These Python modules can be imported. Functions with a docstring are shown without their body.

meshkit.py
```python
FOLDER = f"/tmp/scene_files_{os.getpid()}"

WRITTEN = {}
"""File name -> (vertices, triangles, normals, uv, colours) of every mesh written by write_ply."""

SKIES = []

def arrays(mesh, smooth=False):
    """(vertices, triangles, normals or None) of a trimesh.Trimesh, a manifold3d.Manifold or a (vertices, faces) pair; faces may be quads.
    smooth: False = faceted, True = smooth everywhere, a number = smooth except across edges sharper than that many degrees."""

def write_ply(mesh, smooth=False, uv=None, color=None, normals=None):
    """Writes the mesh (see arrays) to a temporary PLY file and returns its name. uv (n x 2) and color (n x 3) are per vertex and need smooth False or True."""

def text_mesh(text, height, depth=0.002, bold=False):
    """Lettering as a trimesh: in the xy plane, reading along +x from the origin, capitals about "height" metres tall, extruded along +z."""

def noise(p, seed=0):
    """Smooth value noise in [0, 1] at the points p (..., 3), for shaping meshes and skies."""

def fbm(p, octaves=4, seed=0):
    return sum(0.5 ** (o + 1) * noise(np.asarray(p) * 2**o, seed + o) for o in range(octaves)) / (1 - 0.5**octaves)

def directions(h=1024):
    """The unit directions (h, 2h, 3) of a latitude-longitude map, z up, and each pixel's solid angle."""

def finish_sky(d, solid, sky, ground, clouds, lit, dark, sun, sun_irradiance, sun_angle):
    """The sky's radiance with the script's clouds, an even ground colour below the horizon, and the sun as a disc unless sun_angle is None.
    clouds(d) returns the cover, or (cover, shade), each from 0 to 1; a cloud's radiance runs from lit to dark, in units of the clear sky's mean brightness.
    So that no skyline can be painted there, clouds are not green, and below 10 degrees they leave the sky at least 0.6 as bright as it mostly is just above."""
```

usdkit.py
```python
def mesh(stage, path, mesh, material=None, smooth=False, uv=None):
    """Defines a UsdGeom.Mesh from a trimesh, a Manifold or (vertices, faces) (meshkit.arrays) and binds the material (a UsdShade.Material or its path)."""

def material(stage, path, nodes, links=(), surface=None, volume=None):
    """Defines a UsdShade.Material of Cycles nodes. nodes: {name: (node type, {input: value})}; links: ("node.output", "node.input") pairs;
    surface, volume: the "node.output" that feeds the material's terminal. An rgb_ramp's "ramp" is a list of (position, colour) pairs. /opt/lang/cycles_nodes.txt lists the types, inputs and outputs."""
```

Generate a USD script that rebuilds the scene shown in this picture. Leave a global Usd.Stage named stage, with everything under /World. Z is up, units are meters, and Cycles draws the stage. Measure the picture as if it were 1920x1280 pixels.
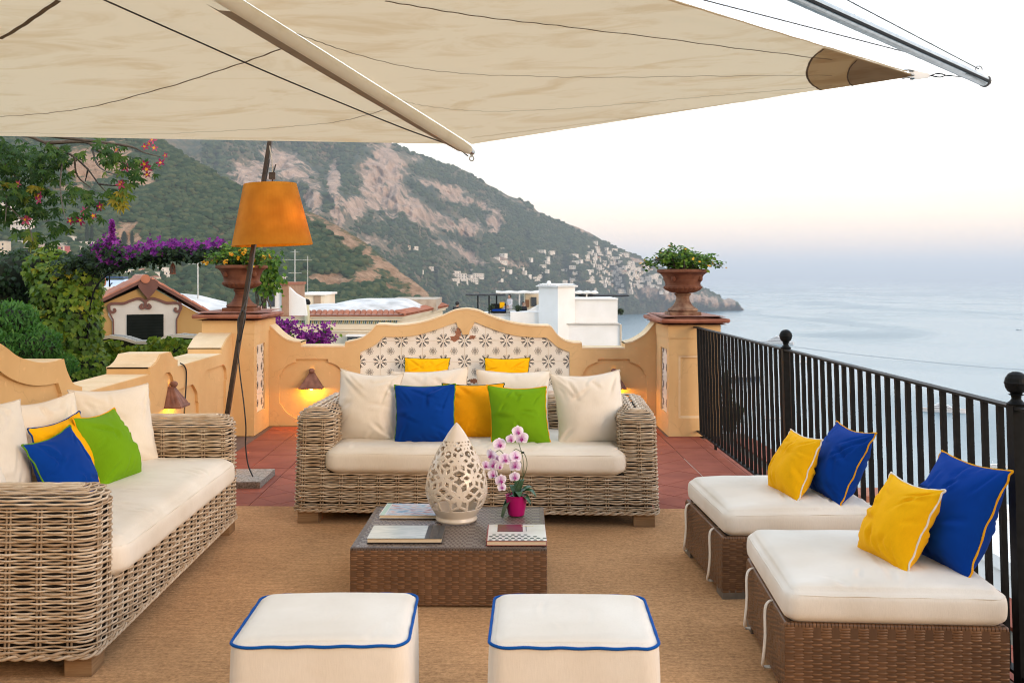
import math, random, re
import numpy as np, trimesh, shapely, usdkit, meshkit
from shapely.geometry import Polygon, LineString, Point, box as sbox
from shapely import affinity
from pxr import Usd, UsdGeom, UsdLux, UsdShade, Sdf, Gf, Vt

stage = Usd.Stage.CreateInMemory()
UsdGeom.SetStageUpAxis(stage, "Z")
UsdGeom.Xform.Define(stage, "/World")
L = "/World/Looks"
UsdGeom.Scope.Define(stage, L)

# ------------------------------------------------------------------ camera, sky, sun, exposure
F, PSI, EYE, HORIZON = 1870.0, math.radians(1.07), 1.5, 518.0
cam = UsdGeom.Camera.Define(stage, "/World/camera")
cam.CreateHorizontalApertureAttr(36.0)
cam.CreateFocalLengthAttr(F / 1920 * 36.0)
cam.CreateVerticalApertureOffsetAttr(-(640 - HORIZON) / 1920 * 36.0)
cam.CreateFStopAttr(8.0)
cam.CreateFocusDistanceAttr(6.6)
cam.CreateClippingRangeAttr(Gf.Vec2f(0.05, 200000.0))
cam.CreateExposureAttr(0.89)
cam.AddTransformOp().Set(Gf.Matrix4d().SetRotate(Gf.Rotation(Gf.Vec3d(1, 0, 0), 90) * Gf.Rotation(Gf.Vec3d(0, 0, 1), -math.degrees(PSI))) * Gf.Matrix4d().SetTranslate(Gf.Vec3d(0, 0, EYE)))

VEIL_GAIN, HAZE = 12.0, 1.1e-4
SUN_EL, SUN_AZ = math.radians(11.0), math.radians(135.0)      # azimuth = atan2(x, y) of the direction towards the sun
sun_dir = np.array([math.cos(SUN_EL) * math.sin(SUN_AZ), math.cos(SUN_EL) * math.cos(SUN_AZ), math.sin(SUN_EL)])
sky = UsdLux.DomeLight.Define(stage, "/World/sky")
sky.GetPrim().SetCustomDataByKey("kind", "structure")
sky.GetPrim().SetCustomDataByKey("label", "pale hazy evening sky, pink low over the sea")
VEIL = [(0, (8.2, 6.0, 4.6)), (.03, (10.4, 7.3, 5.1)), (.055, (10.8, 8.1, 5.8)), (.085, (10.4, 8.9, 7.1)), (.115, (11.2, 10.2, 9.0)), (.16, (13.6, 13.0, 12.1)), (.26, (10.2, 10.9, 11.6)), (.5, (9.0, 10.3, 11.8)), (1, (7.0, 8.3, 10.2))]      # thin high cloud, by elevation
sky_mat = usdkit.material(stage, L + "/sky", {
    "s": ("sky_texture", {"sky_type": "single_scattering", "sun_disc": False, "sun_elevation": SUN_EL, "sun_rotation": SUN_AZ, "altitude": 100.0, "air_density": 1.0, "aerosol_density": 1.0, "ozone_density": 1.0}),
    "tc": ("texture_coordinate", {}), "se": ("separate_xyz", {}), "mp": ("mapping", {"scale": (1, 1, 3)}), "no": ("noise_texture", {"scale": 1.6, "detail": 5.0}), "mr": ("map_range", {"from_min": .3, "from_max": .7, "to_min": .72, "to_max": .92, "clamp": True}),
    "rp": ("rgb_ramp", {"ramp": [(p, tuple(c / 12 for c in q)) for p, q in VEIL]}), "sc": ("vector_math", {"math_type": "scale", "scale": VEIL_GAIN}), "mx": ("mix_color", {"use_clamp": False}),
    "b": ("background_shader", {"strength": 0.10})},
    [("tc.generated", "se.vector"), ("se.z", "rp.fac"), ("tc.generated", "mp.vector"), ("mp.vector", "no.vector"), ("no.fac", "mr.value"), ("mr.result", "mx.fac"), ("s.color", "mx.a"), ("rp.color", "sc.vector1"), ("sc.vector", "mx.b"), ("mx.result", "b.color")], surface="b.background")
UsdShade.MaterialBindingAPI.Apply(sky.GetPrim()).Bind(sky_mat)
sun = UsdLux.DistantLight.Define(stage, "/World/sun")
sun.CreateIntensityAttr(0.42); sun.CreateAngleAttr(28.0); sun.CreateNormalizeAttr(True)
sun.CreateColorAttr(Gf.Vec3f(1.0, 0.68, 0.42))
sun.AddTransformOp().Set(Gf.Matrix4d().SetRotate(Gf.Rotation(Gf.Vec3d(0, 0, 1), Gf.Vec3d(*map(float, sun_dir)))))

# ------------------------------------------------------------------ helpers
RNG = np.random.default_rng(7)
random.seed(7)
_fw = np.array([math.sin(PSI), math.cos(PSI), 0]); _rt = np.array([math.cos(PSI), -math.sin(PSI), 0]); _up = np.array([0, 0, 1.0]); _eye = np.array([0, 0, EYE])
def ray(px, py): return _fw + (px - 960) / F * _rt - (py - HORIZON) / F * _up
def atY(px, py, Y): d = ray(px, py); return _eye + d * (Y / d[1])
def atZ(px, py, Z): d = ray(px, py); return _eye + d * ((Z - EYE) / d[2])
def atX(px, py, X): d = ray(px, py); return _eye + d * (X / d[0])

used = {}
def numbered(parent, name):
    k = (parent, name); n = used.get(k, 0); used[k] = n + 1
    return f"{parent}/{name}" + (f"_{n:03d}" if n else "")

def tag(p, label=None, cat=None, group=None, kind=None):
    p = p.GetPrim() if hasattr(p, "GetPrim") else p
    for k, v in (("label", label), ("category", cat), ("group", group), ("kind", kind)):
        if v: p.SetCustomDataByKey(k, v)
    return p

def xf(p, loc=(0, 0, 0), rz=0.0, rx=0.0, ry=0.0, s=None):
    x = UsdGeom.Xformable(p)
    x.ClearXformOpOrder()
    x.AddTranslateOp().Set(Gf.Vec3d(*map(float, loc)))
    if rz: x.AddRotateZOp().Set(float(rz))
    if ry: x.AddRotateYOp().Set(float(ry))
    if rx: x.AddRotateXOp().Set(float(rx))
    if s is not None: x.AddScaleOp().Set(Gf.Vec3f(s, s, s) if np.ndim(s) == 0 else Gf.Vec3f(*map(float, s)))

def thing(name, label, cat, loc=(0, 0, 0), rz=0.0, group=None, **kw):
    x = UsdGeom.Xform.Define(stage, numbered("/World", name))
    xf(x, loc, rz, **kw)
    return tag(x, label, cat, group)

def dup(src, label, loc, rz=0.0, group=None, cat=None, **kw):
    name = re.sub(r"_[0-9]{3}$", "", src.GetName())
    x = UsdGeom.Xform.Define(stage, numbered("/World", name))
    was = dict(src.GetCustomData())
    x.GetPrim().GetReferences().AddInternalReference(src.GetPath())
    x.GetPrim().SetInstanceable(True)
    xf(x, loc, rz, **kw)
    return tag(x, label, cat or was.get("category"), group or was.get("group"))

def corner_normals(v, f, deg):
    """Per-corner normals, smooth except across edges sharper than deg."""
    _, inv = np.unique(np.round(v, 6), axis=0, return_inverse=True)
    fn = np.cross(v[f[:, 1]] - v[f[:, 0]], v[f[:, 2]] - v[f[:, 0]])
    ln = np.linalg.norm(fn, axis=1, keepdims=True); un = fn / np.maximum(ln, 1e-20)
    cv = inv.ravel()[f.ravel()]; cf = np.repeat(np.arange(len(f)), 3)
    order = np.argsort(cv, kind="stable"); sv, sf = cv[order], cf[order]
    start = np.searchsorted(sv, sv, "left"); end = np.searchsorted(sv, sv, "right")
    out = np.zeros((len(cv), 3)); c = math.cos(math.radians(deg))
    for k in range(int((end - start).max())):
        j = start + k; ok = j < end; jj = np.where(ok, j, 0)
        w = ok & ((un[sf] * un[sf[jj]]).sum(1) > c)
        out += np.where(w[:, None], fn[sf[jj]], 0)
    out /= np.maximum(np.linalg.norm(out, axis=1, keepdims=True), 1e-20)
    res = np.empty_like(out); res[order] = out
    return res

def mesh(path, v, f, material, smooth=False, tone=None, uv=None):
    v = np.asarray(v, float); f = np.asarray(f, int)
    m = UsdGeom.Mesh.Define(stage, path)
    m.CreatePointsAttr(Vt.Vec3fArray.FromNumpy(v.astype(np.float32)))
    m.CreateFaceVertexCountsAttr(Vt.IntArray.FromNumpy(np.full(len(f), 3, np.int32)))
    m.CreateFaceVertexIndicesAttr(Vt.IntArray.FromNumpy(f.astype(np.int32).ravel()))
    m.CreateSubdivisionSchemeAttr("none")
    if smooth is True:
        n = np.zeros_like(v); fn = np.cross(v[f[:, 1]] - v[f[:, 0]], v[f[:, 2]] - v[f[:, 0]])
        for k in range(3): np.add.at(n, f[:, k], fn)
        n /= np.maximum(np.linalg.norm(n, axis=1, keepdims=True), 1e-20)
        m.CreateNormalsAttr(Vt.Vec3fArray.FromNumpy(n.astype(np.float32))); m.SetNormalsInterpolation("vertex")
    elif smooth:
        m.CreateNormalsAttr(Vt.Vec3fArray.FromNumpy(corner_normals(v, f, smooth).astype(np.float32))); m.SetNormalsInterpolation("faceVarying")
    if tone is not None:
        UsdGeom.PrimvarsAPI(m).CreatePrimvar("tone", Sdf.ValueTypeNames.FloatArray, "vertex").Set(Vt.FloatArray.FromNumpy(np.asarray(tone, np.float32)))
    if uv is not None:
        UsdGeom.PrimvarsAPI(m).CreatePrimvar("st", Sdf.ValueTypeNames.TexCoord2fArray, "vertex").Set(Vt.Vec2fArray.FromNumpy(np.asarray(uv, np.float32)))
    if material is not None:
        UsdShade.MaterialBindingAPI.Apply(m.GetPrim()).Bind(material)
    return m

def frames(p, closed=False):
    p = np.asarray(p, float)
    t = (np.roll(p, -1, 0) - np.roll(p, 1, 0)) if closed else np.gradient(p, axis=0)
    t /= np.linalg.norm(t, axis=1, keepdims=True) + 1e-12
    a = np.zeros_like(t)
    r = np.array([0, 0, 1.0]) if abs(t[0][2]) < .9 else np.array([1.0, 0, 0])
    for i in range(len(p)):
        r = r - t[i] * (r @ t[i]); n = np.linalg.norm(r)
        if n < 1e-6: r = np.cross(t[i], [0.3, 0.5, 0.8]); n = np.linalg.norm(r)
        r = r / n; a[i] = r
    return t, a, np.cross(t, a)

class MB:
    """Collects shapes; build() makes them ONE mesh of the scene."""
    def __init__(s): s.v, s.f, s.t, s.n = [], [], [], 0
    def add(s, v, f, tone=None):
        v = np.asarray(v, float).reshape(-1, 3); f = np.asarray(f, int)
        if f.shape[1] == 4: f = np.vstack([f[:, [0, 1, 2]], f[:, [0, 2, 3]]])
        s.v.append(v); s.f.append(f + s.n); s.n += len(v)
        t = RNG.random() if tone is None else tone
        s.t.append(np.broadcast_to(np.asarray(t, float), (len(v),)))
        return s
    def tm(s, m, tone=None):
        if hasattr(m, "to_mesh"):
            q = m.to_mesh(); return s.add(q.vert_properties[:, :3], q.tri_verts, tone)
        return s.add(m.vertices, m.faces, tone)
    def box(s, c, size, rz=0, R=None, tone=None):
        d = np.array([[x, y, z] for x in (-.5, .5) for y in (-.5, .5) for z in (-.5, .5)]) * np.asarray(size)
        if rz: a = math.radians(rz); d = d @ np.array([[math.cos(a), math.sin(a), 0], [-math.sin(a), math.cos(a), 0], [0, 0, 1]])
        if R is not None: d = d @ np.asarray(R).T
        q = [[0, 1, 3, 2], [4, 6, 7, 5], [0, 4, 5, 1], [2, 3, 7, 6], [0, 2, 6, 4], [1, 5, 7, 3]]
        return s.add(d + np.asarray(c), q, tone)
    def span(s, a, b, tone=None): a, b = np.asarray(a, float), np.asarray(b, float); return s.box((a + b) / 2, np.abs(b - a), tone=tone)
    def bar(s, a, b, w, h=None, tone=None):
        a, b = np.asarray(a, float), np.asarray(b, float); h = h or w
        t, n, m = frames([a, b]); R = np.stack([m[0], t[0], n[0]], 1)
        return s.box((a + b) / 2, (w, np.linalg.norm(b - a), h), R=R, tone=tone)
    def tube(s, p, r, sides=6, closed=False, tone=None, flat=1.0, caps=True):
        p = np.asarray(p, float); t, a, b = frames(p, closed); n = len(p)
        r = np.broadcast_to(np.asarray(r, float), (n,)); ang = np.arange(sides) * 2 * np.pi / sides
        v = p[:, None] + r[:, None, None] * (np.cos(ang)[None, :, None] * a[:, None] * flat + np.sin(ang)[None, :, None] * b[:, None])
        i, j = np.meshgrid(np.arange(n if closed else n - 1), np.arange(sides), indexing="ij"); i2 = (i + 1) % n; j2 = (j + 1) % sides
        q = np.stack([i * sides + j, i2 * sides + j, i2 * sides + j2, i * sides + j2], -1).reshape(-1, 4)
        q = q[:, ::-1]
        v = v.reshape(-1, 3); fs = np.vstack([q[:, [0, 1, 2]], q[:, [0, 2, 3]]])
        if caps and not closed:
            v = np.vstack([v, p[:1], p[-1:]]); c0, c1 = len(v) - 2, len(v) - 1; k = np.arange(sides)
            fs = np.vstack([fs, np.stack([np.full(sides, c0), k, (k + 1) % sides], 1), np.stack([np.full(sides, c1), (n - 1) * sides + (k + 1) % sides, (n - 1) * sides + k], 1)])
        return s.add(v, fs, tone)
    def lathe(s, prof, c=(0, 0, 0), n=32, tone=None, rfun=None):
        prof = np.asarray(prof, float); th = np.arange(n) * 2 * np.pi / n; k = len(prof)
        r = prof[:, 0][:, None] * np.ones((1, n))
        if rfun is not None: r = rfun(r, th[None, :], prof[:, 1][:, None])
        v = np.stack([r * np.cos(th), r * np.sin(th), prof[:, 1][:, None] * np.ones((1, n))], -1).reshape(-1, 3) + np.asarray(c)
        i, j = np.meshgrid(np.arange(k - 1), np.arange(n), indexing="ij"); j2 = (j + 1) % n
        q = np.stack([i * n + j, i * n + j2, (i + 1) * n + j2, (i + 1) * n + j], -1).reshape(-1, 4)
        return s.add(v, q, tone)
    def prism(s, poly, d, M=None, tone=None):
        """shapely polygon in xy extruded 0..d along z, then placed by the 4x4 M"""
        for g in getattr(poly, "geoms", [poly]):
            if g.is_empty or g.geom_type != "Polygon" or g.area < 1e-9: continue
            m = trimesh.creation.extrude_polygon(g, d, engine="earcut")
            if M is not None: m.apply_transform(M)
            s.tm(m, tone)
        return s
    def sheet(s, g, tone=None):
        """grid of points (n,m,3)"""
        g = np.asarray(g, float); n, m = g.shape[:2]; i, j = np.meshgrid(np.arange(n - 1), np.arange(m - 1), indexing="ij")
        q = np.stack([i * m + j, (i + 1) * m + j, (i + 1) * m + j + 1, i * m + j + 1], -1).reshape(-1, 4)
        return s.add(g.reshape(-1, 3), q, np.ravel(tone) if np.ndim(tone) == 2 else tone)
    def arrays(s): return np.vstack(s.v), np.vstack(s.f), np.concatenate(s.t)
    def build(s, name, material, parent=None, smooth=False, label=None, kind=None, cat=None, group=None, M=None):
        v, f, t = s.arrays()
        if M is not None: v = v @ np.asarray(M)[:3, :3].T + np.asarray(M)[:3, 3]
        path = numbered(str(parent.GetPath()) if parent is not None else "/World", name)
        m = mesh(path, v, f, material, smooth, t)
        return tag(m, label, cat, group, kind)

def XZ(y=0.0):   # polygon x,y -> world x,z; extruded towards -y (towards the camera)
    return np.array([[1, 0, 0, 0], [0, 0, -1, y], [0, 1, 0, 0], [0, 0, 0, 1.0]])
def YZ(x=0.0):   # polygon x -> world y, y -> world z; extruded along +x
    return np.array([[0, 0, 1, x], [1, 0, 0, 0], [0, 1, 0, 0], [0, 0, 0, 1.0]])
def rot(rz=0, rx=0, ry=0, t=(0, 0, 0)):
    M = trimesh.transformations.euler_matrix(math.radians(rx), math.radians(ry), math.radians(rz), "sxyz"); M[:3, 3] = t; return M

# ------------------------------------------------------------------ materials
def plaster(name, c1, c2, streak, rough=.88):
    """painted plaster: uneven wash, faint rain streaks, worn spots and hairline cracks"""
    return usdkit.material(stage, L + "/" + name, {
        "tc": ("texture_coordinate", {}), "n1": ("noise_texture", {"scale": 1.6, "detail": 7.0, "roughness": .6}), "m2": ("mapping", {"scale": (5, 5, .8)}), "n2": ("noise_texture", {"scale": 1.0, "detail": 5.0}), "n3": ("noise_texture", {"scale": 22.0, "detail": 6.0, "roughness": .65}), "vo": ("voronoi_texture", {"scale": 1.1, "feature": "distance_to_edge"}), "nw": ("noise_texture", {"scale": 3.0, "detail": 5.0}),
        "r1": ("rgb_ramp", {"ramp": [(0, c1), (.36, c1), (.64, c2), (1, c2)]}), "s2": ("map_range", {"from_min": .50, "from_max": .74, "to_min": 0, "to_max": .26, "clamp": True}), "s3": ("map_range", {"from_min": .62, "from_max": .72, "to_min": 0, "to_max": .35, "clamp": True}),
        "wv": ("vector_math", {"math_type": "scale", "scale": .55}), "wa": ("vector_math", {"math_type": "add"}), "cr": ("map_range", {"from_min": .0, "from_max": .006, "to_min": .22, "to_max": 0, "clamp": True}),
        "x2": ("mix_color", {"b": streak}), "x3": ("mix_color", {"b": tuple(min(1, c * 1.25 + .05) for c in c2)}), "x4": ("mix_color", {"b": tuple(c * .45 for c in c1)}), "bu": ("bump", {"strength": .25, "distance": .004}), "p": ("principled_bsdf", {"roughness": rough, "specular_ior_level": .15})},
        [("tc.object", "n1.vector"), ("tc.object", "m2.vector"), ("m2.vector", "n2.vector"), ("tc.object", "n3.vector"), ("tc.object", "nw.vector"), ("nw.color", "wv.vector1"), ("tc.object", "wa.vector1"), ("wv.vector", "wa.vector2"), ("wa.vector", "vo.vector"), ("n1.fac", "r1.fac"), ("n2.fac", "s2.value"), ("n3.fac", "s3.value"), ("vo.distance", "cr.value"),
         ("s2.result", "x2.fac"), ("r1.color", "x2.a"), ("s3.result", "x3.fac"), ("x2.result", "x3.a"), ("cr.result", "x4.fac"), ("x3.result", "x4.a"), ("x4.result", "p.base_color"), ("n3.fac", "bu.height"), ("bu.normal", "p.normal")], surface="p.BSDF")
def M(name, col, col2=None, rough=.6, scale=6.0, detail=4.0, tone=0.0, tcol=None, bump=0.0, bscale=60.0, bdist=.004, spec=.5, metallic=0.0, trans=0.0, emit=None, es=0.0, sheen=0.0, stretch=(1, 1, 1), coat=0.0, lo=.35, hi=.65, sss=0.0):
    """col..col2 by noise, multiplied towards tcol by the mesh's own per-piece tone; fine bump."""
    n = {"tc": ("texture_coordinate", {}), "mp": ("mapping", {"scale": stretch}), "no": ("noise_texture", {"scale": scale, "detail": detail}),
         "rp": ("rgb_ramp", {"ramp": [(0, col), (lo, col), (hi, col2 or col), (1, col2 or col)]}),
         "p": ("principled_bsdf", {"roughness": rough, "specular_ior_level": spec, "metallic": metallic, "sheen_weight": sheen, "coat_weight": coat})}
    l = [("tc.object", "mp.vector"), ("mp.vector", "no.vector"), ("no.fac", "rp.fac")]
    out = "rp.color"
    if tone:
        n["at"] = ("attribute", {"attribute": "tone"}); n["mx"] = ("mix_color", {"b": tcol or tuple(c * .4 for c in col)}); n["mm"] = ("math", {"math_type": "multiply", "value2": tone})
        l += [("at.fac", "mm.value1"), ("mm.value", "mx.fac"), (out, "mx.a")]; out = "mx.result"
    l.append((out, "p.base_color"))
    if bump:
        n["bn"] = ("noise_texture", {"scale": bscale, "detail": 3.0}); n["bu"] = ("bump", {"strength": bump, "distance": bdist, "use_object_space": False})
        l += [("mp.vector", "bn.vector"), ("bn.fac", "bu.height"), ("bu.normal", "p.normal")]
    if emit: n["p"][1].update({"emission_color": emit, "emission_strength": es})
    if sss: n["p"][1].update({"subsurface_weight": sss, "subsurface_radius": (.02, .01, .006), "subsurface_scale": .5})
    surf = "p.BSDF"
    if trans:
        n["tr"] = ("translucent_bsdf", {}); n["ms"] = ("mix_closure", {"fac": trans}); l += [(out, "tr.color"), ("p.BSDF", "ms.closure1"), ("tr.BSDF", "ms.closure2")]; surf = "ms.closure"
    return usdkit.material(stage, L + "/" + name, n, l, surface=surf)
# ------------------------------------------------------------------ terrace: floor, walls, pillars
stucco = plaster("ochre_stucco", (.58, .365, .165), (.645, .425, .205), (.46, .28, .125))
stucco_pale = plaster("pale_stucco", (.64, .46, .26), (.74, .58, .38), (.46, .32, .18))
terracotta = M("terracotta_tile", (.25, .058, .030), (.32, .085, .046), rough=.7, scale=5, detail=6, tone=.35, tcol=(.20, .05, .03), bump=.08, bscale=35, spec=.25)
terracotta_cap = M("terracotta_cap", (.20, .062, .032), (.30, .11, .06), rough=.65, scale=9, detail=6, bump=.2, bscale=50, spec=.35)
grout = M("grout", (.12, .075, .055), (.16, .10, .075), rough=.95, scale=20)
pale_grout = M("pale_grout", (.55, .45, .36), rough=.95)
glazed = M("glazed_tile", (.70, .64, .54), (.76, .70, .61), rough=.25, scale=6, tone=.12, tcol=(.62, .56, .46), spec=.5)
tile_joint = M("tile_joint", (.52, .38, .22), (.60, .46, .30), rough=.9, scale=30)
black_print = M("black_tile_print", (.018, .018, .022), rough=.3)
grey_print = M("grey_tile_print", (.16, .14, .12), rough=.3)
brown_print = M("brown_tile_print", (.35, .22, .10), rough=.3)
bare_patch = M("bare_clay", (.22, .085, .045), (.30, .13, .07), rough=.9, scale=25)

floor = thing("terrace_floor", "terracotta tiled terrace floor", None); tag(floor, kind="structure"); 
MB().span((-3.0, -2.5, -.25), (1.93, 10.2, -.006)).build("grout_bed", grout, floor)
field = Polygon([(-1.6, 5.9), (1.57, 5.9), (1.57, 9.2), (-1.6, 9.2)])
pillar_l = sbox(-2.74, 9.40, -2.23, 10.2); pillar_r = sbox(1.62, 9.30, 2.14, 10.2)
def tile_piece(poly, parent=floor, mat=terracotta, z0=-.014, z1=0.0, inset=.0022):
    p = poly.buffer(-inset, join_style=2)
    for g in getattr(p, "geoms", [p]):
        if g.is_empty or g.area < .0015: continue
        MB().prism(g, z1 - z0 + RNG.uniform(-.0008, .0008), rot(t=(0, 0, z0))).build("tile", mat, parent)
s2 = .25
for i in range(-22, 23):
    for j in range(-22, 23):
        c = np.array([i * s2, j * s2]); c = np.array([(c[0] - c[1]), (c[0] + c[1])]) / math.sqrt(2) + (0, 7.5)
        q = affinity.rotate(sbox(c[0] - s2 / 2, c[1] - s2 / 2, c[0] + s2 / 2, c[1] + s2 / 2), 45).intersection(field)
        x, y = q.centroid.coords[0] if not q.is_empty else (0, 0)
        if q.is_empty or y < 6.15 or (-1.05 < x < .85 and y < 8.6): continue
        tile_piece(q)
wall_cut = pillar_l.union(pillar_r).union(sbox(-1.4, 9.55, .8, 10.2))
for k, x in enumerate((-2.2, -1.9)):
    for j in range(13):
        y = 6.2 + j * .3 + (.13 if k else 0)
        tile_piece(sbox(x, y, x + .3, min(y + .3, 9.995)).difference(wall_cut))
for j in range(14):
    y = 6.0 + j * .27
    tile_piece(sbox(1.574, y, 1.84, min(y + .27, 9.995)).difference(wall_cut))
    tile_piece(sbox(1.84, y, 1.93, min(y + .27, 9.3)).difference(wall_cut))
for j in range(11):
    x = -1.6 + j * .29
    for y in (9.2, 9.49, 9.78):
        if y > 9.3 and -1.3 < x < .7: continue
        tile_piece(sbox(x, y, min(x + .29, 1.57), min(y + .29, 10.0)).difference(wall_cut))
MB().span((1.5705, 6.2, -.012), (1.5735, 8.2, -.0005)).build("pale_joint", pale_grout, floor)
MB().span((1.93, -2.5, -.26), (2.43, 9.6, -.02)).build("ledge_bed", grout, floor)
for j in range(40):
    y = 1.4 + j * .2
    if y > 9.2: break
    for a, b in ((1.935, 2.12), (2.22, 2.425)): tile_piece(sbox(a, y, b, y + .2), z0=-.03, z1=-.004)
moss = M("mossy_gutter", (.055, .06, .045), (.13, .12, .09), rough=.95, scale=8, detail=6, bump=.5, bscale=20)
MB().span((2.122, -2, -.06), (2.218, 9.5, -.018)).build("mossy_gutter", moss, floor)

# ---- back wall
YB = 10.045
def wall_poly(pts, Y=YB): return [(float(p[0]), float(p[2])) for p in (atY(a, b, Y) for a, b in pts)]
def smooth_line(pts, n=6):
    """Catmull-Rom through pts, open"""
    p = np.asarray(pts, float); P = np.vstack([2 * p[0] - p[1], p, 2 * p[-1] - p[-2]]); out = []
    for i in range(1, len(P) - 2):
        for t in np.linspace(0, 1, n, endpoint=False):
            out.append(.5 * ((2 * P[i]) + (P[i + 1] - P[i - 1]) * t + (2 * P[i - 1] - 5 * P[i] + 4 * P[i + 1] - P[i + 2]) * t ** 2 + (-P[i - 1] + 3 * P[i] - 3 * P[i + 1] + P[i + 2]) * t ** 3))
    out.append(p[-1]); return [tuple(q) for q in out]
top_l = smooth_line([(500, 606), (510, 613), (520, 623), (530, 631), (541, 637), (554, 640)]) + [(564, 640), (564, 648.5), (647, 648.5), (647, 641)] + \
    smooth_line([(661, 638.5), (680, 632), (695, 620), (706, 607.5)]) + smooth_line([(722, 607.5), (744, 609), (772, 606.6), (800, 601), (828, 591.5), (850, 582), (870, 578.5), (880, 578.8), (897, 582), (915, 590), (939, 599), (968, 606), (998, 609.5), (1030, 609.8)]) + \
    smooth_line([(1035, 613), (1042, 623), (1050, 631.7), (1062, 638.6), (1076, 641.6)]) + [(1091, 642), (1091.5, 651.5), (1172, 652), (1172, 642.5)] + smooth_line([(1186, 639.6), (1199, 633), (1211, 624.5), (1222, 612), (1230, 602)])
opening_px = [(675, 724), (675, 660)] + smooth_line([(688, 654.6), (704, 645.6), (712.5, 638), (719, 631.4)]) + smooth_line([(752, 631.8), (782.5, 628), (813, 619.4), (836, 611), (855.4, 604.5)]) + \
    smooth_line([(858, 612.8), (864, 618), (867, 627)]) + [(879, 627)] + smooth_line([(880.5, 619.4), (886, 612), (890, 603.5)]) + smooth_line([(910, 612), (938, 622), (966, 629), (994, 632), (1024, 632.5)]) + smooth_line([(1032, 639), (1045, 650), (1060, 657), (1068, 659.5)]) + [(1068, 724)]
def niche(cx):
    h = [(30, 673), (30, 679)] + smooth_line([(36, 680), (48, 686), (56, 696), (58, 703)]) + [(61, 703), (61, 756)] + smooth_line([(57, 760), (49, 772), (36, 781), (24, 787)]) + [(24, 792)]
    return [(cx + a, b) for a, b in h] + [(cx - a, b) for a, b in h[::-1]]
outline = Polygon(wall_poly(top_l + [(1230, 812), (500, 812)])).buffer(0)
outline = outline.intersection(sbox(-2.27, 0.0, 1.66, 2))
opening = Polygon(wall_poly(opening_px)).buffer(0)
niches = [Polygon(wall_poly(niche(c))).buffer(0) for c in (585, 1151)]
SK = .022
bw = thing("garden_wall", "ochre back wall with a curved crest and patterned tile panel", "wall")
MB().prism(outline, .26, XZ(YB + SK + .26)).build("wall_body", stucco, bw)
MB().prism(outline.difference(opening).difference(niches[0]).difference(niches[1]), SK, XZ(YB + SK)).build("wall_facing", stucco, bw)
# coping: pale weathered top of the wall
MB().prism(affinity.translate(outline, 0, .003).difference(affinity.translate(outline, 0, -.012)).intersection(sbox(-2.3, .5, 1.7, 2)).buffer(0), .292, XZ(YB + SK + .266)).build("coping", stucco_pale, bw)
ts = .212; gx0, gz0 = atY(712.5, 638.6, YB)[0], atY(700, 638.6, YB)[2]
def star(cx, cz):
    g = []
    for k in range(8):
        a = k * math.pi / 4 + math.pi / 8; c_, s_ = math.cos(a), math.sin(a)
        to = lambda r, o: (cx + r * c_ - o * s_, cz + r * s_ + o * c_)
        g.append(Polygon([to(.016, 0), to(.034, .0062), to(.046, .002), to(.046, -.002), to(.034, -.0062)]))
        for sg in (1, -1): g.append(LineString([to(.040, 0), to(.052, .005 * sg), to(.064, .0085 * sg)]).buffer(.0034, 2))
        if k % 2: g.append(Point(*to(.069, 0)).buffer(.0042, 3))
    return shapely.unary_union(g)
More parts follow.
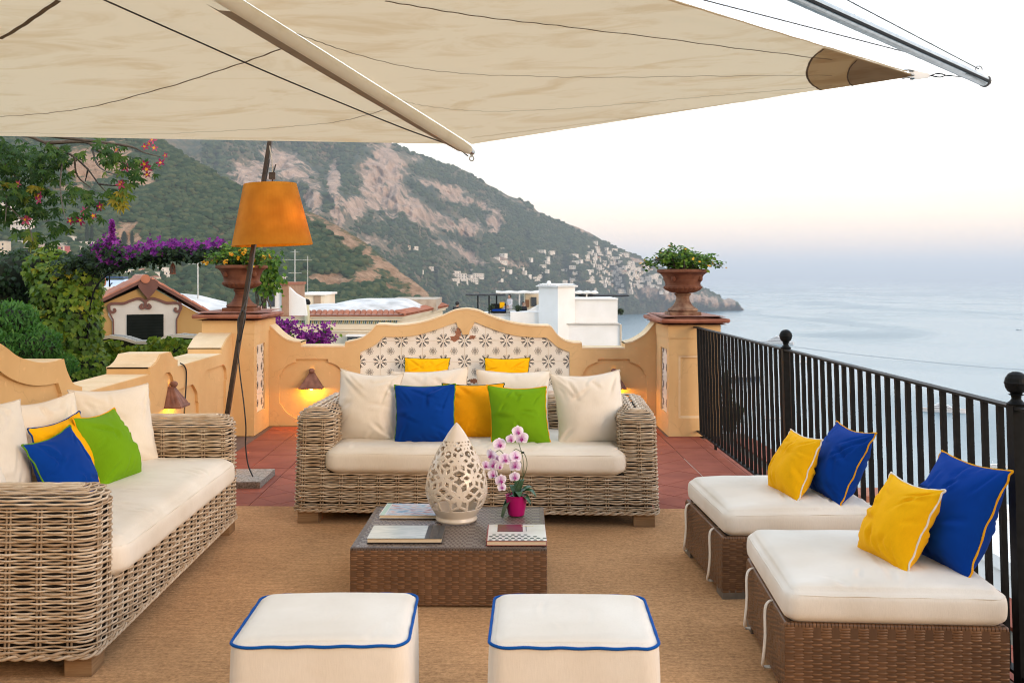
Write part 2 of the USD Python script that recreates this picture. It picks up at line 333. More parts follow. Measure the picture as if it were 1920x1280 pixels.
def flower(cx, cz):
    g = [Point(cx, cz).buffer(.012, 4).difference(Point(cx, cz).buffer(.008, 4)), Point(cx, cz).buffer(.004, 3)]
    for k in range(8):
        a = k * math.pi / 4
        e = affinity.translate(affinity.rotate(affinity.scale(Point(0, 0).buffer(1, 6), .0135, .0095), math.degrees(a), origin=(0, 0)), cx + .026 * math.cos(a), cz + .026 * math.sin(a))
        g.append(e.difference(e.buffer(-.0030)))
    return shapely.unary_union(g).simplify(.0004)
MB().prism(opening, .004, XZ(YB + SK + .0002)).build("joint_bed", tile_joint, bw)
for i in range(-2, 12):
    for j in range(-3, 3):
        x, z = gx0 + i * ts, gz0 + (j - 1) * ts
        cell = sbox(x, z, x + ts, z + ts)
        q = cell.buffer(-.0016, join_style=2).intersection(opening.buffer(-.001))
        if q.is_empty or q.area < .0012: continue
        for g in getattr(q, "geoms", [q]):
            if g.area < .0012: continue
            t = MB().prism(g, .008, XZ(YB + SK + .0002)).build("tile", glazed, bw)
            pr = shapely.unary_union([star(x + a * ts, z + b * ts) for a in (0, 1) for b in (0, 1)]).intersection(g)
            if not pr.is_empty: MB().prism(pr, .0012, XZ(YB + SK - .0078)).build("star_motif", black_print, t)
            fl = flower(x + ts / 2, z + ts / 2).intersection(g)
            if not fl.is_empty: MB().prism(fl, .0012, XZ(YB + SK - .0078)).build("flower_motif", grey_print, t)
def blob(px, py, w, h, seed):
    r = np.random.default_rng(seed); c = atY(px, py, YB); a = np.linspace(0, 2 * np.pi, 22, endpoint=False)
    rr = 1 + r.uniform(-.35, .35, 22)
    return Polygon(np.stack([c[0] + w * rr * np.cos(a), c[2] + h * rr * np.sin(a)], 1)).buffer(0)
chip = shapely.unary_union([blob(859, 624, .03, .05, 1), blob(853, 634, .05, .03, 2), blob(886, 632, .035, .02, 3), blob(889, 714, .04, .022, 4)]).intersection(opening)
MB().prism(chip, .0016, XZ(YB + SK - .0080)).build("chipped_patch", bare_patch, bw, label="bare reddish clay where the tile glaze has broken off")
# bench in front of the panel
bench = thing("tiled_bench", "low white tiled bench built against the patterned back wall", "bench", (0, 0, 0))
bx0, bx1 = opening.bounds[0] - .05, opening.bounds[2] + .05
MB().span((bx0, 9.60, 0), (bx1, YB - .002, .385)).build("bench_body", stucco, bench)
for i in range(11):
    x = bx0 + i * (bx1 - bx0) / 11
    for a, b in ((9.59, 9.815), (9.815, YB - .002)):
        MB().span((x + .002, a + .002, .3852), (x + (bx1 - bx0) / 11 - .002, b - .002, .405)).build("tile", glazed, bench)

# ---- left wall (inner face at x = XL), profile in (y, z)
XL, TL = -2.45, .31
prof = [(-.6, 0), (-.6, .80), (2.86, .80), (2.86, .83)]
half = [(5.99, .80), (5.99, .842)] + smooth_line([(5.96, .848), (5.87, .875), (5.81, .925), (5.765, .98), (5.74, 1.028)]) + smooth_line([(5.66, 1.024), (5.52, 1.026), (5.40, 1.04), (5.27, 1.066), (5.17, 1.095), (5.07, 1.14), (4.97, 1.175), (4.80, 1.20), (4.42, 1.205)])
mir = [(8.84 - a, b) for a, b in half]
p1 = [(9.43, 0), (9.43, .97)] + smooth_line([(9.40, .965), (9.25, .93), (9.14, .885), (9.08, .855)]) + [(9.06, .853), (9.06, .80), (7.79, .80), (7.79, .853)] + smooth_line([(7.75, .856), (7.69, .878), (7.65, .905), (7.63, .925)]) + [(7.40, .927)] + smooth_line([(7.37, .905), (7.31, .875), (7.22, .853)]) + [(7.17, .85), (7.17, .80)]
lp = Polygon(p1 + half + mir[::-1] + [(-.6, .80), (-.6, 0)]).buffer(0)
pan = []
ph = [(5.71, .25), (5.71, .835), (5.665, .90)] + smooth_line([(5.51, .905), (5.36, .92), (5.2, .955), (5.08, .995), (4.99, 1.035)]) + smooth_line([(4.96, .985), (4.88, .95), (4.86, .90)]) + [(4.42, .90)]
pan.append(Polygon(ph + [(8.84 - a, b) for a, b in ph[::-1]]).buffer(0))
def arch(y0, y1, z0=.14, zt=.70):
    h = [(0, z0), (0, zt - .15), (-.03, zt - .15)] + smooth_line([(-.03, zt - .14), (-.01, zt - .06), (.05, zt - .015), (.1, zt)])
    h = [(.03 + a, b) for a, b in h]
    return Polygon([(y0 + a, b) for a, b in h] + [(y1 - a, b) for a, b in h[::-1]]).buffer(0)
pan += [arch(6.2, 7.1), arch(8.45, 9.22)]
pan.append(Polygon([(7.22, .14), (7.22, .55), (7.35, .60), (7.35, .66), (7.40, .66)] + smooth_line([(7.40, .70), (7.44, .755), (7.52, .78)]) + smooth_line([(7.60, .775), (7.66, .74), (7.70, .69)]) + [(7.74, .69), (7.74, .62), (8.18, .62)] + smooth_line([(8.22, .60), (8.30, .54), (8.32, .46)]) + [(8.34, .45), (8.34, .14)]).buffer(0))
lw = thing("parapet_wall", "ochre left parapet with stepped piers and arched recesses", "wall")
MB().prism(lp, TL - SK, YZ(XL - TL)).build("wall_body", stucco, lw)
MB().prism(lp.difference(shapely.unary_union(pan)), SK, YZ(XL - SK)).build("wall_facing", stucco, lw)
MB().prism(affinity.translate(lp, 0, .003).difference(affinity.translate(lp, 0, -.010)).intersection(sbox(-1, .5, 10, 2)).buffer(0), TL - .010, YZ(XL - TL - .004)).build("coping", stucco_pale, lw)

# ---- pillars with caps and urns
urn_clay = M("urn_clay", (.105, .034, .017), (.185, .075, .04), rough=.8, scale=9, detail=8, bump=.35, bscale=60, bdist=.004, spec=.25)
urn_pale = M("weathered_urn_clay", (.12, .052, .032), (.27, .165, .105), rough=.85, scale=12, detail=8, bump=.35, bscale=60, spec=.2)
def round_rect(x0, y0, x1, y1, r): return sbox(x0 + r, y0 + r, x1 - r, y1 - r).buffer(r, 6)
def pillar(x0, x1, yf, zt, inner, label):
    t = thing("pillar", label, "pillar")
    yb = 10.32
    body = sbox(x0, yf, x1, yb)
    front = sbox(x0, 0, x1, zt - .13); hole = sbox(x0 + .09, .17, x1 - .09, zt - .29) if inner < 0 else None
    g = .02
    MB().span((x0 + (g if inner < 0 else 0), yf + g, 0), (x1 - (g if inner > 0 else 0), yb, zt - .13)).build("shaft", stucco, t)
    # front facing, recessed panel on the right pillar's front
    MB().prism(front.difference(hole) if hole is not None else front, g, XZ(yf + g)).build("front_facing", stucco, t)
    if hole is not None:
        fr = hole.difference(hole.buffer(-.022, join_style=2)); MB().prism(fr, .010, XZ(yf + g - .0005)).build("panel_moulding", stucco_pale, t)
    # inner side facing with a narrow tiled panel
    side = sbox(yf + g, 0, 10.04, zt - .13); tp = sbox(yf + .11, .20, yf + .45, zt - .24)
    xs = x1 - g if inner > 0 else x0
    MB().prism(side.difference(tp), g, YZ(xs)).build("side_facing", stucco, t)
    zz = .20
    while zz < zt - .26:
        for q, (ya, yb2) in enumerate(((yf + .11, yf + .28), (yf + .28, yf + .45))):
            zt2 = min(zz + .17, zt - .24)
            c = sbox(ya + .001, zz + .001, yb2 - .001, zt2 - .001)
            x = (x1 - g) if inner > 0 else (x0 + g)
            Mx = YZ(x) if inner > 0 else YZ(x - .006)
            tl = MB().prism(c, .006, Mx).build("tile", glazed, t)
            pr = affinity.scale(star(ya if q == 0 else yb2, zz), 1, 1).union(star(ya if q == 0 else yb2, zz + .17)).union(flower((ya + yb2) / 2, zz + .085)).intersection(c)
            Mp = YZ(x + .0058) if inner > 0 else YZ(x - .0072)
            if not pr.is_empty: MB().prism(pr, .0014, Mp).build("tile_motif", black_print, tl)
        zz += .17
    MB().span((x0 - .006, yf - .006, zt - .13), (x1 + .006, yb, zt - .002)).build("neck", stucco, t)
    cap = round_rect(x0 - .085, yf - .085, x1 + .085, yb + .06, .02)
    lay = [(0, .030), (.018, .008), (.036, 0), (.054, .006), (.072, .028), (.078, .05)]
    mb = MB(); rings = []
    for z, ins in lay:
        c = cap.buffer(-ins); xy = np.array(c.exterior.coords)[:-1]
        ring = np.array([c.exterior.interpolate(s, normalized=True).coords[0] for s in np.linspace(0, 1, 96, endpoint=False)])
        rings.append(np.hstack([ring, np.full((96, 1), zt - .002 + z)]))
    G = np.array(rings); G = np.concatenate([G, G[:, :1]], 1)
    mb.sheet(G[::-1, :, :]); top = rings[-1]; bot = rings[0]
    for r_, flip in ((top, 0), (bot, 1)):
        k = np.arange(96); f = np.stack([np.full(96, 96), k, (k + 1) % 96], 1)
        mb.add(np.vstack([r_, r_.mean(0)]), f[:, ::-1] if flip else f)
    mb.build("cap", terracotta_cap, t, smooth=35)
    return zt + .076
zcl = pillar(-2.73, -2.25, 9.42, 1.09, +1, "left ochre pillar, capped with terracotta, behind the tilted lamp")
zcr = pillar(1.644, 2.125, 9.32, 1.05, -1, "right ochre pillar with a recessed front panel where the railing starts")
def urn(loc, label, mat2):
    t = thing("stone_urn", label, "urn", loc)
    MB().box((0, 0, .016), (.30, .30, .032)).build("plinth", mat2, t)
    MB().lathe([(0, .032), (.135, .032), (.148, .046), (.140, .062), (.118, .072), (.096, .092), (.074, .125), (.062, .160), (.066, .185), (.080, .196), (.080, .206), (.062, .212), (0, .212)], n=40).build("foot", mat2, t, smooth=50)
    def flute(r, th, z): return r * (1 + .045 * np.abs(np.cos(th * 12)) * ((z > .215) & (z < .275)))
    MB().lathe([(0, .212), (.075, .212), (.120, .222), (.158, .240), (.180, .262), (.183, .278), (.170, .286), (.168, .300), (.180, .345), (.200, .385), (.225, .405), (.245, .412), (.248, .424), (.244, .440), (.226, .442), (.20, .405), (.17, .36), (.10, .345), (0, .34)], n=144, rfun=flute).build("bowl", urn_clay, t, smooth=45)
    MB().lathe([(0, .395), (.195, .40)], n=24).build("soil", M_soil, t)
    for k in (0, 1, 2, 3):
        a = k * math.pi / 2 + .9
        mb = MB(); c = np.array([.188 * math.cos(a), .188 * math.sin(a), .352])
        m = trimesh.creation.icosphere(2, .024); m.apply_scale((1, 1, 1.25)); m.apply_translation(c); mb.tm(m); mb.build("mask_boss", urn_clay, t, smooth=True)
    return t
M_soil = M("soil", (.03, .02, .014), (.06, .04, .025), rough=.95, scale=30)
urn_l = urn((-2.44, 9.72, zcl), "brown fluted urn of yellow flowers on the left pillar", urn_clay)
urn_r = urn((1.84, 9.66, zcr), "brown fluted urn of green flowers on the right pillar", urn_pale)

# ---- wall lights
sconce_clay = M("sconce_clay", (.13, .055, .04), (.24, .11, .075), rough=.8, scale=14, detail=7, bump=.3, bscale=70)
glow = usdkit.material(stage, L + "/warm_bulb", {"e": ("emission", {"color": (1.0, .47, .035), "strength": 140.0})}, [], surface="e.emission")
def sconce(loc, rz, label, s=1.0, ball=True):
    t = thing("wall_light", label, "wall light", loc, rz, s=s)
    # hood: square flaring bell, the wall side is at local y = 0, the light hangs at -y
    prof = [(0.0, .026, .045), (.02, .034, .052), (.05, .052, .070), (.085, .074, .092), (.115, .092, .110), (.138, .106, .122), (.142, .116, .130), (.158, .116, .130)]
    rings = []
    for dz, hx, dy in prof:
        z = .2 - dz; pts = []
        for k, (a, b) in enumerate((((-hx, 0)), (-hx, -dy), (hx, -dy), (hx, 0))): pts.append((a, b, z))
        p = np.array(pts); ring = []
        for k in range(3):
            for u in np.linspace(0, 1, 13, endpoint=False): ring.append(p[k] * (1 - u) + p[k + 1] * u)
        ring.append(p[3]); ring = np.array(ring)
        rib = 1 + .05 * np.abs(np.sin(np.linspace(0, 3 * np.pi * 3, len(ring)))) * min(1, dz / .05) * (dz < .13)
        ring[:, :2] *= rib[:, None]; rings.append(ring)
    mb = MB().sheet(np.array(rings)[::-1]); top = rings[0]
    mb.add(np.vstack([top, top.mean(0)]), [[len(top), k + 1, k] for k in range(len(top) - 1)])
    mb.build("hood", sconce_clay, t, smooth=35)
    mb = MB(); mb.lathe([(0, .244), (.014, .241), (.026, .232), (.030, .220), (.026, .206), (.018, .198), (0, .196)] [::-1], c=(0, -.04, 0), n=16)
    mb.build("knob", sconce_clay, t, smooth=60)
    MB().span((-.03, -.008, .06), (.03, -.001, .2)).build("back_plate", sconce_clay, t)
    m = trimesh.creation.icosphere(2, .026); m.apply_scale((1.25, 1, .8)); m.apply_translation((0, -.062, .052)); MB().tm(m).build("bulb", glow, t, smooth=True)
    return t
c1 = atY(585, 727, YB); c2 = atY(1151, 727, YB)
sconce((c1[0], YB + SK, c1[2] - .045), 0, "lit brown clay wall light on the back wall, left of the tiles")
sconce((c2[0], YB + SK, c2[2] - .045), 0, "brown clay wall light on the back wall, right of the tiles")
c3 = atX(318, 762, XL)
sconce((XL - SK, c3[1] + .05, c3[2] - .05), 90, "lit brown clay wall light on the left parapet above the sofa", s=.98)

# ---- railing
iron = M("black_iron", (.004, .0045, .005), (.008, .0085, .009), rough=.5, scale=30, bump=.12, bscale=80, spec=.12)
rail = thing("iron_railing", "black iron railing with ball finials along the sea side", "railing")
XR, RT = 1.895, 1.03
def rx(z): return XR + .03 * (1 - z / RT)
posts = [6.43, 3.58, .73, -1.6]
MB().span((XR - .022, -1.6, RT - .010), (XR + .022, 9.325, RT)).build("top_rail", iron, rail)
MB().span((rx(.05) - .018, -1.6, .045), (rx(.05) + .018, 9.325, .057)).build("bottom_rail", iron, rail)
for y in posts:
    mb = MB(); mb.bar((rx(0), y, 0), (XR, y, RT + .004), .05)
    p = mb.build("post", iron, rail)
    MB().lathe([(0, 0), (.032, 0), (.034, .006), (.022, .014), (.016, .024), (.018, .034), (.028, .038), (.018, .042), (.030, .05), (.037, .062), (.040, .076), (.0415, .078), (.0415, .082), (.040, .084), (.037, .098), (.028, .112), (.014, .12), (0, .122)], c=(XR, y, RT + .004), n=24).build("ball_finial", iron, p, smooth=50)
ends = [9.33] + posts
for a, b in zip(ends[:-1], ends[1:]):
    n = 23
    for k in range(1, n + 1):
        y = a + (b - a) * k / (n + 1)
        if y < 1.6: continue
        MB().bar((rx(.057), y, .056), (XR, y, RT - .009), .021, .021).build("baluster", iron, rail)
        if k in (6, 18): MB().bar((rx(0), y, -.004), (rx(.05), y, .046), .02).build("foot", iron, rail)

# ---- carpet
rug_m = usdkit.material(stage, L + "/sisal", {
    "tc": ("texture_coordinate", {}), "m1": ("mapping", {"scale": (1, 7, 1)}), "n1": ("noise_texture", {"scale": 9.0, "detail": 6.0}), "m2": ("mapping", {"scale": (1, 1, 1)}), "n2": ("noise_texture", {"scale": 62.0, "detail": 5.0, "roughness": .75}), "n3": ("noise_texture", {"scale": 1.6, "detail": 5.0}),
    "r1": ("rgb_ramp", {"ramp": [(0, (.16, .078, .034)), (.35, (.32, .165, .070)), (.65, (.56, .305, .140)), (1, (.76, .47, .25))]}),
    "a": ("math", {"math_type": "multiply_add", "value2": 1.0, "value3": -.34}), "b": ("math", {"math_type": "multiply_add", "value2": .42}), "c": ("math", {"math_type": "multiply_add", "value2": .34}),
    "bu": ("bump", {"strength": .9, "distance": .004}), "p": ("principled_bsdf", {"roughness": .95, "specular_ior_level": .1, "sheen_weight": .05})},
    [("tc.object", "m1.vector"), ("m1.vector", "n1.vector"), ("tc.object", "n2.vector"), ("tc.object", "n3.vector"), ("n2.fac", "a.value1"), ("n1.fac", "b.value1"), ("a.value", "b.value3"), ("n3.fac", "c.value1"), ("b.value", "c.value3"),
     ("c.value", "r1.fac"), ("r1.color", "p.base_color"), ("n2.fac", "bu.height"), ("bu.normal", "p.normal")], surface="p.BSDF")
MB().prism(affinity.rotate(round_rect(-2.42, -1.6, 1.79, 6.43, .03), -2.6, origin=(0, 6.43)), .010, rot(t=(0, 0, .001))).build("carpet", rug_m, None, label="tan sisal carpet under the sofas and the low table", cat="carpet")
# ---- unseen house front behind the camera, added to block rear sky and bounce light
hm = thing("seaside_house", "unseen pale house front behind the terrace, added for its shade and bounce light", "house")
fr = sbox(-9, -6, 2.6, 8.5)
for x_ in (-5.2, -2.0, 1.2):
    fr = fr.difference(sbox(x_ - .75, 0.02, x_ + .75, 2.5)).difference(sbox(x_ - .6, 4.2, x_ + .6, 6.3))
MB().prism(fr, .4, XZ(-1.9)).build("wall", M("house_plaster", (.80, .66, .46), (.84, .72, .54), rough=.9, scale=1.5), hm)  # kept pale for more warm bounce onto the furniture
door_m = M("green_shutter", (.03, .07, .045), rough=.5)
for x_ in (-5.2, -2.0, 1.2):
    MB().span((x_ - .75, -2.2, .02), (x_ + .75, -2.14, 2.5)).build("door", door_m, hm); MB().span((x_ - .6, -2.2, 4.2), (x_ + .6, -2.14, 6.3)).build("shutter", door_m, hm)
# ------------------------------------------------------------------ wicker sofas
rattan = M("grey_rattan", (.57, .445, .315), (.73, .63, .505), rough=.6, scale=14, detail=5, tone=.75, tcol=(.26, .15, .07), spec=.3)
rattan_stake = M("rattan_stake", (.30, .21, .135), (.40, .31, .22), rough=.65, scale=18, tone=.5, spec=.25)
dark_core = M("dark_frame", (.016, .011, .008), rough=.9)
wood_leg = M("wood_leg", (.20, .11, .05), (.33, .20, .10), rough=.6, scale=5, detail=6, stretch=(1, 1, 14), bump=.2, bscale=30)

def resample(poly, step=None, n=None):
    ln = LineString(np.vstack([np.asarray(poly), np.asarray(poly)[:1]])); n = n or int(ln.length / step)
    return np.array([ln.interpolate(s, normalized=True).coords[0] for s in np.arange(n) / n]), ln.length

def weave_loop(ring, z, amp, sp, phase, r, rng, taper):
    """one closed weaver round the ring: in front of one stake, behind the next"""
    L_ = LineString(np.vstack([ring, ring[:1]])).length
    k = max(2, 2 * int(round(L_ / (2 * sp)))); n = k * 3
    p, _ = resample(ring, n=n)
    t = np.roll(p, -1, 0) - np.roll(p, 1, 0); t /= np.linalg.norm(t, axis=1, keepdims=True)
    nr = np.stack([t[:, 1], -t[:, 0]], 1)
    a = amp * np.cos(np.pi * np.arange(n) / 3 + phase)
    q = p + nr * a[:, None]
    zz = z + rng.normal(0, .0012) + .0022 * meshkit.noise(np.stack([p[:, 0] * 5, p[:, 1] * 5, np.full(n, z * 40)], 1)) 
    return np.column_stack([q * (1 + taper * (1 - z / .7)), zz])

SW, SD, SH, ARM = 2.15, .93, .685, .215
def sofa_build():
    rng = np.random.default_rng(3)
    t = thing("wicker_sofa", None, "sofa")
    y0, y1 = 0.0, SD; x = SW / 2
    U = Polygon([(-x, y0), (-x + ARM, y0), (-x + ARM, y1 - .19), (x - ARM, y1 - .19), (x - ARM, y0), (x, y0), (x, y1), (-x, y1)]).buffer(0)
    U = U.buffer(.04, 5).buffer(-.095, 5).buffer(.055, 5)
    Rr = sbox(-x, y0, x, y1).buffer(-.055).buffer(.055, 6)
    def ring(poly, ins):
        g = poly.buffer(-ins, 4)
        g = max(getattr(g, "geoms", [g]), key=lambda h: h.area)
        return np.array(g.exterior.coords)[:-1][::-1]
    loops = MB(); stakes = MB(); core = MB()
    core.prism(Rr.buffer(-.014), .235, rot(t=(0, 0, .08))); core.prism(U.buffer(-.014), .325, rot(t=(0, 0, .305)))
    tp = .022; row = 0
    def put(poly, ins, z, amp=.0072):
        nonlocal row
        r_ = ring(poly, ins)
        if len(r_) < 4: return
        # rotate the start of every loop to the same side so that the stakes line up
        i0 = np.argmin((r_[:, 0]) ** 2 * .2 + (r_[:, 1] - SD) ** 2); r_ = np.roll(r_, -i0, 0)
        p = weave_loop(r_, z, amp, .0565, np.pi * (row % 2), .0056, rng, tp)
        loops.tube(p, .0043 * rng.uniform(.8, 1.2), 5, closed=True, tone=rng.random() ** 1.6)
        row += 1
    z = .098
    while z < .300: put(Rr, 0, z); z += .0112
    for k in range(4): put(Rr, .012 + .013 * k, .303 + .004 * k, .004)
    z = .312
    while z < SH - .058: put(U, 0, z); z += .0112
    R = .062
    for a in np.linspace(.08, math.pi / 2, 8): put(U, R * (1 - math.cos(a)), SH - R + R * math.sin(a))
    ins = R + .013
    while ins < .103: put(U, ins, SH + .004 * math.sin((ins - R) / .05 * math.pi), .005); ins += .0098
    def stake(poly, z0, z1, lo):
        r_ = ring(poly, 0); i0 = np.argmin((r_[:, 0]) ** 2 * .2 + (r_[:, 1] - SD) ** 2); r_ = np.roll(r_, -i0, 0)
        L_ = LineString(np.vstack([r_, r_[:1]])).length; k = max(2, 2 * int(round(L_ / (2 * .0565))))
        p, _ = resample(r_, n=k * 8)
        for i in range(k):
            if i % 2: continue
            for d in (-1, 1):
                q = p[(i * 8 + d) % len(p)]
                if lo is not None and not lo(q): continue
                f0, f1 = 1 + tp * (1 - z0 / .7), 1 + tp * (1 - z1 / .7)
                stakes.tube([(*(q * f0), z0), (*(q * (f0 + f1) / 2), (z0 + z1) / 2), (*(q * f1), z1)], .0048, 4, caps=False)
    stake(Rr, .085, .302, None); stake(U, .305, SH - .055, None)
    # braided foot border
    for k, (zz, ph) in enumerate(((.080, 0), (.080, np.pi), (.094, np.pi / 2))):
        p, L_ = resample(ring(Rr, -.002), .012); s_ = np.arange(len(p)) / len(p) * 2 * np.pi * round(L_ / .10)
        d = np.roll(p, -1, 0) - np.roll(p, 1, 0); d /= np.linalg.norm(d, axis=1, keepdims=True)
        q = p + np.stack([d[:, 1], -d[:, 0]], 1) * (.006 * np.cos(s_ + ph))[:, None]
        loops.tube(np.column_stack([q * (1 + tp * .88), zz + .006 * np.sin(s_ + ph)]), .0062, 5, closed=True, tone=.35 + .2 * k)
    core.build("frame", dark_core, t)
    # split the weave into the parts one sees
    v, f, tn = loops.arrays(); c = v[f].mean(1)
    where = np.where((c[:, 2] < .309) & (c[:, 1] < .12) & (abs(c[:, 0]) < x - .02), 3, np.where((c[:, 0] < -x + ARM + .02), 0, np.where(c[:, 0] > x - ARM - .02, 1, np.where(c[:, 1] > SD * .55, 2, 3))))
    for k, nm in enumerate(("arm", "arm", "backrest", "front_panel")):
        g = f[where == k]
        if not len(g): continue
        idx, inv = np.unique(g, return_inverse=True)
        m = mesh(numbered(str(t.GetPath()), nm), v[idx], inv.reshape(-1, 3), rattan, True, tn[idx])
    stakes.build("stakes", rattan_stake, t, smooth=True, kind="stuff", label="upright rattan stakes behind the weave")
    for sx in (-1, 1):
        for y in (.06, SD - .06):
            MB().box((sx * (x - .065), y, .0425), (.125, .10, .085)).build("leg", wood_leg, t)
    return t
sofa = sofa_build()
SEAT_Z = .30
sofa_at = ((-.112, 5.965, .0115), -3.6); sofa2_at = ((-1.497, 4.815, .0115), 90.6)
xf(sofa, *sofa_at); tag(sofa, "grey rattan sofa in the middle, in front of the tiled wall")
sofa2 = dup(sofa, "grey rattan sofa at the left, along the parapet", *sofa2_at)

# ------------------------------------------------------------------ cloth: cushions and pillows
def fabric(name, col, col2, bump=.25, rough=.9, scale=2.5):
    return usdkit.material(stage, L + "/" + name, {
        "tc": ("texture_coordinate", {}), "no": ("noise_texture", {"scale": scale, "detail": 6.0}), "n2": ("noise_texture", {"scale": 420.0, "detail": 2.0}), "m3": ("mapping", {"scale": (1, 1, .12)}), "n3": ("noise_texture", {"scale": 300.0, "detail": 2.0}),
        "rp": ("rgb_ramp", {"ramp": [(0, col), (.38, col), (.66, col2), (1, col2)]}), "ad": ("math", {"math_type": "add"}),
        "bu": ("bump", {"strength": bump, "distance": .0015}), "hs": ("hsv", {"saturation": 1.0}), "va": ("math", {"math_type": "multiply_add", "value2": .14, "value3": .93}),
        "p": ("principled_bsdf", {"roughness": rough, "specular_ior_level": .08, "sheen_weight": .02, "sheen_roughness": .5})},
        [("tc.object", "no.vector"), ("tc.object", "n2.vector"), ("tc.object", "m3.vector"), ("m3.vector", "n3.vector"), ("no.fac", "rp.fac"), ("n3.fac", "va.value1"), ("va.value", "hs.value"), ("rp.color", "hs.color"), ("hs.color", "p.base_color"), ("n2.fac", "ad.value1"), ("n3.fac", "ad.value2"), ("ad.value", "bu.height"), ("bu.normal", "p.normal")], surface="p.BSDF")
cream = fabric("cream_cloth", (.68, .615, .53), (.78, .73, .66))
cream_pipe = fabric("cream_piping", (.55, .49, .42), (.62, .56, .49))
blue = fabric("blue_cloth", (.001, .036, .25), (.002, .045, .29))
yellow = fabric("yellow_cloth", (.80, .40, .003), (.84, .44, .005))
amber = fabric("amber_cloth", (.80, .33, .004), (.84, .36, .006))
green = fabric("green_cloth", (.14, .31, .006), (.165, .345, .010))
navy_pipe = fabric("navy_piping", (.004, .05, .22), (.005, .055, .24))
blue_pipe = fabric("bright_blue_piping", (.006, .075, .30), (.008, .085, .34))
gold_pipe = fabric("gold_piping", (.75, .34, .008), (.78, .36, .01))
green_pipe = fabric("green_piping", (.10, .25, .01), (.12, .28, .01))
dkgreen_pipe = fabric("dark_green_piping", (.02, .07, .03), (.03, .09, .03))

def folds(P, n, seed, amp, wid, zones):
    """creases: long shallow grooves; zones: list of (point, direction, length)"""
    r = np.random.default_rng(seed); out = np.zeros(P.shape[:-1])
    for _ in range(n):
        c, d, ln = zones[r.integers(len(zones))]
        c = np.asarray(c) + r.normal(0, .16, 2); a = math.atan2(d[1], d[0]) + r.normal(0, .35); d = np.array([math.cos(a), math.sin(a)]); l_ = ln * r.uniform(.5, 1.2)
        q = P - c; s = q @ d; o = q @ np.array([-d[1], d[0]]) - .08 * r.normal() * (s / max(l_, .1)) ** 2
        env = np.exp(-((s - l_ / 2) / (l_ * .45)) ** 4)
        w_ = wid * r.uniform(.6, 1.4); out += -amp * r.uniform(.4, 1.1) * env * (np.exp(-(o / w_) ** 2) - .6 * np.exp(-((o - 2 * w_) / (1.4 * w_)) ** 2))
    return out

def pillow(name, label, w, h, t, cover, pipe, loc, rz=0, lean=0, roll=0, seed=0, group=None, cat="pillow", pr=.0038, n=56, sag=.02, foldn=20, concave=.055):
    """stands on its lower edge; front faces -y"""
    th = thing(name, label, cat, loc, rz, group, rx=-lean, ry=roll)
    u = np.sin(np.linspace(-1, 1, n) * math.pi / 2 * .96) / math.sin(math.pi / 2 * .96)
    U, V = np.meshgrid(u, u, indexing="ij")
    r = np.random.default_rng(seed + 100)
    k = [concave * r.uniform(.8, 1.9) for _ in range(4)]
    px = U * (w / 2) * (1 - np.where(U > 0, k[0], k[1]) * (1 - V ** 2) * np.abs(U) ** 2)
    pz = V * (h / 2) * (1 - np.where(V > 0, k[2], k[3]) * (1 - U ** 2) * np.abs(V) ** 2)
    # slump: lower half fuller, top corners pinched out
    pz = pz - sag * (1 - np.abs(U) ** 1.5) * np.clip(V, 0, 1) * h
    pz += h / 2 * (1 - .5 * k[3]); px += .012 * r.normal() * V
    prof = np.clip((1 - U ** 4) * (1 - V ** 4), 0, 1) ** .55 * (.30 + .70 * np.clip((1 - U ** 2) * (1 - V ** 2), 0, 1) ** .55)
    prof = prof * (1 - .16 * V * (1 - V ** 2) * 2)
    P = np.stack([U, V], -1)
    zones = [((-.9, .9), (.7, -.7), .9), ((.9, .9), (-.7, -.7), .9), ((-.9, -.9), (.7, .7), .7), ((.9, -.9), (-.7, .7), .7), ((0, -.9), (.1, .9), .5), ((-.9, 0), (.9, .15), .6), ((.9, .1), (-.9, .1), .6), ((0, .9), (0, -.9), .4)]
    em = np.clip((1 - U ** 2) * (1 - V ** 2), 0, 1) ** .35
    g = []
    for sgn in (-1, 1):
        nz = folds(P, foldn, seed + 7 * sgn + 40, .0135, .05, zones) * em + .012 * (meshkit.fbm(np.stack([U * 2 + seed, V * 2, np.full_like(U, sgn * 3 + seed)], -1), 3) - .5) * em
        # puckers along the seam
        pk = .0022 * (np.sin(U * 34 + seed) * np.exp(-(1 - np.abs(V)) * 14) + np.sin(V * 31 + seed) * np.exp(-(1 - np.abs(U)) * 14)) * em
        y = sgn * (t / 2 * prof + nz + pk)
        g.append(np.stack([px, y, pz], -1))
    edge = np.zeros((n, n), bool); edge[0] = edge[-1] = True; edge[:, 0] = edge[:, -1] = True
    mb = MB().sheet(g[0]); mb.sheet(g[1][::-1])
    v, f, _ = mb.arrays()
    # weld
    _, idx, inv = np.unique(np.round(v, 5), axis=0, return_index=True, return_inverse=True)
    mb2 = MB().add(v[idx], inv.ravel()[f]); mb2.build("cover", cover, th, smooth=True)
    if pipe is not None:
        m = g[0]; loop = np.concatenate([m[:, 0], m[-1, 1:], m[::-1, -1][1:], m[0, ::-1][1:-1]]); loop[:, 1] = 0
        loop = loop + np.c_[.003 * np.sin(np.arange(len(loop)) * .9), .004 * np.sin(np.arange(len(loop)) * .55 + seed), np.zeros(len(loop))] * .6
        MB().tube(loop, pr, 6, closed=True).build("piping", pipe, th, smooth=True)
    return th

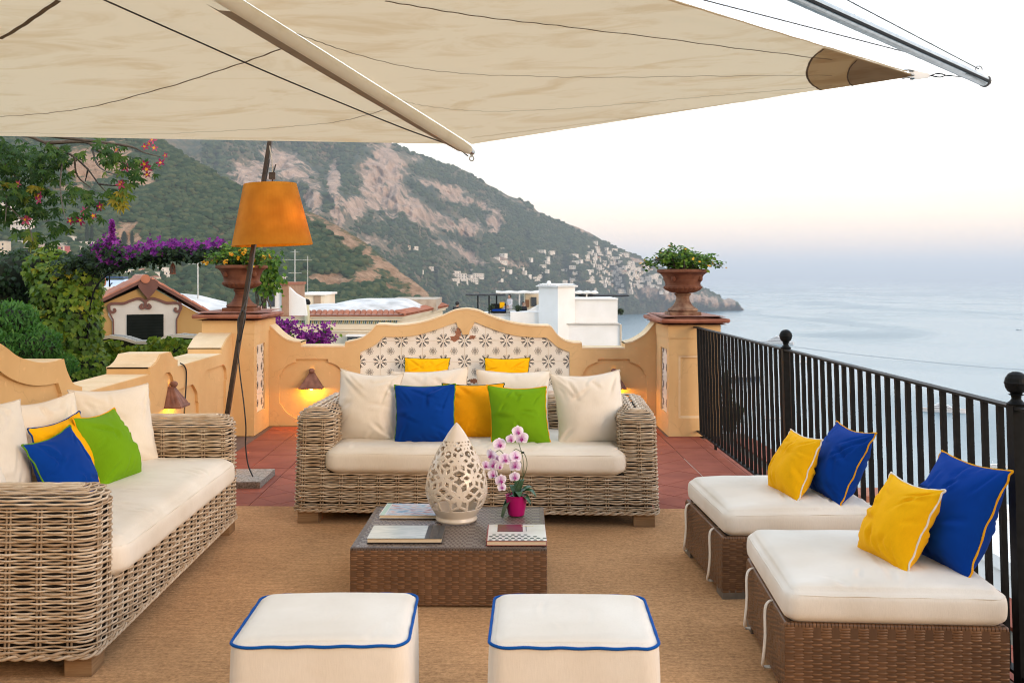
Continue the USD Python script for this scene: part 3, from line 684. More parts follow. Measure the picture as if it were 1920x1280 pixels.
def soft_box(w, d, h, r, puff=.02, n=(60, 40, 10), bulge=.006, seed=0, wr=.004, plan_r=None):
    """rounded, stuffed box standing on z = 0, centred in x and y"""
    def face(a, b, na, nb, fix, s):
        A, B = np.meshgrid(np.linspace(-1, 1, na), np.linspace(-1, 1, nb), indexing="ij"); g = np.zeros((na, nb, 3)); g[..., a] = A; g[..., b] = B; g[..., fix] = s; return g
    mb = MB(); S = np.array([w, d, h]) / 2
    for a, b, fix in ((0, 1, 2), (1, 2, 0), (2, 0, 1)):
        for s in (-1, 1):
            na, nb = n[a], n[b]; g = face(a, b, na, nb, fix, s)
            if s < 0: g = g[::-1]
            mb.sheet(g)
    v, f, _ = mb.arrays(); v, inv = np.unique(np.round(v, 6), axis=0, return_inverse=True); f = inv.ravel()[f]
    f = f[(f[:, 0] != f[:, 1]) & (f[:, 1] != f[:, 2]) & (f[:, 0] != f[:, 2])]
    U = v.copy(); p = v * S
    pr_ = plan_r or r
    q = np.clip(p, -(S - [pr_, pr_, r]), S - [pr_, pr_, r]); dv = p - q
    # superellipse-like rounding: plan corners with pr_, horizontal edges with r
    e = dv / np.array([pr_, pr_, r]); ln = np.linalg.norm(e, axis=1); mx = np.abs(e).max(1)
    e = np.where(ln[:, None] > 1e-9, e * (mx / np.maximum(ln, 1e-9))[:, None], e)
    p = q + e * np.array([pr_, pr_, r])
    cu, cv, cz = 1 - U[:, 0] ** 2, 1 - U[:, 1] ** 2, 1 - U[:, 2] ** 2
    p[:, 2] += np.where(U[:, 2] > 0, 1, -.2) * np.abs(U[:, 2]) * puff * np.sqrt(np.clip(cu * cv, 0, 1))
    p[:, 0] += U[:, 0] * bulge * cz * np.abs(U[:, 0]) ** 3; p[:, 1] += U[:, 1] * bulge * cz * np.abs(U[:, 1]) ** 3
    nn = meshkit.fbm(np.stack([p[:, 0] * 5 + seed, p[:, 1] * 5, p[:, 2] * 6], 1), 3, seed) - .5
    top = np.clip(U[:, 2], 0, 1) ** 4
    p[:, 2] += wr * 2 * nn * top
    fo = folds(np.stack([U[:, 0] * w / .6, U[:, 1] * d / .6], 1), int(14 * w), seed, wr * 1.3, .035, [((x_, y_), (0, 1), .5) for x_ in np.linspace(-w / .7, w / .7, 5) for y_ in (-d / .6, -d / .9)])
    p[:, 2] += fo * top * (cu > .03) * (cv > .01)
    side = (np.abs(U[:, 1]) > .98) | (np.abs(U[:, 0]) > .98)
    p[:, 1] += np.where(np.abs(U[:, 1]) > .98, .006 * (meshkit.noise(np.stack([p[:, 0] * 9, p[:, 2] * 10, np.full(len(p), seed + .5)], 1)) - .5), 0)
    p[:, 2] += h / 2
    return p, f
def seam(w, d, z, pr_, n=140, wob=.001):
    c = round_rect(-w / 2, -d / 2, w / 2, d / 2, pr_).exterior
    q = np.array([c.interpolate(s, normalized=True).coords[0] for s in np.arange(n) / n])
    return np.column_stack([q, z + wob * np.sin(np.arange(n) * .7)])
def seat_cushion(name, label, w, d, h, loc, rz, seed, group=None, r=.045, plan=.07, puff=.02, ties=None, cat="seat cushion"):
    t = thing(name, label, cat, loc, rz, group)
    p, f = soft_box(w, d, h, r, puff, (110, 70, 14), .010, seed, .0055, plan)
    mesh(str(t.GetPath()) + "/cover", p, f, cream, True)
    MB().tube(seam(w + .004, d + .004, h - r * .72, plan), .0032, 5, closed=True).build("seam_piping", cream, t, smooth=True)
    for tie in ties or []: MB().tube(smooth_line(tie, 8), .0075, 6, flat=.35).build("tie", cream, t, smooth=True)
    return t
def on_sofa(at, x, y, z=0):
    (ox, oy, oz), rz = at; a = math.radians(rz); return (ox + x * math.cos(a) - y * math.sin(a), oy + x * math.sin(a) + y * math.cos(a), oz + z)
seat_cushion("sofa_seat_cushion", "long cream seat cushion on the middle sofa", 1.80, .83, .165, on_sofa(sofa_at, 0, .375, .300), sofa_at[1], 1, r=.05, plan=.09, puff=.015)
seat_cushion("sofa_seat_cushion", "long cream seat cushion on the left sofa", 1.80, .83, .165, on_sofa(sofa2_at, 0, .375, .300), sofa2_at[1], 2, r=.05, plan=.09, puff=.015)

SZ = .478
def at_px(px, py, Z): q = atZ(px, py, Z); return (float(q[0]), float(q[1]), float(q[2]))
# middle sofa
pillow("back_pillow", "large cream pillow at the left end of the middle sofa", .415, .45, .22, cream, cream_pipe, at_px(683, 826, SZ - .01), -10, 14, 3, seed=1)
pillow("back_pillow", "large cream pillow at the right end of the middle sofa", .445, .455, .23, cream, cream_pipe, at_px(1112, 832, SZ - .01), 8, 14, -2.5, seed=2)
pillow("back_pillow", "cream pillow behind the blue pillow on the middle sofa", .52, .46, .20, cream, cream_pipe, (-.415, 6.62, SZ - .04), 0, 12, -3.5, seed=3)
pillow("back_pillow", "cream pillow behind the green pillow on the middle sofa", .50, .46, .20, cream, cream_pipe, (.13, 6.60, SZ - .05), 2, 12, 1.0, seed=4)
pillow("cushion_pillow", "blue pillow with green piping on the middle sofa", .385, .375, .19, blue, green_pipe, at_px(796, 832, SZ - .008), -4, 16, -1.5, seed=5, concave=.045)
pillow("cushion_pillow", "amber yellow pillow between the blue and green pillows on the middle sofa", .40, .37, .18, amber, dkgreen_pipe, (-.135, 6.30, SZ - .01), 0, 18, 0, seed=6)
pillow("cushion_pillow", "green pillow with orange piping on the middle sofa", .37, .375, .19, green, gold_pipe, at_px(972, 834, SZ - .008), 0, 16, 1.5, seed=7, concave=.06)
# bench
pillow("lumbar_pillow", "yellow oblong pillow on the bench, the left one", .455, .30, .10, yellow, dkgreen_pipe, (float(atY(799, 700, 9.88)[0]), 9.86, .402), 0, 12, .4, seed=8, concave=.04)
pillow("lumbar_pillow", "yellow oblong pillow on the bench, the right one", .455, .30, .10, yellow, dkgreen_pipe, (float(atY(950, 700, 9.88)[0]), 9.86, .402), 0, 12, -.4, seed=9, concave=.04)
# left sofa
pillow("back_pillow", "big cream pillow nearest the far arm of the left sofa", .46, .45, .22, cream, cream_pipe, (-2.03, 5.46, SZ - .01), 48, 16, 0, seed=11)
pillow("back_pillow", "upright cream pillow behind the yellow pillow on the left sofa", .47, .46, .20, cream, cream_pipe, (-2.19, 5.00, SZ - .03), 66, 10, -2, seed=12)
pillow("back_pillow", "cream pillow left of the blue pillow on the left sofa", .50, .50, .22, cream, cream_pipe, (-2.17, 4.40, SZ - .01), 80, 12, 5, seed=13)
pillow("back_pillow", "cream pillow cut off by the photo's left edge on the near arm end", .48, .44, .20, cream, cream_pipe, (-2.04, 4.02, SZ - .03), 80, 26, 8, seed=14)
pillow("cushion_pillow", "yellow pillow with navy piping on the left sofa", .37, .375, .16, yellow, navy_pipe, (-1.985, 4.83, SZ - .01), 76, 19, -5, seed=15)
pillow("cushion_pillow", "blue pillow with green piping on the left sofa", .355, .35, .17, blue, green_pipe, (-1.90, 4.62, SZ - .01), 80, 25, -6, seed=16)
pillow("cushion_pillow", "green pillow with orange piping on the left sofa", .375, .385, .20, green, gold_pipe, (-1.86, 5.04, SZ - .01), 80, 24, 0, seed=17)

# ------------------------------------------------------------------ brown woven table and low seats
brown_weave = M("brown_woven_strip", (.15, .070, .030), (.215, .105, .048), rough=.38, scale=10, detail=4, tone=.5, tcol=(.075, .036, .018), spec=.5)
brown_upright = M("brown_upright_strip", (.105, .052, .026), (.14, .07, .035), rough=.42, scale=10, tone=.4, spec=.5)
core_brown = M("brown_core", (.030, .017, .010), rough=.9)
plate = M("steel_plate", (.16, .15, .13), (.22, .20, .17), rough=.5, metallic=.6, scale=20)
def weave_panel(mb, mv, O, Ux, Vx, N, W, Hh, rng, pu=.031, pv=.0092, amp=.0026):
    """flat strips: O corner, unit axes Ux (along the rows), Vx (up), N outwards"""
    O, Ux, Vx, N = map(lambda q: np.asarray(q, float), (O, Ux, Vx, N))
    nu, nv = int(round(W / pu)), int(round(Hh / pv)); pu, pv = W / nu, Hh / nv
    ph = 0
    for j in range(nv):
        if rng.random() < .72: ph ^= 1
        s = np.linspace(0, W, nu * 4 + 1); off = amp * np.sign(np.sin(np.pi * (s / pu + .5 * 0) + np.pi * ph)) * np.abs(np.sin(np.pi * s / pu)) ** .5
        zc = (j + .5) * pv; hw = pv * .40
        rows = []
        for dz, dn in ((-hw, -.0006), (0, .0008), (hw, -.0006)): rows.append(O + s[:, None] * Ux + (zc + dz) * Vx + (off + dn)[:, None] * N)
        mb.sheet(np.array(rows)[::-1], tone=rng.random())
    for i in range(nu):
        w2 = pu * .44; c = (i + .5) * pu
        rows = [O + (c + d) * Ux + z * Vx + (.0004 - .0005 * abs(k - 1)) * N for k, d in enumerate((-w2, 0, w2)) for z in (0, Hh)]
        mv.sheet(np.array(rows).reshape(3, 2, 3)[::-1][:, ::-1] if False else np.array(rows).reshape(3, 2, 3), tone=rng.random())
def woven_box(t, w, d, h, z0, rng, top=True, topmat=None):
    mb, mv = MB(), MB(); x, y = w / 2, d / 2
    for O, U_, N, W in (((-x, -y, z0), (1, 0, 0), (0, -1, 0), w), ((x, -y, z0), (0, 1, 0), (1, 0, 0), d), ((x, y, z0), (-1, 0, 0), (0, 1, 0), w), ((-x, y, z0), (0, -1, 0), (-1, 0, 0), d)):
        weave_panel(mb, mv, O, U_, (0, 0, 1), N, W, h - .012, rng)
    MB().span((-x + .005, -y + .005, z0 + .002), (x - .005, y - .005, z0 + h - .005)).build("core", core_brown, t)
    mb.build("woven_side", brown_weave, t, smooth=True, kind="stuff"); mv.build("uprights", brown_upright, t, smooth=True, kind="stuff")
    return x, y
def rim(x, y, z, r=.009):
    # wrapped edge: short strips round the rim
    mb = MB(); c = round_rect(-x, -y, x, y, .01).exterior; n = int(c.length / .0125)
    for k in range(n):
        a = np.array(c.interpolate((k + .5) / n, normalized=True).coords[0]); b = np.array(c.interpolate((k + .55) / n, normalized=True).coords[0]); d = b - a; d /= np.linalg.norm(d) + 1e-9; nn = np.array([d[1], -d[0]]); nn = nn * np.sign(nn @ a)
        pts = [np.array([*(a + nn * (r * math.cos(q) - r)), z - r + r * math.sin(q)]) for q in np.linspace(-.1, math.pi / 2 + .1, 5)]
        pts = [pts[0] - np.array([0, 0, .014])] + pts + [pts[-1] - np.array([*(nn * .012), 0])]
        e = np.array([*d, 0]) * .0052
        mb.sheet(np.array([[p - e for p in pts], [p + np.array([*nn, 0]) * .0 for p in pts], [p + e for p in pts]]))
    return mb
rt_rng = np.random.default_rng(21)
TBL = (-.19, 4.895, 0.0115); TW, TD, TH = .885, .81, .268
tbl = thing("coffee_table", "low square brown woven table in the middle of the carpet", "table", TBL, -1.8)
MB().span((-TW / 2 + .03, -TD / 2 + .03, 0), (TW / 2 - .03, TD / 2 - .03, .012)).build("base", core_brown, tbl)
tx, ty = woven_box(tbl, TW, TD, TH - .010, .010, rt_rng)
top_strip = M("table_top_strip", (.085, .056, .042), (.125, .086, .066), rough=.34, scale=12, tone=.45, tcol=(.055, .038, .03), spec=.6)
top_line = M("table_top_line", (.17, .13, .105), (.22, .17, .14), rough=.32, tone=.4, spec=.6)
ma, mv = MB(), MB()
weave_panel(ma, mv, (-tx, ty, TH - .002), (0, -1, 0), (1, 0, 0), (0, 0, 1), TD, TW, rt_rng, pu=.03, pv=.0105, amp=.0022)
ma.build("woven_top", top_strip, tbl, smooth=True, kind="stuff"); mv.build("top_uprights", top_line, tbl, smooth=True, kind="stuff")
rim(tx, ty, TH + .001).build("rim", top_strip, tbl, smooth=True)
def pouf(loc, rz, label, w, d):
    t = thing("woven_pouf", label, "pouf", loc, rz)
    x, y = woven_box(t, w, d, .255, .03, rt_rng)
    rim(x, y, .287).build("rim", brown_weave, t, smooth=True)
    for sx in (-1, 1):
        for sy in (-1, 1): MB().box((sx * (x - .055), sy * (y - .055), .02), (.11, .11, .04)).build("foot_plate", plate, t)
    return t
pf, pn = ((1.425, 4.985, .0115), 1.5), ((1.425, 3.815, .0115), -5.0)
PW, PD = .757, .785
pouf(*pf, "brown woven low seat at the right, the far one", PW, PD); pouf(*pn, "brown woven low seat at the right, the near one", PW, PD + .02)
def ties(yA, yB, w, seed):
    out = []
    for k, y in enumerate((yA, yB)):
        x = -w / 2
        out.append([(x + .03, y + .02, .002), (x - .010, y, .0), (x - .026, y - .012, -.03), (x - .030, y - .035, -.12), (x - .036, y - .03, -.20), (x - .030, y + .02, -.245), (x - .012, y + .05, -.262), (x + .05, y + .06, -.262)])
    return out
seat_cushion("pouf_cushion", "cream square cushion tied on the far low seat", PW - .02, PD + .0, .128, (pf[0][0] + .005, pf[0][1], .2925), pf[1], 5, r=.035, plan=.05, puff=.028, ties=ties(-.22, .30, PW, 1), cat="seat cushion")
seat_cushion("pouf_cushion", "cream square cushion tied on the near low seat", PW - .01, PD + .03, .128, (pn[0][0] + .0, pn[0][1], .2925), pn[1], 6, r=.035, plan=.05, puff=.028, ties=ties(-.16, .25, PW, 2), cat="seat cushion")
PZ = .438
pillow("cushion_pillow", "blue pillow with yellow piping on the far low seat", .385, .385, .19, blue, gold_pipe, (1.605, 4.82, PZ - .012), -82, 25, 0, seed=21)
pillow("cushion_pillow", "small yellow pillow with white piping on the far low seat", .33, .325, .165, yellow, cream, (1.415, 4.88, PZ - .008), -80, 26, 0, seed=22)
pillow("cushion_pillow", "blue pillow with yellow piping on the near low seat", .42, .42, .21, blue, gold_pipe, (1.655, 3.70, PZ - .012), -81, 22, 0, seed=23)
pillow("cushion_pillow", "small yellow pillow with white piping on the near low seat", .335, .34, .175, yellow, cream, (1.455, 3.71, PZ - .008), -79, 25, 0, seed=24)

# ------------------------------------------------------------------ cube stools
def ottoman(label, loc, rz, w, d, seed):
    t = thing("cube_stool", label, "stool", loc, rz)
    h = .445
    p, f = soft_box(w, d, h, .018, .014, (70, 70, 40), .006, seed, .0015, .05)
    hi = p[f].mean(1)[:, 2] > h - .014
    for nm, sel in (("body", ~hi), ("top_panel", hi)):
        g = f[sel]; idx, inv = np.unique(g, return_inverse=True); mesh(f"{t.GetPath()}/{nm}", p[idx], inv.reshape(-1, 3), cream, True)
    MB().tube(seam(w + .002, d + .002, h - .011, .05, 160, .0012), .0048, 7, closed=True).build("piping", blue_pipe, t, smooth=True)
    return t
ottoman("cream cube stool with blue piping, front left", (-.503, 3.085, .0115), 0.6, .51, .465, 31)
ottoman("cream cube stool with blue piping, front right", (.240, 3.06, .0115), -2.4, .488, .465, 32)
# ------------------------------------------------------------------ things on the table
TT = TBL[2] + TH + .003
glaze = M("cream_ceramic", (.60, .50, .40), (.68, .59, .49), rough=.22, scale=5, detail=5, spec=.55, coat=.25)
lan_c = (float(atZ(856, 975, TT)[0]), float(atZ(856, 975, TT)[1]), TT)
lan = thing("pierced_lantern", "cream drop shaped ceramic lantern pierced with flowers on the table", "lantern", lan_c)
pc = np.array([(.094, 0), (.104, .012), (.100, .026), (.1065, .037), (.125, .064), (.143, .101), (.154, .145), (.1545, .172), (.150, .205), (.1405, .245), (.125, .288), (.104, .332), (.080, .375), (.056, .415), (.036, .446), (.018, .470), (.006, .484), (.0015, .488)])
from scipy.interpolate import PchipInterpolator
sl = np.r_[0, np.cumsum(np.linalg.norm(np.diff(pc, axis=0), axis=1))]; fr, fz = PchipInterpolator(sl, pc[:, 0]), PchipInterpolator(sl, pc[:, 1])
NT, NS = 420, 250; Ls = sl[-1]
sg = np.linspace(0, Ls, NS + 1); tg = np.arange(NT) * 2 * np.pi / NT
sc_, tc_ = (sg[:-1] + sg[1:]) / 2, (np.arange(NT) + .5) * 2 * np.pi / NT
S_, T_ = np.meshgrid(sc_, tc_, indexing="ij"); Rr_ = fr(S_); Zc = fz(S_)
hole = np.zeros(S_.shape, bool)
def wrapd(a): return (a + np.pi) % (2 * np.pi) - np.pi
NA = 6; ang0 = -math.pi / 2 + .12
rows = [(.148, 0, .081), (.236, .5, .060), (.314, 0, .062), (.384, .5, .037)]
solid = np.zeros(S_.shape, bool); zone = (fz(S_) > .072) & (fz(S_) < .400)
for zc, shf, pl in rows:
    sc0 = float(np.interp(zc, fz(sg), sg)); r0 = float(fr(sc0))
    for k in range(NA):
        a0 = ang0 + (k + shf) * 2 * np.pi / NA
        X = wrapd(T_ - a0) * (.5 * r0 + .5 * Rr_); Y = S_ - sc0
        near = (X ** 2 + Y ** 2) < (pl * 1.6) ** 2
        rho = np.hypot(X, Y); phi = np.arctan2(Y, X)
        solid |= near & (rho < pl * .13) & (rho > pl * .045)
        for j in range(6):
            pj = j * np.pi / 3
            u = X * np.cos(pj) + Y * np.sin(pj); v_ = -X * np.sin(pj) + Y * np.cos(pj)
            t_ = np.clip(u / pl, 0, 1); half = .29 * pl * np.sin(np.pi * t_ ** .85) ** .9
            inside = near & (u > .05 * pl) & (u < pl * 1.02)
            d = np.abs(np.abs(v_) - half)
            wline = .050 * pl + .0036
            solid |= inside & (d < wline)
            solid |= near & (np.hypot(u - pl, v_) < wline * 1.5)
ok = ~solid & zone
# slim joining rings so that the shell stays one piece
solidm = ~ok
from scipy import ndimage
lab, nlab = ndimage.label(np.pad(solidm, ((0, 0), (40, 40)), mode="wrap"))
big = np.bincount(lab.ravel()); big[0] = 0; keep = lab[:, 40:-40] == lab[5, 60]
solidm &= keep
jit = meshkit.noise(np.stack([S_ * 30, T_ * 5, T_ * 0], -1))
th_in = .0075
def surf(s, t, off):
    r = fr(s) - off; z = fz(s); return np.stack([r * np.cos(t), r * np.sin(t), z], -1)
Sv, Tv = np.meshgrid(sg, tg, indexing="ij")
Vo, Vi = surf(Sv, Tv, 0), np.stack([np.maximum(fr(Sv) - th_in, .0004) * np.cos(Tv), np.maximum(fr(Sv) - th_in, .0004) * np.sin(Tv), fz(Sv)], -1)
vid = np.arange((NS + 1) * NT).reshape(NS + 1, NT); off_i = (NS + 1) * NT
ii, jj = np.nonzero(solidm); j2 = (jj + 1) % NT
fo = np.stack([vid[ii, jj], vid[ii, j2], vid[ii + 1, j2], vid[ii + 1, jj]], 1)
fi = fo[:, ::-1] + off_i
sides = []
for di, dj, ea, eb in ((-1, 0, (0, 0), (0, 1)), (1, 0, (1, 1), (1, 0)), (0, -1, (1, 0), (0, 0)), (0, 1, (0, 1), (1, 1))):
    ni, nj = ii + di, (jj + dj) % NT
    open_ = (ni < 0) | (ni >= NS); nb = np.where(open_, False, solidm[np.clip(ni, 0, NS - 1), nj]); e = ~nb
    a = vid[ii[e] + ea[0], (jj[e] + ea[1]) % NT]; b = vid[ii[e] + eb[0], (jj[e] + eb[1]) % NT]
    sides.append(np.stack([b, a, a + off_i, b + off_i], 1))
V = np.vstack([Vo.reshape(-1, 3), Vi.reshape(-1, 3)]); Fq = np.vstack([fo, fi] + sides)
idx, inv = np.unique(Fq, return_inverse=True); V, Fq = V[idx], inv.reshape(-1, 4)
# relax the stair-stepped cut edges
lm = trimesh.Trimesh(V, np.vstack([Fq[:, [0, 1, 2]], Fq[:, [0, 2, 3]]]), process=False)
trimesh.smoothing.filter_taubin(lm, lamb=.5, nu=.52, iterations=6)
lv, lf = np.array(lm.vertices), np.array(lm.faces)
mesh(f"{lan.GetPath()}/shell", lv, lf, glaze, 50)
# orchid
orc_c = (float(atZ(968, 965, TT)[0]), float(atZ(968, 965, TT)[1]), TT)
pot_m = M("magenta_pot", (.36, .002, .105), (.40, .004, .125), rough=.32, spec=.4)
pot = thing("flower_pot", "magenta plastic flower pot on the table holding the orchid", "flower pot", orc_c)
MB().lathe([(0, 0), (.037, 0), (.041, .004), (.049, .045), (.054, .096), (.0565, .103), (.054, .104), (.051, .098), (.046, .05), (0, .046)], n=40).build("pot_wall", pot_m, pot, smooth=40)
MB().lathe([(0, .09), (.052, .088)], n=20).build("potting_bark", M_soil, pot)
orchid_leaf = M("orchid_leaf", (.012, .055, .018), (.028, .09, .03), rough=.32, scale=10, spec=.5)
orchid_stem = M("orchid_stem", (.03, .06, .02), (.05, .09, .03), rough=.5)
petal_m = usdkit.material(stage, L + "/orchid_petal", {"at": ("attribute", {"attribute": "tone"}), "rp": ("rgb_ramp", {"ramp": [(0, (.55, .16, .50)), (.25, (.74, .48, .74)), (.6, (.84, .72, .84)), (1, (.90, .84, .90))]}), "p": ("principled_bsdf", {"roughness": .55}), "tr": ("translucent_bsdf", {}), "mx": ("mix_closure", {"fac": .3})},
    [("at.fac", "rp.fac"), ("rp.color", "p.base_color"), ("rp.color", "tr.color"), ("p.BSDF", "mx.closure1"), ("tr.BSDF", "mx.closure2")], surface="mx.closure")
lip_m = M("orchid_lip", (.25, .01, .16), (.36, .03, .22), rough=.5, scale=60)
orc = thing("orchid", "pink and white orchid with two arching stems in the magenta pot", "orchid", (orc_c[0], orc_c[1], TT + .09))
def leaf(az, ln, wd, droop, lift):
    s = np.linspace(0, 1, 12); a = math.radians(az); x = s * ln * (1 - .15 * s); z = lift * np.sin(s * 1.9) - droop * s ** 2
    w_ = wd * np.sin(np.pi * np.clip(s * .93 + .05, 0, 1)) ** .6; g = []
    for k in np.linspace(-1, 1, 7): g.append(np.stack([x * math.cos(a) - k * w_ * math.sin(a), x * math.sin(a) + k * w_ * math.cos(a), z + .22 * w_ * np.abs(k) ** 1.5], -1))
    g = np.array(g)
    MB().sheet(g).sheet((g - [0, 0, .0016])[::-1]).build("leaf", orchid_leaf, orc, smooth=True)
for a in ((-20, .125, .026, .05, .065), (15, .115, .025, .02, .06), (-35, .10, .022, .055, .035), (165, .09, .026, .11, .025), (200, .10, .030, .15, .025), (110, .08, .022, .02, .065), (70, .10, .024, .01, .085), (-75, .075, .022, .03, .05)): leaf(*a)
def petal_grid(ln, wd, curl, n=7):
    s = np.linspace(0, 1, n); g = []
    for k in np.linspace(-1, 1, 5): 
        w_ = wd * np.sin(np.pi * np.clip(s * .9 + .06, 0, 1)) ** .7
        g.append(np.stack([k * w_, s * ln, curl * s ** 2 + .12 * w_ * k * k], -1))
    return np.array(g), s
def orchid_flower(p, az, tilt, sc):
    # local: faces +z; then turned so that it faces the azimuth
    f = MB(); lip = MB()
    def place(g):
        R1 = rot(rx=tilt)[:3, :3]; R2 = rot(rz=az)[:3, :3]; B = np.array([[1, 0, 0], [0, 0, -1], [0, 1, 0.]])   # z -> -y
        return (g * sc) @ (R2 @ R1 @ B).T + p
    for a, ln, wd in ((0, .026, .011), (128, .026, .011), (-128, .026, .011), (68, .027, .018), (-68, .027, .018)):
        g, s = petal_grid(ln, wd, -.004); R = rot(rz=a)[:3, :3]; g = g @ R.T
        t = np.broadcast_to(np.clip(s * 1.15 + RNG.uniform(-.1, .1), 0, 1), g.shape[:2])
        f.sheet(place(g), tone=t)
    for a, ln, wd in ((180, .012, .004), (140, .008, .0035), (-140, .008, .0035)):
        g, s = petal_grid(ln, wd, .010); g = g @ rot(rz=a)[:3, :3].T + [0, 0, .003]; lip.sheet(place(g))
    fl = f.build("flower", petal_m, orc, smooth=True); lip.build("lip", lip_m, fl, smooth=True)
ob = np.array([orc_c[0], orc_c[1], TT + .09])
def opx(px, py, dy=0): return atY(px, py, orc_c[1] + dy) - ob
stems = [[(966, 928), (985, 885), (988, 866), (983, 850), (975, 845), (966, 842), (960, 852), (959, 875), (960, 895)],
         [(966, 928), (981, 892), (981, 865), (978, 848), (974, 835), (970, 822), (962, 816)],
         [(962, 928), (974, 900), (979, 890), (978, 870), (974, 863)],
         [(958, 926), (936, 905), (930, 888), (931, 872), (936, 862), (946, 856), (942, 848), (936, 844), (928, 848)], [(958, 926), (946, 900), (934, 888), (933, 872), (938, 860)]]
mb = MB()
for k, s_ in enumerate(stems):
    pts = smooth_line([tuple(opx(a, b, .012 * math.sin(k + i))) for i, (a, b) in enumerate(s_)], 5); mb.tube(pts, .0019, 5)
mb.build("stems", orchid_stem, orc, smooth=True)
MB().box(opx(980, 848), (.016, .01, .008)).box(opx(961, 869), (.008, .008, .008)).build("stem_clip", iron, orc)
for i, (a, b, s_) in enumerate([(971, 809, 1), (978, 821, 1.1), (958, 823, .85), (937, 833, 1.1), (921, 853, 1.1), (926, 871, 1), (911, 873, .85), (924, 889, .85), (947, 861, 1.05), (967, 856, 1.05), (966, 873, 1), (939, 900, 1), (941, 913, .75), (965, 894, .9), (936, 874, .8), (931, 862, .9)]):
    orchid_flower(opx(a, b, -.03 + .015 * math.sin(i * 2.1)), RNG.uniform(-50, 35), RNG.uniform(-25, 20), 1.22 * s_)
# books
paper = M("paper_edge", (.62, .49, .34), (.70, .58, .42), rough=.9, scale=40, stretch=(1, 1, 60))
black_cover = M("black_book_cover", (.018, .017, .016), (.03, .028, .026), rough=.35, scale=30)
red_cover = M("red_book_cover", (.22, .012, .012), rough=.4)
white_cover = M("white_book_cover", (.62, .56, .52), (.70, .66, .64), rough=.22, scale=9)
print_sea = M("pale_sea_print", (.48, .52, .50), (.64, .66, .62), rough=.18, scale=14, detail=6, stretch=(1, 4, 1), spec=.6)
print_dark = M("dark_panel_print", (.02, .02, .018), (.06, .05, .045), rough=.25, scale=60)
print_maroon = M("maroon_print", (.085, .008, .02), (.13, .015, .03), rough=.2, scale=10)
print_city = usdkit.material(stage, L + "/dusk_city_print", {"tc": ("texture_coordinate", {}), "mp": ("mapping", {"scale": (14, 40, 1)}), "no": ("noise_texture", {"scale": 1.0, "detail": 5.0}), "rp": ("rgb_ramp", {"ramp": [(0, (.05, .10, .22)), (.4, (.25, .42, .58)), (.5, (.62, .68, .74)), (.58, (.66, .40, .38)), (.68, (.12, .07, .16)), (1, (.70, .72, .76))]}), "p": ("principled_bsdf", {"roughness": .2})},
    [("tc.object", "mp.vector"), ("mp.vector", "no.vector"), ("no.fac", "rp.fac"), ("rp.color", "p.base_color")], surface="p.BSDF")
gold = M("gold_lettering", (.62, .50, .22), rough=.4)
lattice_m = M("lattice_print", (.025, .03, .03), (.05, .05, .05), rough=.25, scale=20)
def book(label, c, w, d, h, rz, cover):
    t = thing("book", label, "book", (c[0], c[1], TT), rz)
    MB().span((-w / 2 + .004, -d / 2 + .004, .0022), (w / 2 - .004, d / 2 - .002, h - .0022)).build("pages", paper, t)
    MB().span((-w / 2, -d / 2, 0), (w / 2, d / 2, .002)).build("back_cover", cover, t)
    MB().span((-w / 2, -d / 2, h - .002), (w / 2, d / 2, h)).build("front_cover", cover, t)
    return t
b1 = book("book with a pale sea picture and black band on its cover", (-.405, 4.685), .345, .24, .021, -1, black_cover)
MB().span((-.171, -.118, .0212), (.092, .118, .0216)).build("cover_picture", print_sea, b1)
MB().span((.112, -.10, .0212), (.150, .10, .0216)).build("cover_panel", print_dark, b1)
b2 = book("red edged book with a dark latticed picture at the right front of the table", (.108, 4.66), .275, .30, .022, -1.2, red_cover)
MB().span((-.132, -.148, .0221), (.1365, .149, .0225)).build("cover_picture", white_cover, b2)
MB().span((-.090, .010, .0226), (.030, .146, .0229)).build("cover_block", print_maroon, b2)
mb = MB()
for i in range(9):
    for j in range(4):
        x_ = -.118 + i * .029 + (.0145 if j % 2 else 0); y_ = -.135 + j * .03
        if y_ > .02 - abs(x_ + .02) * .75: continue
        mb.prism(affinity.scale(Point(x_, y_).buffer(1, 5), .0095, .011), .0003, rot(t=(0, 0, .0226)), tone=RNG.random())
mb.build("cover_lattice", lattice_m, b2)
MB().span((.044, .02, .0226), (.048, .11, .0228)).build("cover_line", lattice_m, b2)
def words(s, x, y, hgt):
    m = meshkit.text_mesh(s, hgt, .0004); m.apply_scale((1.0, 1, 1)); m.apply_translation((x, y, .0230)); return MB().tm(m)
words("I", -.102, .108, .020).build("cover_letters", gold, b2); words("vejos", .022, .110, .018).build("cover_letters", gold, b2)
b3 = book("glossy magazine with a bluish city picture at the back of the table", (-.425, 5.16), .29, .26, .016, -3, M("magazine_cover", (.60, .62, .62), rough=.25))
MB().span((-.112, -.128, .0162), (.143, .128, .0165)).build("cover_picture", print_city, b3)
MB().span((-.140, -.128, .0162), (-.118, .128, .0165)).build("cover_stripe", M("mint_print", (.40, .62, .55), rough=.2), b3)

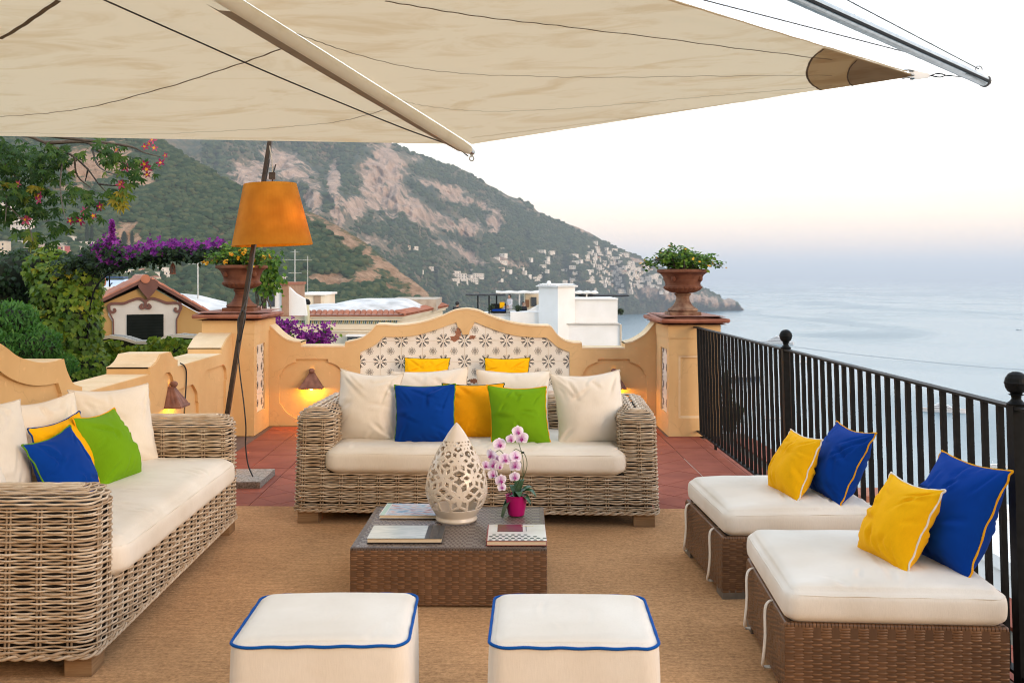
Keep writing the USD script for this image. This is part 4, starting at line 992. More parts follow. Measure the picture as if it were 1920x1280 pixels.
# ------------------------------------------------------------------ leaning floor lamp
lamp_metal = M("dark_bronze", (.045, .032, .024), (.07, .05, .038), rough=.45, metallic=.4, scale=20)
concrete = M("speckled_concrete", (.22, .19, .155), (.40, .36, .31), rough=.9, scale=70, detail=3, lo=.4, hi=.6, bump=.3, bscale=90)
LY = 7.42
foot = atY(409, 905, 7.40); foot[2] = .05; topp = atY(507, 262, LY)
lamp = thing("floor_lamp", "tilted dark floor lamp with a big orange shade behind the left sofa", "floor lamp", (-1.92, 7.33, 0))
O_ = np.array([-1.92, 7.33, 0])
MB().box((0, 0, .024), (.54, .48, .046)).build("base", concrete, lamp)
pole_m = MB(); pole_m.bar(foot - O_, topp - O_, .042, .030); pole_m.build("pole", lamp_metal, lamp)
sh_m = usdkit.material(stage, L + "/orange_shade", {"tc": ("texture_coordinate", {}), "n1": ("noise_texture", {"scale": 7.0, "detail": 6.0}), "rp": ("rgb_ramp", {"ramp": [(0, (.38, .15, .010)), (.4, (.50, .205, .014)), (.7, (.60, .27, .022)), (1, (.64, .30, .028))]}),
    "n2": ("noise_texture", {"scale": 350.0}), "bu": ("bump", {"strength": .2, "distance": .001}), "p": ("principled_bsdf", {"roughness": .8, "specular_ior_level": .2}), "tr": ("translucent_bsdf", {}), "mx": ("mix_closure", {"fac": .42})},
    [("tc.object", "n1.vector"), ("n1.fac", "rp.fac"), ("tc.object", "n2.vector"), ("n2.fac", "bu.height"), ("bu.normal", "p.normal"), ("rp.color", "p.base_color"), ("rp.color", "tr.color"), ("p.BSDF", "mx.closure1"), ("tr.BSDF", "mx.closure2")], surface="mx.closure")
sb, st = atY(511, 460, LY - .03), atY(510, 345, LY - .03)
ax = sb - O_
Hs = float(st[2] - sb[2]); rb, rt2 = 74 / F * LY, 48 / F * LY
mb = MB(); tiltM = rot(ry=-2.2, t=ax)
mb.lathe([(rb - .0035, 0), (rb, 0), (rt2, Hs), (rt2 - .0035, Hs), (rb - .0035, 0)], n=64)
mb.build("lamp_shade", sh_m, lamp, smooth=40, M=tiltM)
bulb_m = usdkit.material(stage, L + "/lamp_bulb", {"e": ("emission", {"color": (1.0, .62, .25), "strength": 36.0})}, [], surface="e.emission")
m = trimesh.creation.icosphere(3, .05); m.apply_transform(tiltM); m.apply_translation((0.09, -.03, Hs * .36)); MB().tm(m).build("bulb", bulb_m, lamp, smooth=True)
q0 = atY(511, 330, LY - .03) - O_
MB().bar(q0 + [0, 0, .0], tiltM[:3, 3] + [0, 0, Hs * .5], .008).bar(q0, q0 + np.array([.024, 0, .085]), .008).build("stem", lamp_metal, lamp)
MB().box(q0, (.045, .04, .05)).build("bracket", lamp_metal, lamp)
hang = [topp - O_ + [0.0, -.03, -.05]] + [atY(a, b, LY - .03) - O_ for a, b in ((508, 290), (510.5, 308), (511, 328))]
MB().tube(smooth_line(hang), .004, 5).build("hanging_cord", M("pale_cord", (.45, .40, .32), rough=.8), lamp, smooth=True)
blk_cable = M("black_cable", (.012, .011, .010), rough=.5)
cp = [(505, 300, 7.36), (480, 440, 7.36), (463, 555, 7.34), (452, 585, 7.30), (446, 605, 7.29), (449, 640, 7.29), (457, 610, 7.28), (460, 592, 7.28), (456, 582, 7.3), (449, 600, 7.3), (446, 650, 7.3), (450, 700, 7.28), (457, 755, 7.25), (461, 800, 7.22), (460.5, 835, 7.2), (465, 870, 7.15), (474, 893, 7.10)]
MB().tube(smooth_line([tuple(atY(a, b, c) - O_) for a, b, c in cp], 6), .0055, 6).build("power_cord", blk_cable, lamp, smooth=True)
wc = [(338, 681), (344, 684), (348.5, 692), (349.5, 705), (348.5, 730), (346, 765), (345, 790)]
tag(MB().tube(smooth_line([tuple(atX(a, b, XL + .012)) for a, b in wc], 6), .006, 6).build("loose_cable", blk_cable, None, smooth=True), "short black cable hanging over the left parapet beside the wall light", "cable")

# ------------------------------------------------------------------ shade sail, boom, pole, lines
def sail_mat(name, c1, c2, tr):
    return usdkit.material(stage, L + "/" + name, {"tc": ("texture_coordinate", {}), "mp": ("mapping", {"scale": (1.0, 3.0, 3.0), "rotation": (0, 0, .5)}), "n1": ("noise_texture", {"scale": 1.6, "detail": 8.0, "roughness": .62, "distortion": .8}), "n2": ("noise_texture", {"scale": 300.0}),
        "rp": ("rgb_ramp", {"ramp": [(0, c1), (.36, c1), (.5, c2), (.62, c2), (.78, c1), (1, c1)]}), "bu": ("bump", {"strength": .15, "distance": .002}), "p": ("principled_bsdf", {"roughness": .85, "specular_ior_level": .15}), "tr": ("translucent_bsdf", {}), "mx": ("mix_closure", {"fac": tr})},
        [("tc.object", "mp.vector"), ("mp.vector", "n1.vector"), ("n1.fac", "rp.fac"), ("tc.object", "n2.vector"), ("n2.fac", "bu.height"), ("bu.normal", "p.normal"), ("rp.color", "p.base_color"), ("rp.color", "tr.color"), ("p.BSDF", "mx.closure1"), ("tr.BSDF", "mx.closure2")], surface="mx.closure")
canvas = sail_mat("cream_canvas", (.58, .425, .25), (.655, .515, .335), .46)
canvas_dbl = sail_mat("double_canvas", (.46, .32, .175), (.54, .40, .24), .45)
seam_m = M("canvas_seam", (.13, .085, .05), (.18, .12, .07), rough=.9, scale=40, trans=.2)
T0 = atY(882, 283, 6.60); T1 = atY(430, 2, 4.45); bd = T1 - T0
def boom_pt(s): return T0 + bd * s
Ln = np.linalg.norm(bd); bdu = bd / Ln
clew = atY(1716, 141, 5.95)
Bp = boom_pt(.012) + np.array([.02, 0, .035]); Dp = boom_pt(1.75) + np.array([.02, 0, .030])
Cp = atY(940, -101, 4.05)
Lp = atY(0, 262, 6.20); Lp2 = Lp + (Lp - T0) * 1.1
El = Lp2 + (boom_pt(1.75) - boom_pt(0)) * .98
sail = thing("shade_sail", "cream canvas shade sail overhead in two panels along the boom", "shade sail")
def panel(A, B, C, D, n, sag, thick=.0012):
    """bilinear patch A(u0v0) B(u1v0) C(u1v1) D(u0v1) with a little sag; returns grid function"""
    def fn(u, v):
        u, v = np.asarray(u, float)[..., None], np.asarray(v, float)[..., None]
        P = A * (1 - u) * (1 - v) + B * u * (1 - v) + C * u * v + D * (1 - u) * v
        w_ = np.sin(np.pi * np.clip(u, 0, 1)) * np.sin(np.pi * np.clip(v, 0, 1))
        P = P - np.array([0, 0, 1.0]) * sag * w_
        wr = meshkit.fbm(np.concatenate([u * 9, v * 5, u * 0], -1), 3, 5)[..., None] - .5
        return P + np.array([0, 0, 1.0]) * .018 * wr * np.clip(w_ * 3, 0, 1)
    return fn
PL = panel(boom_pt(.02) + np.array([-.02, 0, .03]), boom_pt(1.75) + np.array([-.02, 0, .03]), El, Lp2, 40, .03)
PR = panel(Bp, Dp, Cp, clew, 40, .03)
def sheet_of(fn, u, v, off):
    U, V = np.meshgrid(u, v, indexing="ij"); return fn(U, V) + np.array([0, 0, off])
for fn, sgn in ((PL, 1), (PR, -1)):
    g = sheet_of(fn, np.linspace(0, 1, 60), np.linspace(0, 1, 60), 0)
    MB().sheet(g if sgn > 0 else g[::-1]).build("canvas_panel", canvas, sail, smooth=True)
from scipy.optimize import least_squares
def uv_of(fn, px, py):
    d = ray(px, py); d = d / np.linalg.norm(d)
    def res(q):
        P = fn(q[0], q[1]) - _eye; return np.cross(P, d)
    return least_squares(res, [.3, .3], bounds=([-.02, -.02], [1.02, 1.02])).x
def strip(fn, pts, w0, w1, name, mat, off=-.004, n=10):
    uv = np.array([uv_of(fn, a, b) for a, b in pts]); uv = np.array(smooth_line([tuple(q) for q in uv], n))
    P = fn(uv[:, 0], uv[:, 1]) + np.array([0, 0, off]); P += np.c_[np.zeros((len(P), 2)), .0015 * np.sin(np.arange(len(P)) * 1.3)]
    w_ = np.linspace(w0, w1, len(P)); tn = np.gradient(P, axis=0); tn /= np.linalg.norm(tn, axis=1, keepdims=True)
    nn = np.cross(tn, [0, 0, 1.0]); nn /= np.linalg.norm(nn, axis=1, keepdims=True)
    MB().sheet(np.array([P - nn * w_[:, None], P + nn * w_[:, None]])).build(name, mat, sail)
for pts, a, b in (([(0, 72), (55, 38), (110, 0)], .011, .013), ([(0, 218), (100, 210), (200, 193), (300, 166), (400, 135), (480, 108), (548, 82)], .0055, .007), ([(0, 247), (250, 251), (450, 243), (560, 235), (640, 226), (720, 205), (748, 192)], .003, .0055)):
    strip(PL, pts, a, b, "seam", seam_m)
for pts, a, b in (([(556, 62), (600, 78), (640, 92), (720, 115), (800, 130), (900, 139), (1000, 142), (1100, 144), (1280, 142), (1420, 141), (1560, 140)], .0045, .005), ([(742, 184), (770, 192), (800, 198), (860, 205), (930, 208), (1020, 205), (1100, 200), (1280, 184), (1420, 172), (1560, 160)], .0028, .004), ([(722, 1), (800, 14), (900, 30), (1000, 42), (1100, 54), (1280, 76), (1420, 94), (1560, 111)], .008, .006)):
    strip(PR, pts, a, b, "seam", seam_m)
def patch(pts, name, mat, off, inset=0.0):
    uv = np.array([uv_of(PR, a, b) for a, b in pts]); pg = Polygon(uv).buffer(0)
    m = trimesh.creation.triangulate_polygon(pg, engine="earcut"); vv, ff = m
    P = PR(np.clip(vv[:, 0], 0, 1), np.clip(vv[:, 1], 0, 1)) + np.array([0, 0, off])
    MB().add(P, ff).build(name, mat, sail)
patch([(1545, 88), (1620, 110), (1700, 132), (1712, 138), (1700, 148), (1620, 158), (1540, 170)] + [(1528, 162), (1517, 150), (1512, 136), (1515, 122), (1524, 106), (1534, 96)], "corner_patch", canvas_dbl, -.004)
patch([(1607, 108), (1660, 122), (1706, 134), (1710, 140), (1700, 147), (1650, 154), (1598, 161)] + [(1592, 154), (1588, 142), (1590, 128), (1597, 117)], "corner_patch", canvas_dbl, -.006)
strip(PR, [(1545, 90), (1524, 106), (1515, 124), (1513, 140), (1522, 156), (1540, 168)], .006, .006, "patch_seam", seam_m, -.007)
strip(PR, [(1607, 110), (1594, 124), (1589, 140), (1592, 152), (1600, 160)], .004, .004, "patch_seam", seam_m, -.009)
# edge hems
strip(PR, [(884, 257), (1000, 243), (1150, 224), (1280, 206), (1450, 182), (1700, 149)], .006, .006, "hem", canvas_dbl, -.005)
strip(PR, [(1200, -17), (1300, 12), (1450, 57), (1560, 90), (1700, 133)], .008, .008, "hem", canvas_dbl, -.005)
steel = M("polished_steel", (.42, .41, .39), (.52, .51, .49), rough=.22, metallic=1.0, scale=30)
white_plate = M("white_plate", (.62, .63, .62), rough=.4, metallic=.3)
cd = (clew - atY(1640, 141, 5.98)); cd /= np.linalg.norm(cd)
e_ = atY(1760, 142, 5.93)
pl = MB(); pts_ = [(1705, 130), (1722, 134), (1742, 138), (1746, 142), (1742, 146), (1722, 149), (1707, 150)]
pg = np.array([atY(a, b, 5.945) for a, b in pts_]); pl.add(np.vstack([pg, pg.mean(0)]), [[k, (k + 1) % 7, 7] for k in range(7)]); pl.add(np.vstack([pg, pg.mean(0)]) + [0, .006, 0], [[(k + 1) % 7, k, 7] for k in range(7)])
pl.build("clew_plate", white_plate, sail)
mb = MB()
for yy in (133, 141, 147): mb.tube([atY(1692, yy, 5.94), atY(1703, yy - 2, 5.935), atY(1714, yy, 5.94)], .006, 6)
mb.build("clew_shackle", steel, sail, smooth=True)
# boom
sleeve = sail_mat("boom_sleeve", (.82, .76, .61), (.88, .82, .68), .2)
boom = thing("sail_boom", "long cream sleeved boom under the sail, ending in a metal tip", "boom")
s_ = np.linspace(.012, 3.6, 60); MB().tube([boom_pt(k) for k in s_], np.where(s_ < .04, .030, .036), 16).build("boom_sleeve", sleeve, boom, smooth=True)
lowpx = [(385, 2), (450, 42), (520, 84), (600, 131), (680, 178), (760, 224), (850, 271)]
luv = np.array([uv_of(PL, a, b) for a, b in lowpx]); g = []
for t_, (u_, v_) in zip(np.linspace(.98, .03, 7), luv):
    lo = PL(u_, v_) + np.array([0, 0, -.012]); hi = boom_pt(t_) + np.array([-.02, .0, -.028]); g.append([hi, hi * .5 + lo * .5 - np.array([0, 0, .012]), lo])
MB().sheet(np.array(g)).build("sleeve_flap", sail_mat("sleeve_flap", (.30, .235, .175), (.36, .29, .22), .15), boom, smooth=True)  # dark strip along the boom; its colour paints the shade on the canvas
MB().tube([boom_pt(.02), boom_pt(-.012)], .022, 14).build("boom_end", steel, boom, smooth=30)
tipp = boom_pt(-.008)
MB().tube(np.array([[.014 * math.cos(a), .0, .016 * math.sin(a)] for a in np.linspace(0, 2 * np.pi, 14, endpoint=False)]) + tipp + [0.0, 0, -.045], .005, 6, closed=True).bar(tipp + [0, 0, .02], tipp + [0, 0, -.035], .02).build("end_ring", steel, boom, smooth=30)
dl = M("dark_line", (.05, .042, .035), rough=.7)
cuv = [uv_of(PL, a, b) for a, b in ((216, 1), (350, 61), (500, 128), (640, 187), (760, 236))]
ctl = [PL(*q) + np.array([0, 0, -.02]) for q in cuv] + [atY(850, 275, 6.5), atY(878, 293, 6.6)]
ctl = [ctl[0] + (ctl[0] - ctl[1]) * .9] + ctl
tag(MB().tube(smooth_line([tuple(c_) for c_ in ctl], 6), .0042, 5).build("control_line", dl, None, smooth=True), "thin dark line running under the left sail panel to the boom tip", "line")
# steel pole at the right
pole = thing("steel_pole", "polished steel pole at the upper right that holds the sail corner", "pole")
e1 = atY(1846, 152, 5.95); e0 = atY(1490, -8, 4.55); pd = e0 - e1
MB().tube([e1 + pd * k for k in np.linspace(0, 2.1, 24)], .034, 20).build("pole_tube", steel, pole, smooth=35)
pu_ = pd / np.linalg.norm(pd)
MB().tube([e1 - pu_ * .012, e1 + pu_ * .010], .037, 20).build("end_cap", M("dark_cap", (.06, .05, .045), rough=.5), pole, smooth=35)
side_off = np.cross(pu_, [0, 0, 1.0]); side_off /= np.linalg.norm(side_off)
upn = np.cross(side_off, pu_); _tc = _eye - (e1 + pu_ * 1.0); _tc /= np.linalg.norm(_tc); _tc = _tc - pu_ * (_tc @ pu_); _tc /= np.linalg.norm(_tc); trk = _tc * .031 + np.array([0, 0, .006])
MB().bar(e1 + pu_ * .02 + trk, e1 + pu_ * 2.4 + trk, .022, .014).build("pole_track", iron, pole)
mb = MB(); ringc = e1 + pu_ * .08 + np.array([.0, 0, .055])
mb.tube(np.array([[.02 * math.cos(a), .004 * math.sin(a), .02 * math.sin(a)] for a in np.linspace(0, 2 * np.pi, 14, endpoint=False)]) + ringc, .005, 6, closed=True); mb.box(e1 + pu_ * .09 + [0, 0, .03], (.03, .03, .03)); mb.box(e1 + pu_ * .03 + [.01, 0, .03], (.04, .03, .025))
mb.build("end_fitting", steel, pole, smooth=35)
MB().tube([e1 + pu_ * .30 + [0, -.03, -.02], e1 + pu_ * .02 + [0, -.03, -.03]], .007, 6).build("turnbuckle", steel, pole, smooth=True)
cl = [atY(1745, 142, 5.94), atY(1758, 138.5, 5.94), atY(1772, 141, 5.94), atY(1762, 145, 5.94)]
mb = MB(); mb.tube(smooth_line([tuple(q) for q in cl + [cl[0]]], 4), .004, 5); mb.tube([atY(1770, 141.5, 5.94), atY(1825, 146, 5.95)], .0035, 5)
tag(mb.build("sail_shackle_cable", iron, None, smooth=True), "short cable and shackle joining the sail corner to the pole end", "cable")
blue_line = M("blue_grey_line", (.10, .11, .13), rough=.6)
w1 = [atY(1318, 0, 4.9), atY(1745, 110, 5.93)]
tag(MB().tube([w1[0] + (w1[0] - w1[1]) * .9, w1[1]], .0035, 5).build("rigging_line", blue_line, None, smooth=True), "thin line between the sail edge and the steel pole", "line")
w2 = [atY(1588, 0, 5.0), atY(1836, 130, 5.92)]
tag(MB().tube([w2[0] + (w2[0] - w2[1]) * 1.2, w2[1]], .0035, 5).build("rigging_line", blue_line, None, smooth=True), "thin line above the steel pole, running to its end ring", "line")
# ------------------------------------------------------------------ sea, hills, air
SEA = -118.5
sea_m = usdkit.material(stage, L + "/sea_water", {
    "tc": ("texture_coordinate", {}), "m1": ("mapping", {"scale": (.035, .010, 1)}), "n1": ("noise_texture", {"scale": 1.0, "detail": 8.0, "roughness": .6}), "m2": ("mapping", {"scale": (.45, .25, 1)}), "n2": ("noise_texture", {"scale": 1.0, "detail": 5.0}),
    "m3": ("mapping", {"scale": (.0022, .0009, 1), "rotation": (0, 0, .25)}), "n3": ("noise_texture", {"scale": 1.0, "detail": 6.0, "distortion": 1.2}), "rr": ("rgb_ramp", {"ramp": [(0, (.16,) * 3), (.42, (.19,) * 3), (.6, (.34,) * 3), (1, (.40,) * 3)]}),
    "ad": ("math", {"math_type": "multiply_add", "value2": .35}), "bu": ("bump", {"strength": .55, "distance": 1.1}),
    "p": ("principled_bsdf", {"base_color": (.06, .11, .13), "specular_ior_level": .5, "ior": 1.33})},
    [("tc.object", "m1.vector"), ("m1.vector", "n1.vector"), ("tc.object", "m2.vector"), ("m2.vector", "n2.vector"), ("tc.object", "m3.vector"), ("m3.vector", "n3.vector"), ("n3.fac", "rr.fac"), ("rr.color", "p.roughness"), ("n2.fac", "ad.value1"), ("n1.fac", "ad.value3"), ("ad.value", "bu.height"), ("bu.normal", "p.normal")], surface="p.BSDF")
xs = np.r_[-60000, -20000, np.linspace(-8000, 8000, 9), 20000, 60000]; ys = np.r_[-60000, -3000, 100, 400, 1000, 2000, 4000, 8000, 20000, 60000]
X_, Y_ = np.meshgrid(xs, ys, indexing="ij")
MB().sheet(np.stack([X_, Y_, np.full_like(X_, SEA)], -1)).build("sea", sea_m, None, kind="structure", label="calm pale sea reaching to the horizon")

def terrain_mat(name, veg1, veg2, dry, rock1, rock2, s):
    """vegetation / dry grass / rock; the mesh's own primvar says how rocky a place is, noise breaks its edges"""
    return usdkit.material(stage, L + "/" + name, {
        "tc": ("texture_coordinate", {}), "n1": ("noise_texture", {"scale": .09 * s, "detail": 8.0, "roughness": .62}), "n2": ("noise_texture", {"scale": .012 * s, "detail": 6.0}), "n3": ("noise_texture", {"scale": .03 * s, "detail": 8.0, "roughness": .7}), "m4": ("mapping", {"scale": (1, 1, .25)}), "n4": ("noise_texture", {"scale": .05 * s, "detail": 8.0, "roughness": .7}),
        "at": ("attribute", {"attribute": "tone"}),
        "vg": ("rgb_ramp", {"ramp": [(0, veg1), (.40, veg1), (.54, veg2), (.70, dry), (1, dry)]}), "rk": ("rgb_ramp", {"ramp": [(0, rock1), (.35, rock1), (.62, rock2), (1, rock2)]}),
        "a1": ("math", {"math_type": "multiply_add", "value2": 1.5, "value3": -.75}), "a2": ("math", {"math_type": "add"}), "a4": ("math", {"math_type": "multiply_add", "value2": .8, "value3": -.4}), "a5": ("math", {"math_type": "add"}), "st": ("map_range", {"range_type": "smoothstep", "from_min": .42, "from_max": .60, "clamp": True}),
        "va": ("math", {"math_type": "multiply_add", "value2": .6}), "vb": ("math", {"math_type": "multiply", "value2": .55}), "mx": ("mix_color", {}), "bu": ("bump", {"strength": .8, "distance": 6.0 / s}), "p": ("principled_bsdf", {"roughness": .95, "specular_ior_level": .05})},
        [("tc.object", "n1.vector"), ("tc.object", "n2.vector"), ("tc.object", "n3.vector"), ("tc.object", "m4.vector"), ("m4.vector", "n4.vector"), ("n2.fac", "vb.value1"), ("vb.value", "va.value3"), ("n1.fac", "va.value1"), ("va.value", "vg.fac"), ("n4.fac", "rk.fac"),
         ("n3.fac", "a1.value1"), ("a1.value", "a2.value1"), ("at.fac", "a2.value2"), ("n1.fac", "a4.value1"), ("a4.value", "a5.value1"), ("a2.value", "a5.value2"), ("a5.value", "st.value"), ("st.result", "mx.fac"), ("vg.color", "mx.a"), ("rk.color", "mx.b"), ("mx.result", "p.base_color"), ("n1.fac", "bu.height"), ("bu.normal", "p.normal")], surface="p.BSDF")

class Hill:
    """ridge: (px, py, distance); foot: (px, distance). A slope from the foot up to the ridge and down the far side."""
    def __init__(s, ridge, foot, nu, nv, amp, seed, rocks, back=.5, cliff=0.0, conc=1.0, rs=1.0, base=.0):
        r = np.array(ridge, float); f = np.array(foot, float)
        s.px = np.linspace(r[0, 0], r[-1, 0], nu); rp = np.array(smooth_line([tuple(q) for q in r], 12)); o = np.argsort(rp[:, 0]); rp = rp[o]
        py = np.interp(s.px, rp[:, 0], rp[:, 1]); yr = np.interp(s.px, rp[:, 0], rp[:, 2]); yf = np.interp(s.px, f[:, 0], f[:, 1])
        R = np.array([atY(a, b, c) for a, b, c in zip(s.px, py, yr)]); Fp = np.array([atY(a, 518, c) for a, c in zip(s.px, yf)]); Fp[:, 2] = SEA - 4
        R[:, 2] = np.maximum(R[:, 2], SEA + 1)
        v = np.linspace(0, 1 + back, nv)[None, :, None]; vc = np.clip(v, 0, 1)
        P = Fp[:, None] * (1 - vc) + R[:, None] * vc
        h = (R[:, 2] - SEA + 4)[:, None]
        P[..., 2] = SEA - 4 + h * (vc[..., 0] ** conc)
        bk = np.clip(v[..., 0] - 1, 0, None); P[..., 1] += bk * (yr - yf)[:, None]; P[..., 2] -= bk * h * .9
        q = P / np.array([1, 1, 1.0])
        n1 = meshkit.fbm(np.stack([q[..., 0] / 210, q[..., 1] / 330, q[..., 2] / 330], -1), 6, seed) - .5
        n2 = 1 - np.abs(2 * meshkit.fbm(np.stack([q[..., 0] / 125, q[..., 1] / 800, q[..., 2] / 420], -1), 5, seed + 9) - 1)
        n3 = meshkit.fbm(q / 38.0, 4, seed + 4) - .5
        env = np.sin(np.pi * np.clip(vc[..., 0], .0, 1)) ** .7
        P[..., 1] -= amp * (2.4 * n1 + 2.0 * (n2 - .6)) * env * 2.0
        P[..., 2] += amp * (.35 * n1 * env + .16 * n3 * np.clip(vc[..., 0] * 6, 0, 1))
        s.P = P; d = (P - _eye) ; z = d @ _fw; s.sx = 960 + F * (d @ _rt) / z; s.sy = HORIZON - F * d[..., 2] / z
        t = np.full(P.shape[:2], .0)
        for (x, y, a, b, ang, w_) in rocks:
            c_, s_ = math.cos(math.radians(ang)), math.sin(math.radians(ang)); dx, dy = s.sx - x, s.sy - y
            e = ((dx * c_ + dy * s_) / a / 1.3) ** 2 + ((-dx * s_ + dy * c_) / b / 1.3) ** 2
            t = np.maximum(t, w_ * np.exp(-e * 1.1))
        rg = 1 - np.abs(2 * meshkit.fbm(q / np.array([70, 140, 60.0]) * rs, 5, seed + 21) - 1); fine = meshkit.fbm(q / np.array([16, 30, 34.0]) * rs, 4, seed + 23)
        t = base + t * (.22 + .60 * rg + .55 * (fine - .3)) + .34 * (meshkit.fbm(q / 120.0 * rs, 5, seed + 2) - .5) + .20 * (rg - .62) + .12 * (fine - .5)
        s.t = t
        if cliff:   # rock faces stand out and are ragged
            rk = np.clip(t, 0, 1); P[..., 1] -= cliff * rk * (meshkit.fbm(q / np.array([18, 60, 90.0]) * rs, 5, seed + 6) - .3) * 1.5 * env; P[..., 2] += cliff * .25 * rk * env * (meshkit.fbm(q / 40.0, 4, seed + 8) - .5)
    def find(s, px, py):
        front = s.P[..., 1] > 0
        d = (s.sx - px) ** 2 + (s.sy - py) ** 2; nv = int(s.P.shape[1] / 1.5); d = d[:, :nv + 1]
        i, j = np.unravel_index(np.argmin(d), d.shape); return s.P[i, j], d[i, j] ** .5
    def build(s, mat, label, name="hill"):
        return MB().sheet(s.P, tone=s.t).build(name, mat, None, smooth=True, kind="structure", label=label)
farm = terrain_mat("far_slope", (.026, .043, .030), (.060, .070, .042), (.16, .115, .068), (.19, .13, .09), (.42, .295, .215), .8)
nearm = terrain_mat("near_slope", (.022, .040, .018), (.048, .066, .028), (.17, .10, .042), (.17, .092, .045), (.35, .22, .135), 2.2)
farhill = Hill([(250, 208, 2500), (400, 215, 2550), (560, 226, 2600), (660, 240, 2650), (780, 287, 2750), (870, 320, 2850), (940, 360, 2950), (985, 378, 3000), (1020, 402, 3050), (1095, 432, 3150), (1140, 455, 3250), (1200, 482, 3350), (1240, 502, 3400), (1290, 525, 3450), (1335, 548, 3500), (1358, 560, 3540), (1368, 560, 3560), (1380, 575, 3580)],
    [(250, 1100), (500, 1300), (700, 1600), (900, 2100), (1050, 2600), (1170, 3120), (1230, 3260), (1300, 3380), (1380, 3555)], 640, 320, 78, 11,
    [(720, 330, 34, 60, 0, .95), (760, 380, 70, 22, 35, .8), (625, 342, 10, 24, 0, 1.1), (660, 392, 26, 18, 0, .95), (700, 345, 20, 26, 0, .8), (540, 310, 50, 22, 20, .8), (480, 330, 40, 30, 0, .75), (590, 380, 16, 30, 0, .8), (635, 400, 14, 30, 0, .8), (850, 365, 60, 12, 22, .75), (820, 410, 46, 13, 35, .65), (880, 430, 26, 20, 0, .6), (925, 415, 14, 22, 0, .7), (860, 470, 70, 12, 30, .55), (960, 375, 60, 6, 28, .45), (1100, 435, 60, 6, 25, .45), (1200, 492, 60, 5, 25, .4), (1250, 548, 60, 12, 0, .75), (1310, 560, 50, 10, 15, .8), (1366, 566, 10, 12, 0, 1.0), (760, 300, 50, 10, 0, .4), (700, 455, 60, 20, 10, .35), (950, 490, 50, 10, 10, .4)], cliff=55, conc=1.05, base=.10, rs=1.4)
farhill.build(farm, "hazy blue mountain with pink cliffs, running down to a headland in the sea", "mountain")
nearhill = Hill([(-420, 110, 1500), (-150, 140, 1400), (0, 170, 1320), (150, 208, 1250), (280, 250, 1180), (350, 293, 1120), (440, 345, 1050), (520, 378, 1000), (590, 402, 960), (640, 428, 930), (700, 468, 890), (760, 516, 850), (800, 548, 820), (820, 566, 800), (832, 600, 790), (842, 650, 780), (846, 720, 775)],
    [(-420, 330), (0, 360), (300, 420), (600, 520), (760, 620), (846, 740)], 560, 280, 34, 5,
    [(165, 310, 46, 34, 0, 1.0), (215, 300, 40, 30, 0, 1.0), (262, 330, 30, 22, 20, .95), (140, 350, 46, 16, 0, .7), (240, 440, 40, 22, 0, .9), (215, 450, 24, 24, 0, .7), (640, 440, 70, 12, 38, .75), (720, 495, 70, 14, 38, .85), (600, 415, 60, 10, 22, .6), (790, 548, 40, 12, 45, .8), (690, 520, 40, 20, 0, .7), (610, 523, 46, 13, 8, .95), (740, 540, 50, 10, 20, .6), (500, 390, 30, 8, 20, .4), (820, 590, 16, 40, 0, .8), (330, 310, 20, 8, 0, .5), (90, 420, 40, 12, 0, .35)], cliff=20, conc=1.1, rs=3.0)
nearhill.build(nearm, "dark green hillside with dry brown ridge and pink cliffs", "hillside")

haze_m = usdkit.material(stage, L + "/haze", {"v": ("principled_volume", {"color": (.64, .70, .765), "density": HAZE, "anisotropy": .0})}, [], volume="v.volume")
MB().span((-59000, -59000, SEA - 8), (59000, 59000, 500)).build("haze", haze_m, None, kind="stuff", label="pale evening haze over the sea and the mountain")

# trees on the slopes: one mass on each hill
def clump(seed):
    m = trimesh.creation.icosphere(1, 1.0); n = meshkit.noise(m.vertices * 1.7 + seed * 7, seed); m.vertices *= (.7 + .6 * n)[:, None]; m.vertices[:, 2] *= .85; return m
crown_m = usdkit.material(stage, L + "/far_tree", {"oi": ("object_info", {}), "rp": ("rgb_ramp", {"ramp": [(0, (.016, .034, .014)), (.5, (.034, .055, .022)), (1, (.070, .080, .034))]}), "p": ("principled_bsdf", {"roughness": .95, "specular_ior_level": .05})}, [("oi.random", "rp.fac"), ("rp.color", "p.base_color")], surface="p.BSDF")
def wood(hill, n, smin, smax, name, label, rng, accept):
    pi = UsdGeom.PointInstancer.Define(stage, "/World/" + name); tag(pi, label, kind="stuff")
    protos = []
    for k in range(3):
        pth = f"/World/{name}/tree_crown" + (f"_{k:03d}" if k else ""); c = clump(k + 3)
        mesh(pth, c.vertices, c.faces, crown_m, True); protos.append(Sdf.Path(pth))
    pi.CreatePrototypesRel().SetTargets(protos)
    P = hill.P; nv = int(P.shape[1] / 1.5)
    pts, sc = [], []
    tries = rng.random((n * 5, 4))
    for a, b, c, d in tries:
        u, v = a * (P.shape[0] - 2), b * (nv - 1); i, j = int(u), int(v); fu, fv = u - i, v - j
        if not accept(hill.sx[i, j], hill.sy[i, j], hill.t[i, j], c): continue
        p = (P[i, j] * (1 - fu) + P[i + 1, j] * fu) * (1 - fv) + (P[i, j + 1] * (1 - fu) + P[i + 1, j + 1] * fu) * fv
        s_ = smin + (smax - smin) * d ** 2; pts.append(p + [0, 0, s_ * .25]); sc.append((s_ * rng.uniform(.8, 1.3), s_ * rng.uniform(.8, 1.3), s_))
        if len(pts) >= n: break
    pi.CreatePositionsAttr(Vt.Vec3fArray.FromNumpy(np.array(pts, np.float32))); pi.CreateScalesAttr(Vt.Vec3fArray.FromNumpy(np.array(sc, np.float32)))
    pi.CreateProtoIndicesAttr(Vt.IntArray.FromNumpy(rng.integers(0, 3, len(pts)).astype(np.int32)))
hr = np.random.default_rng(17)
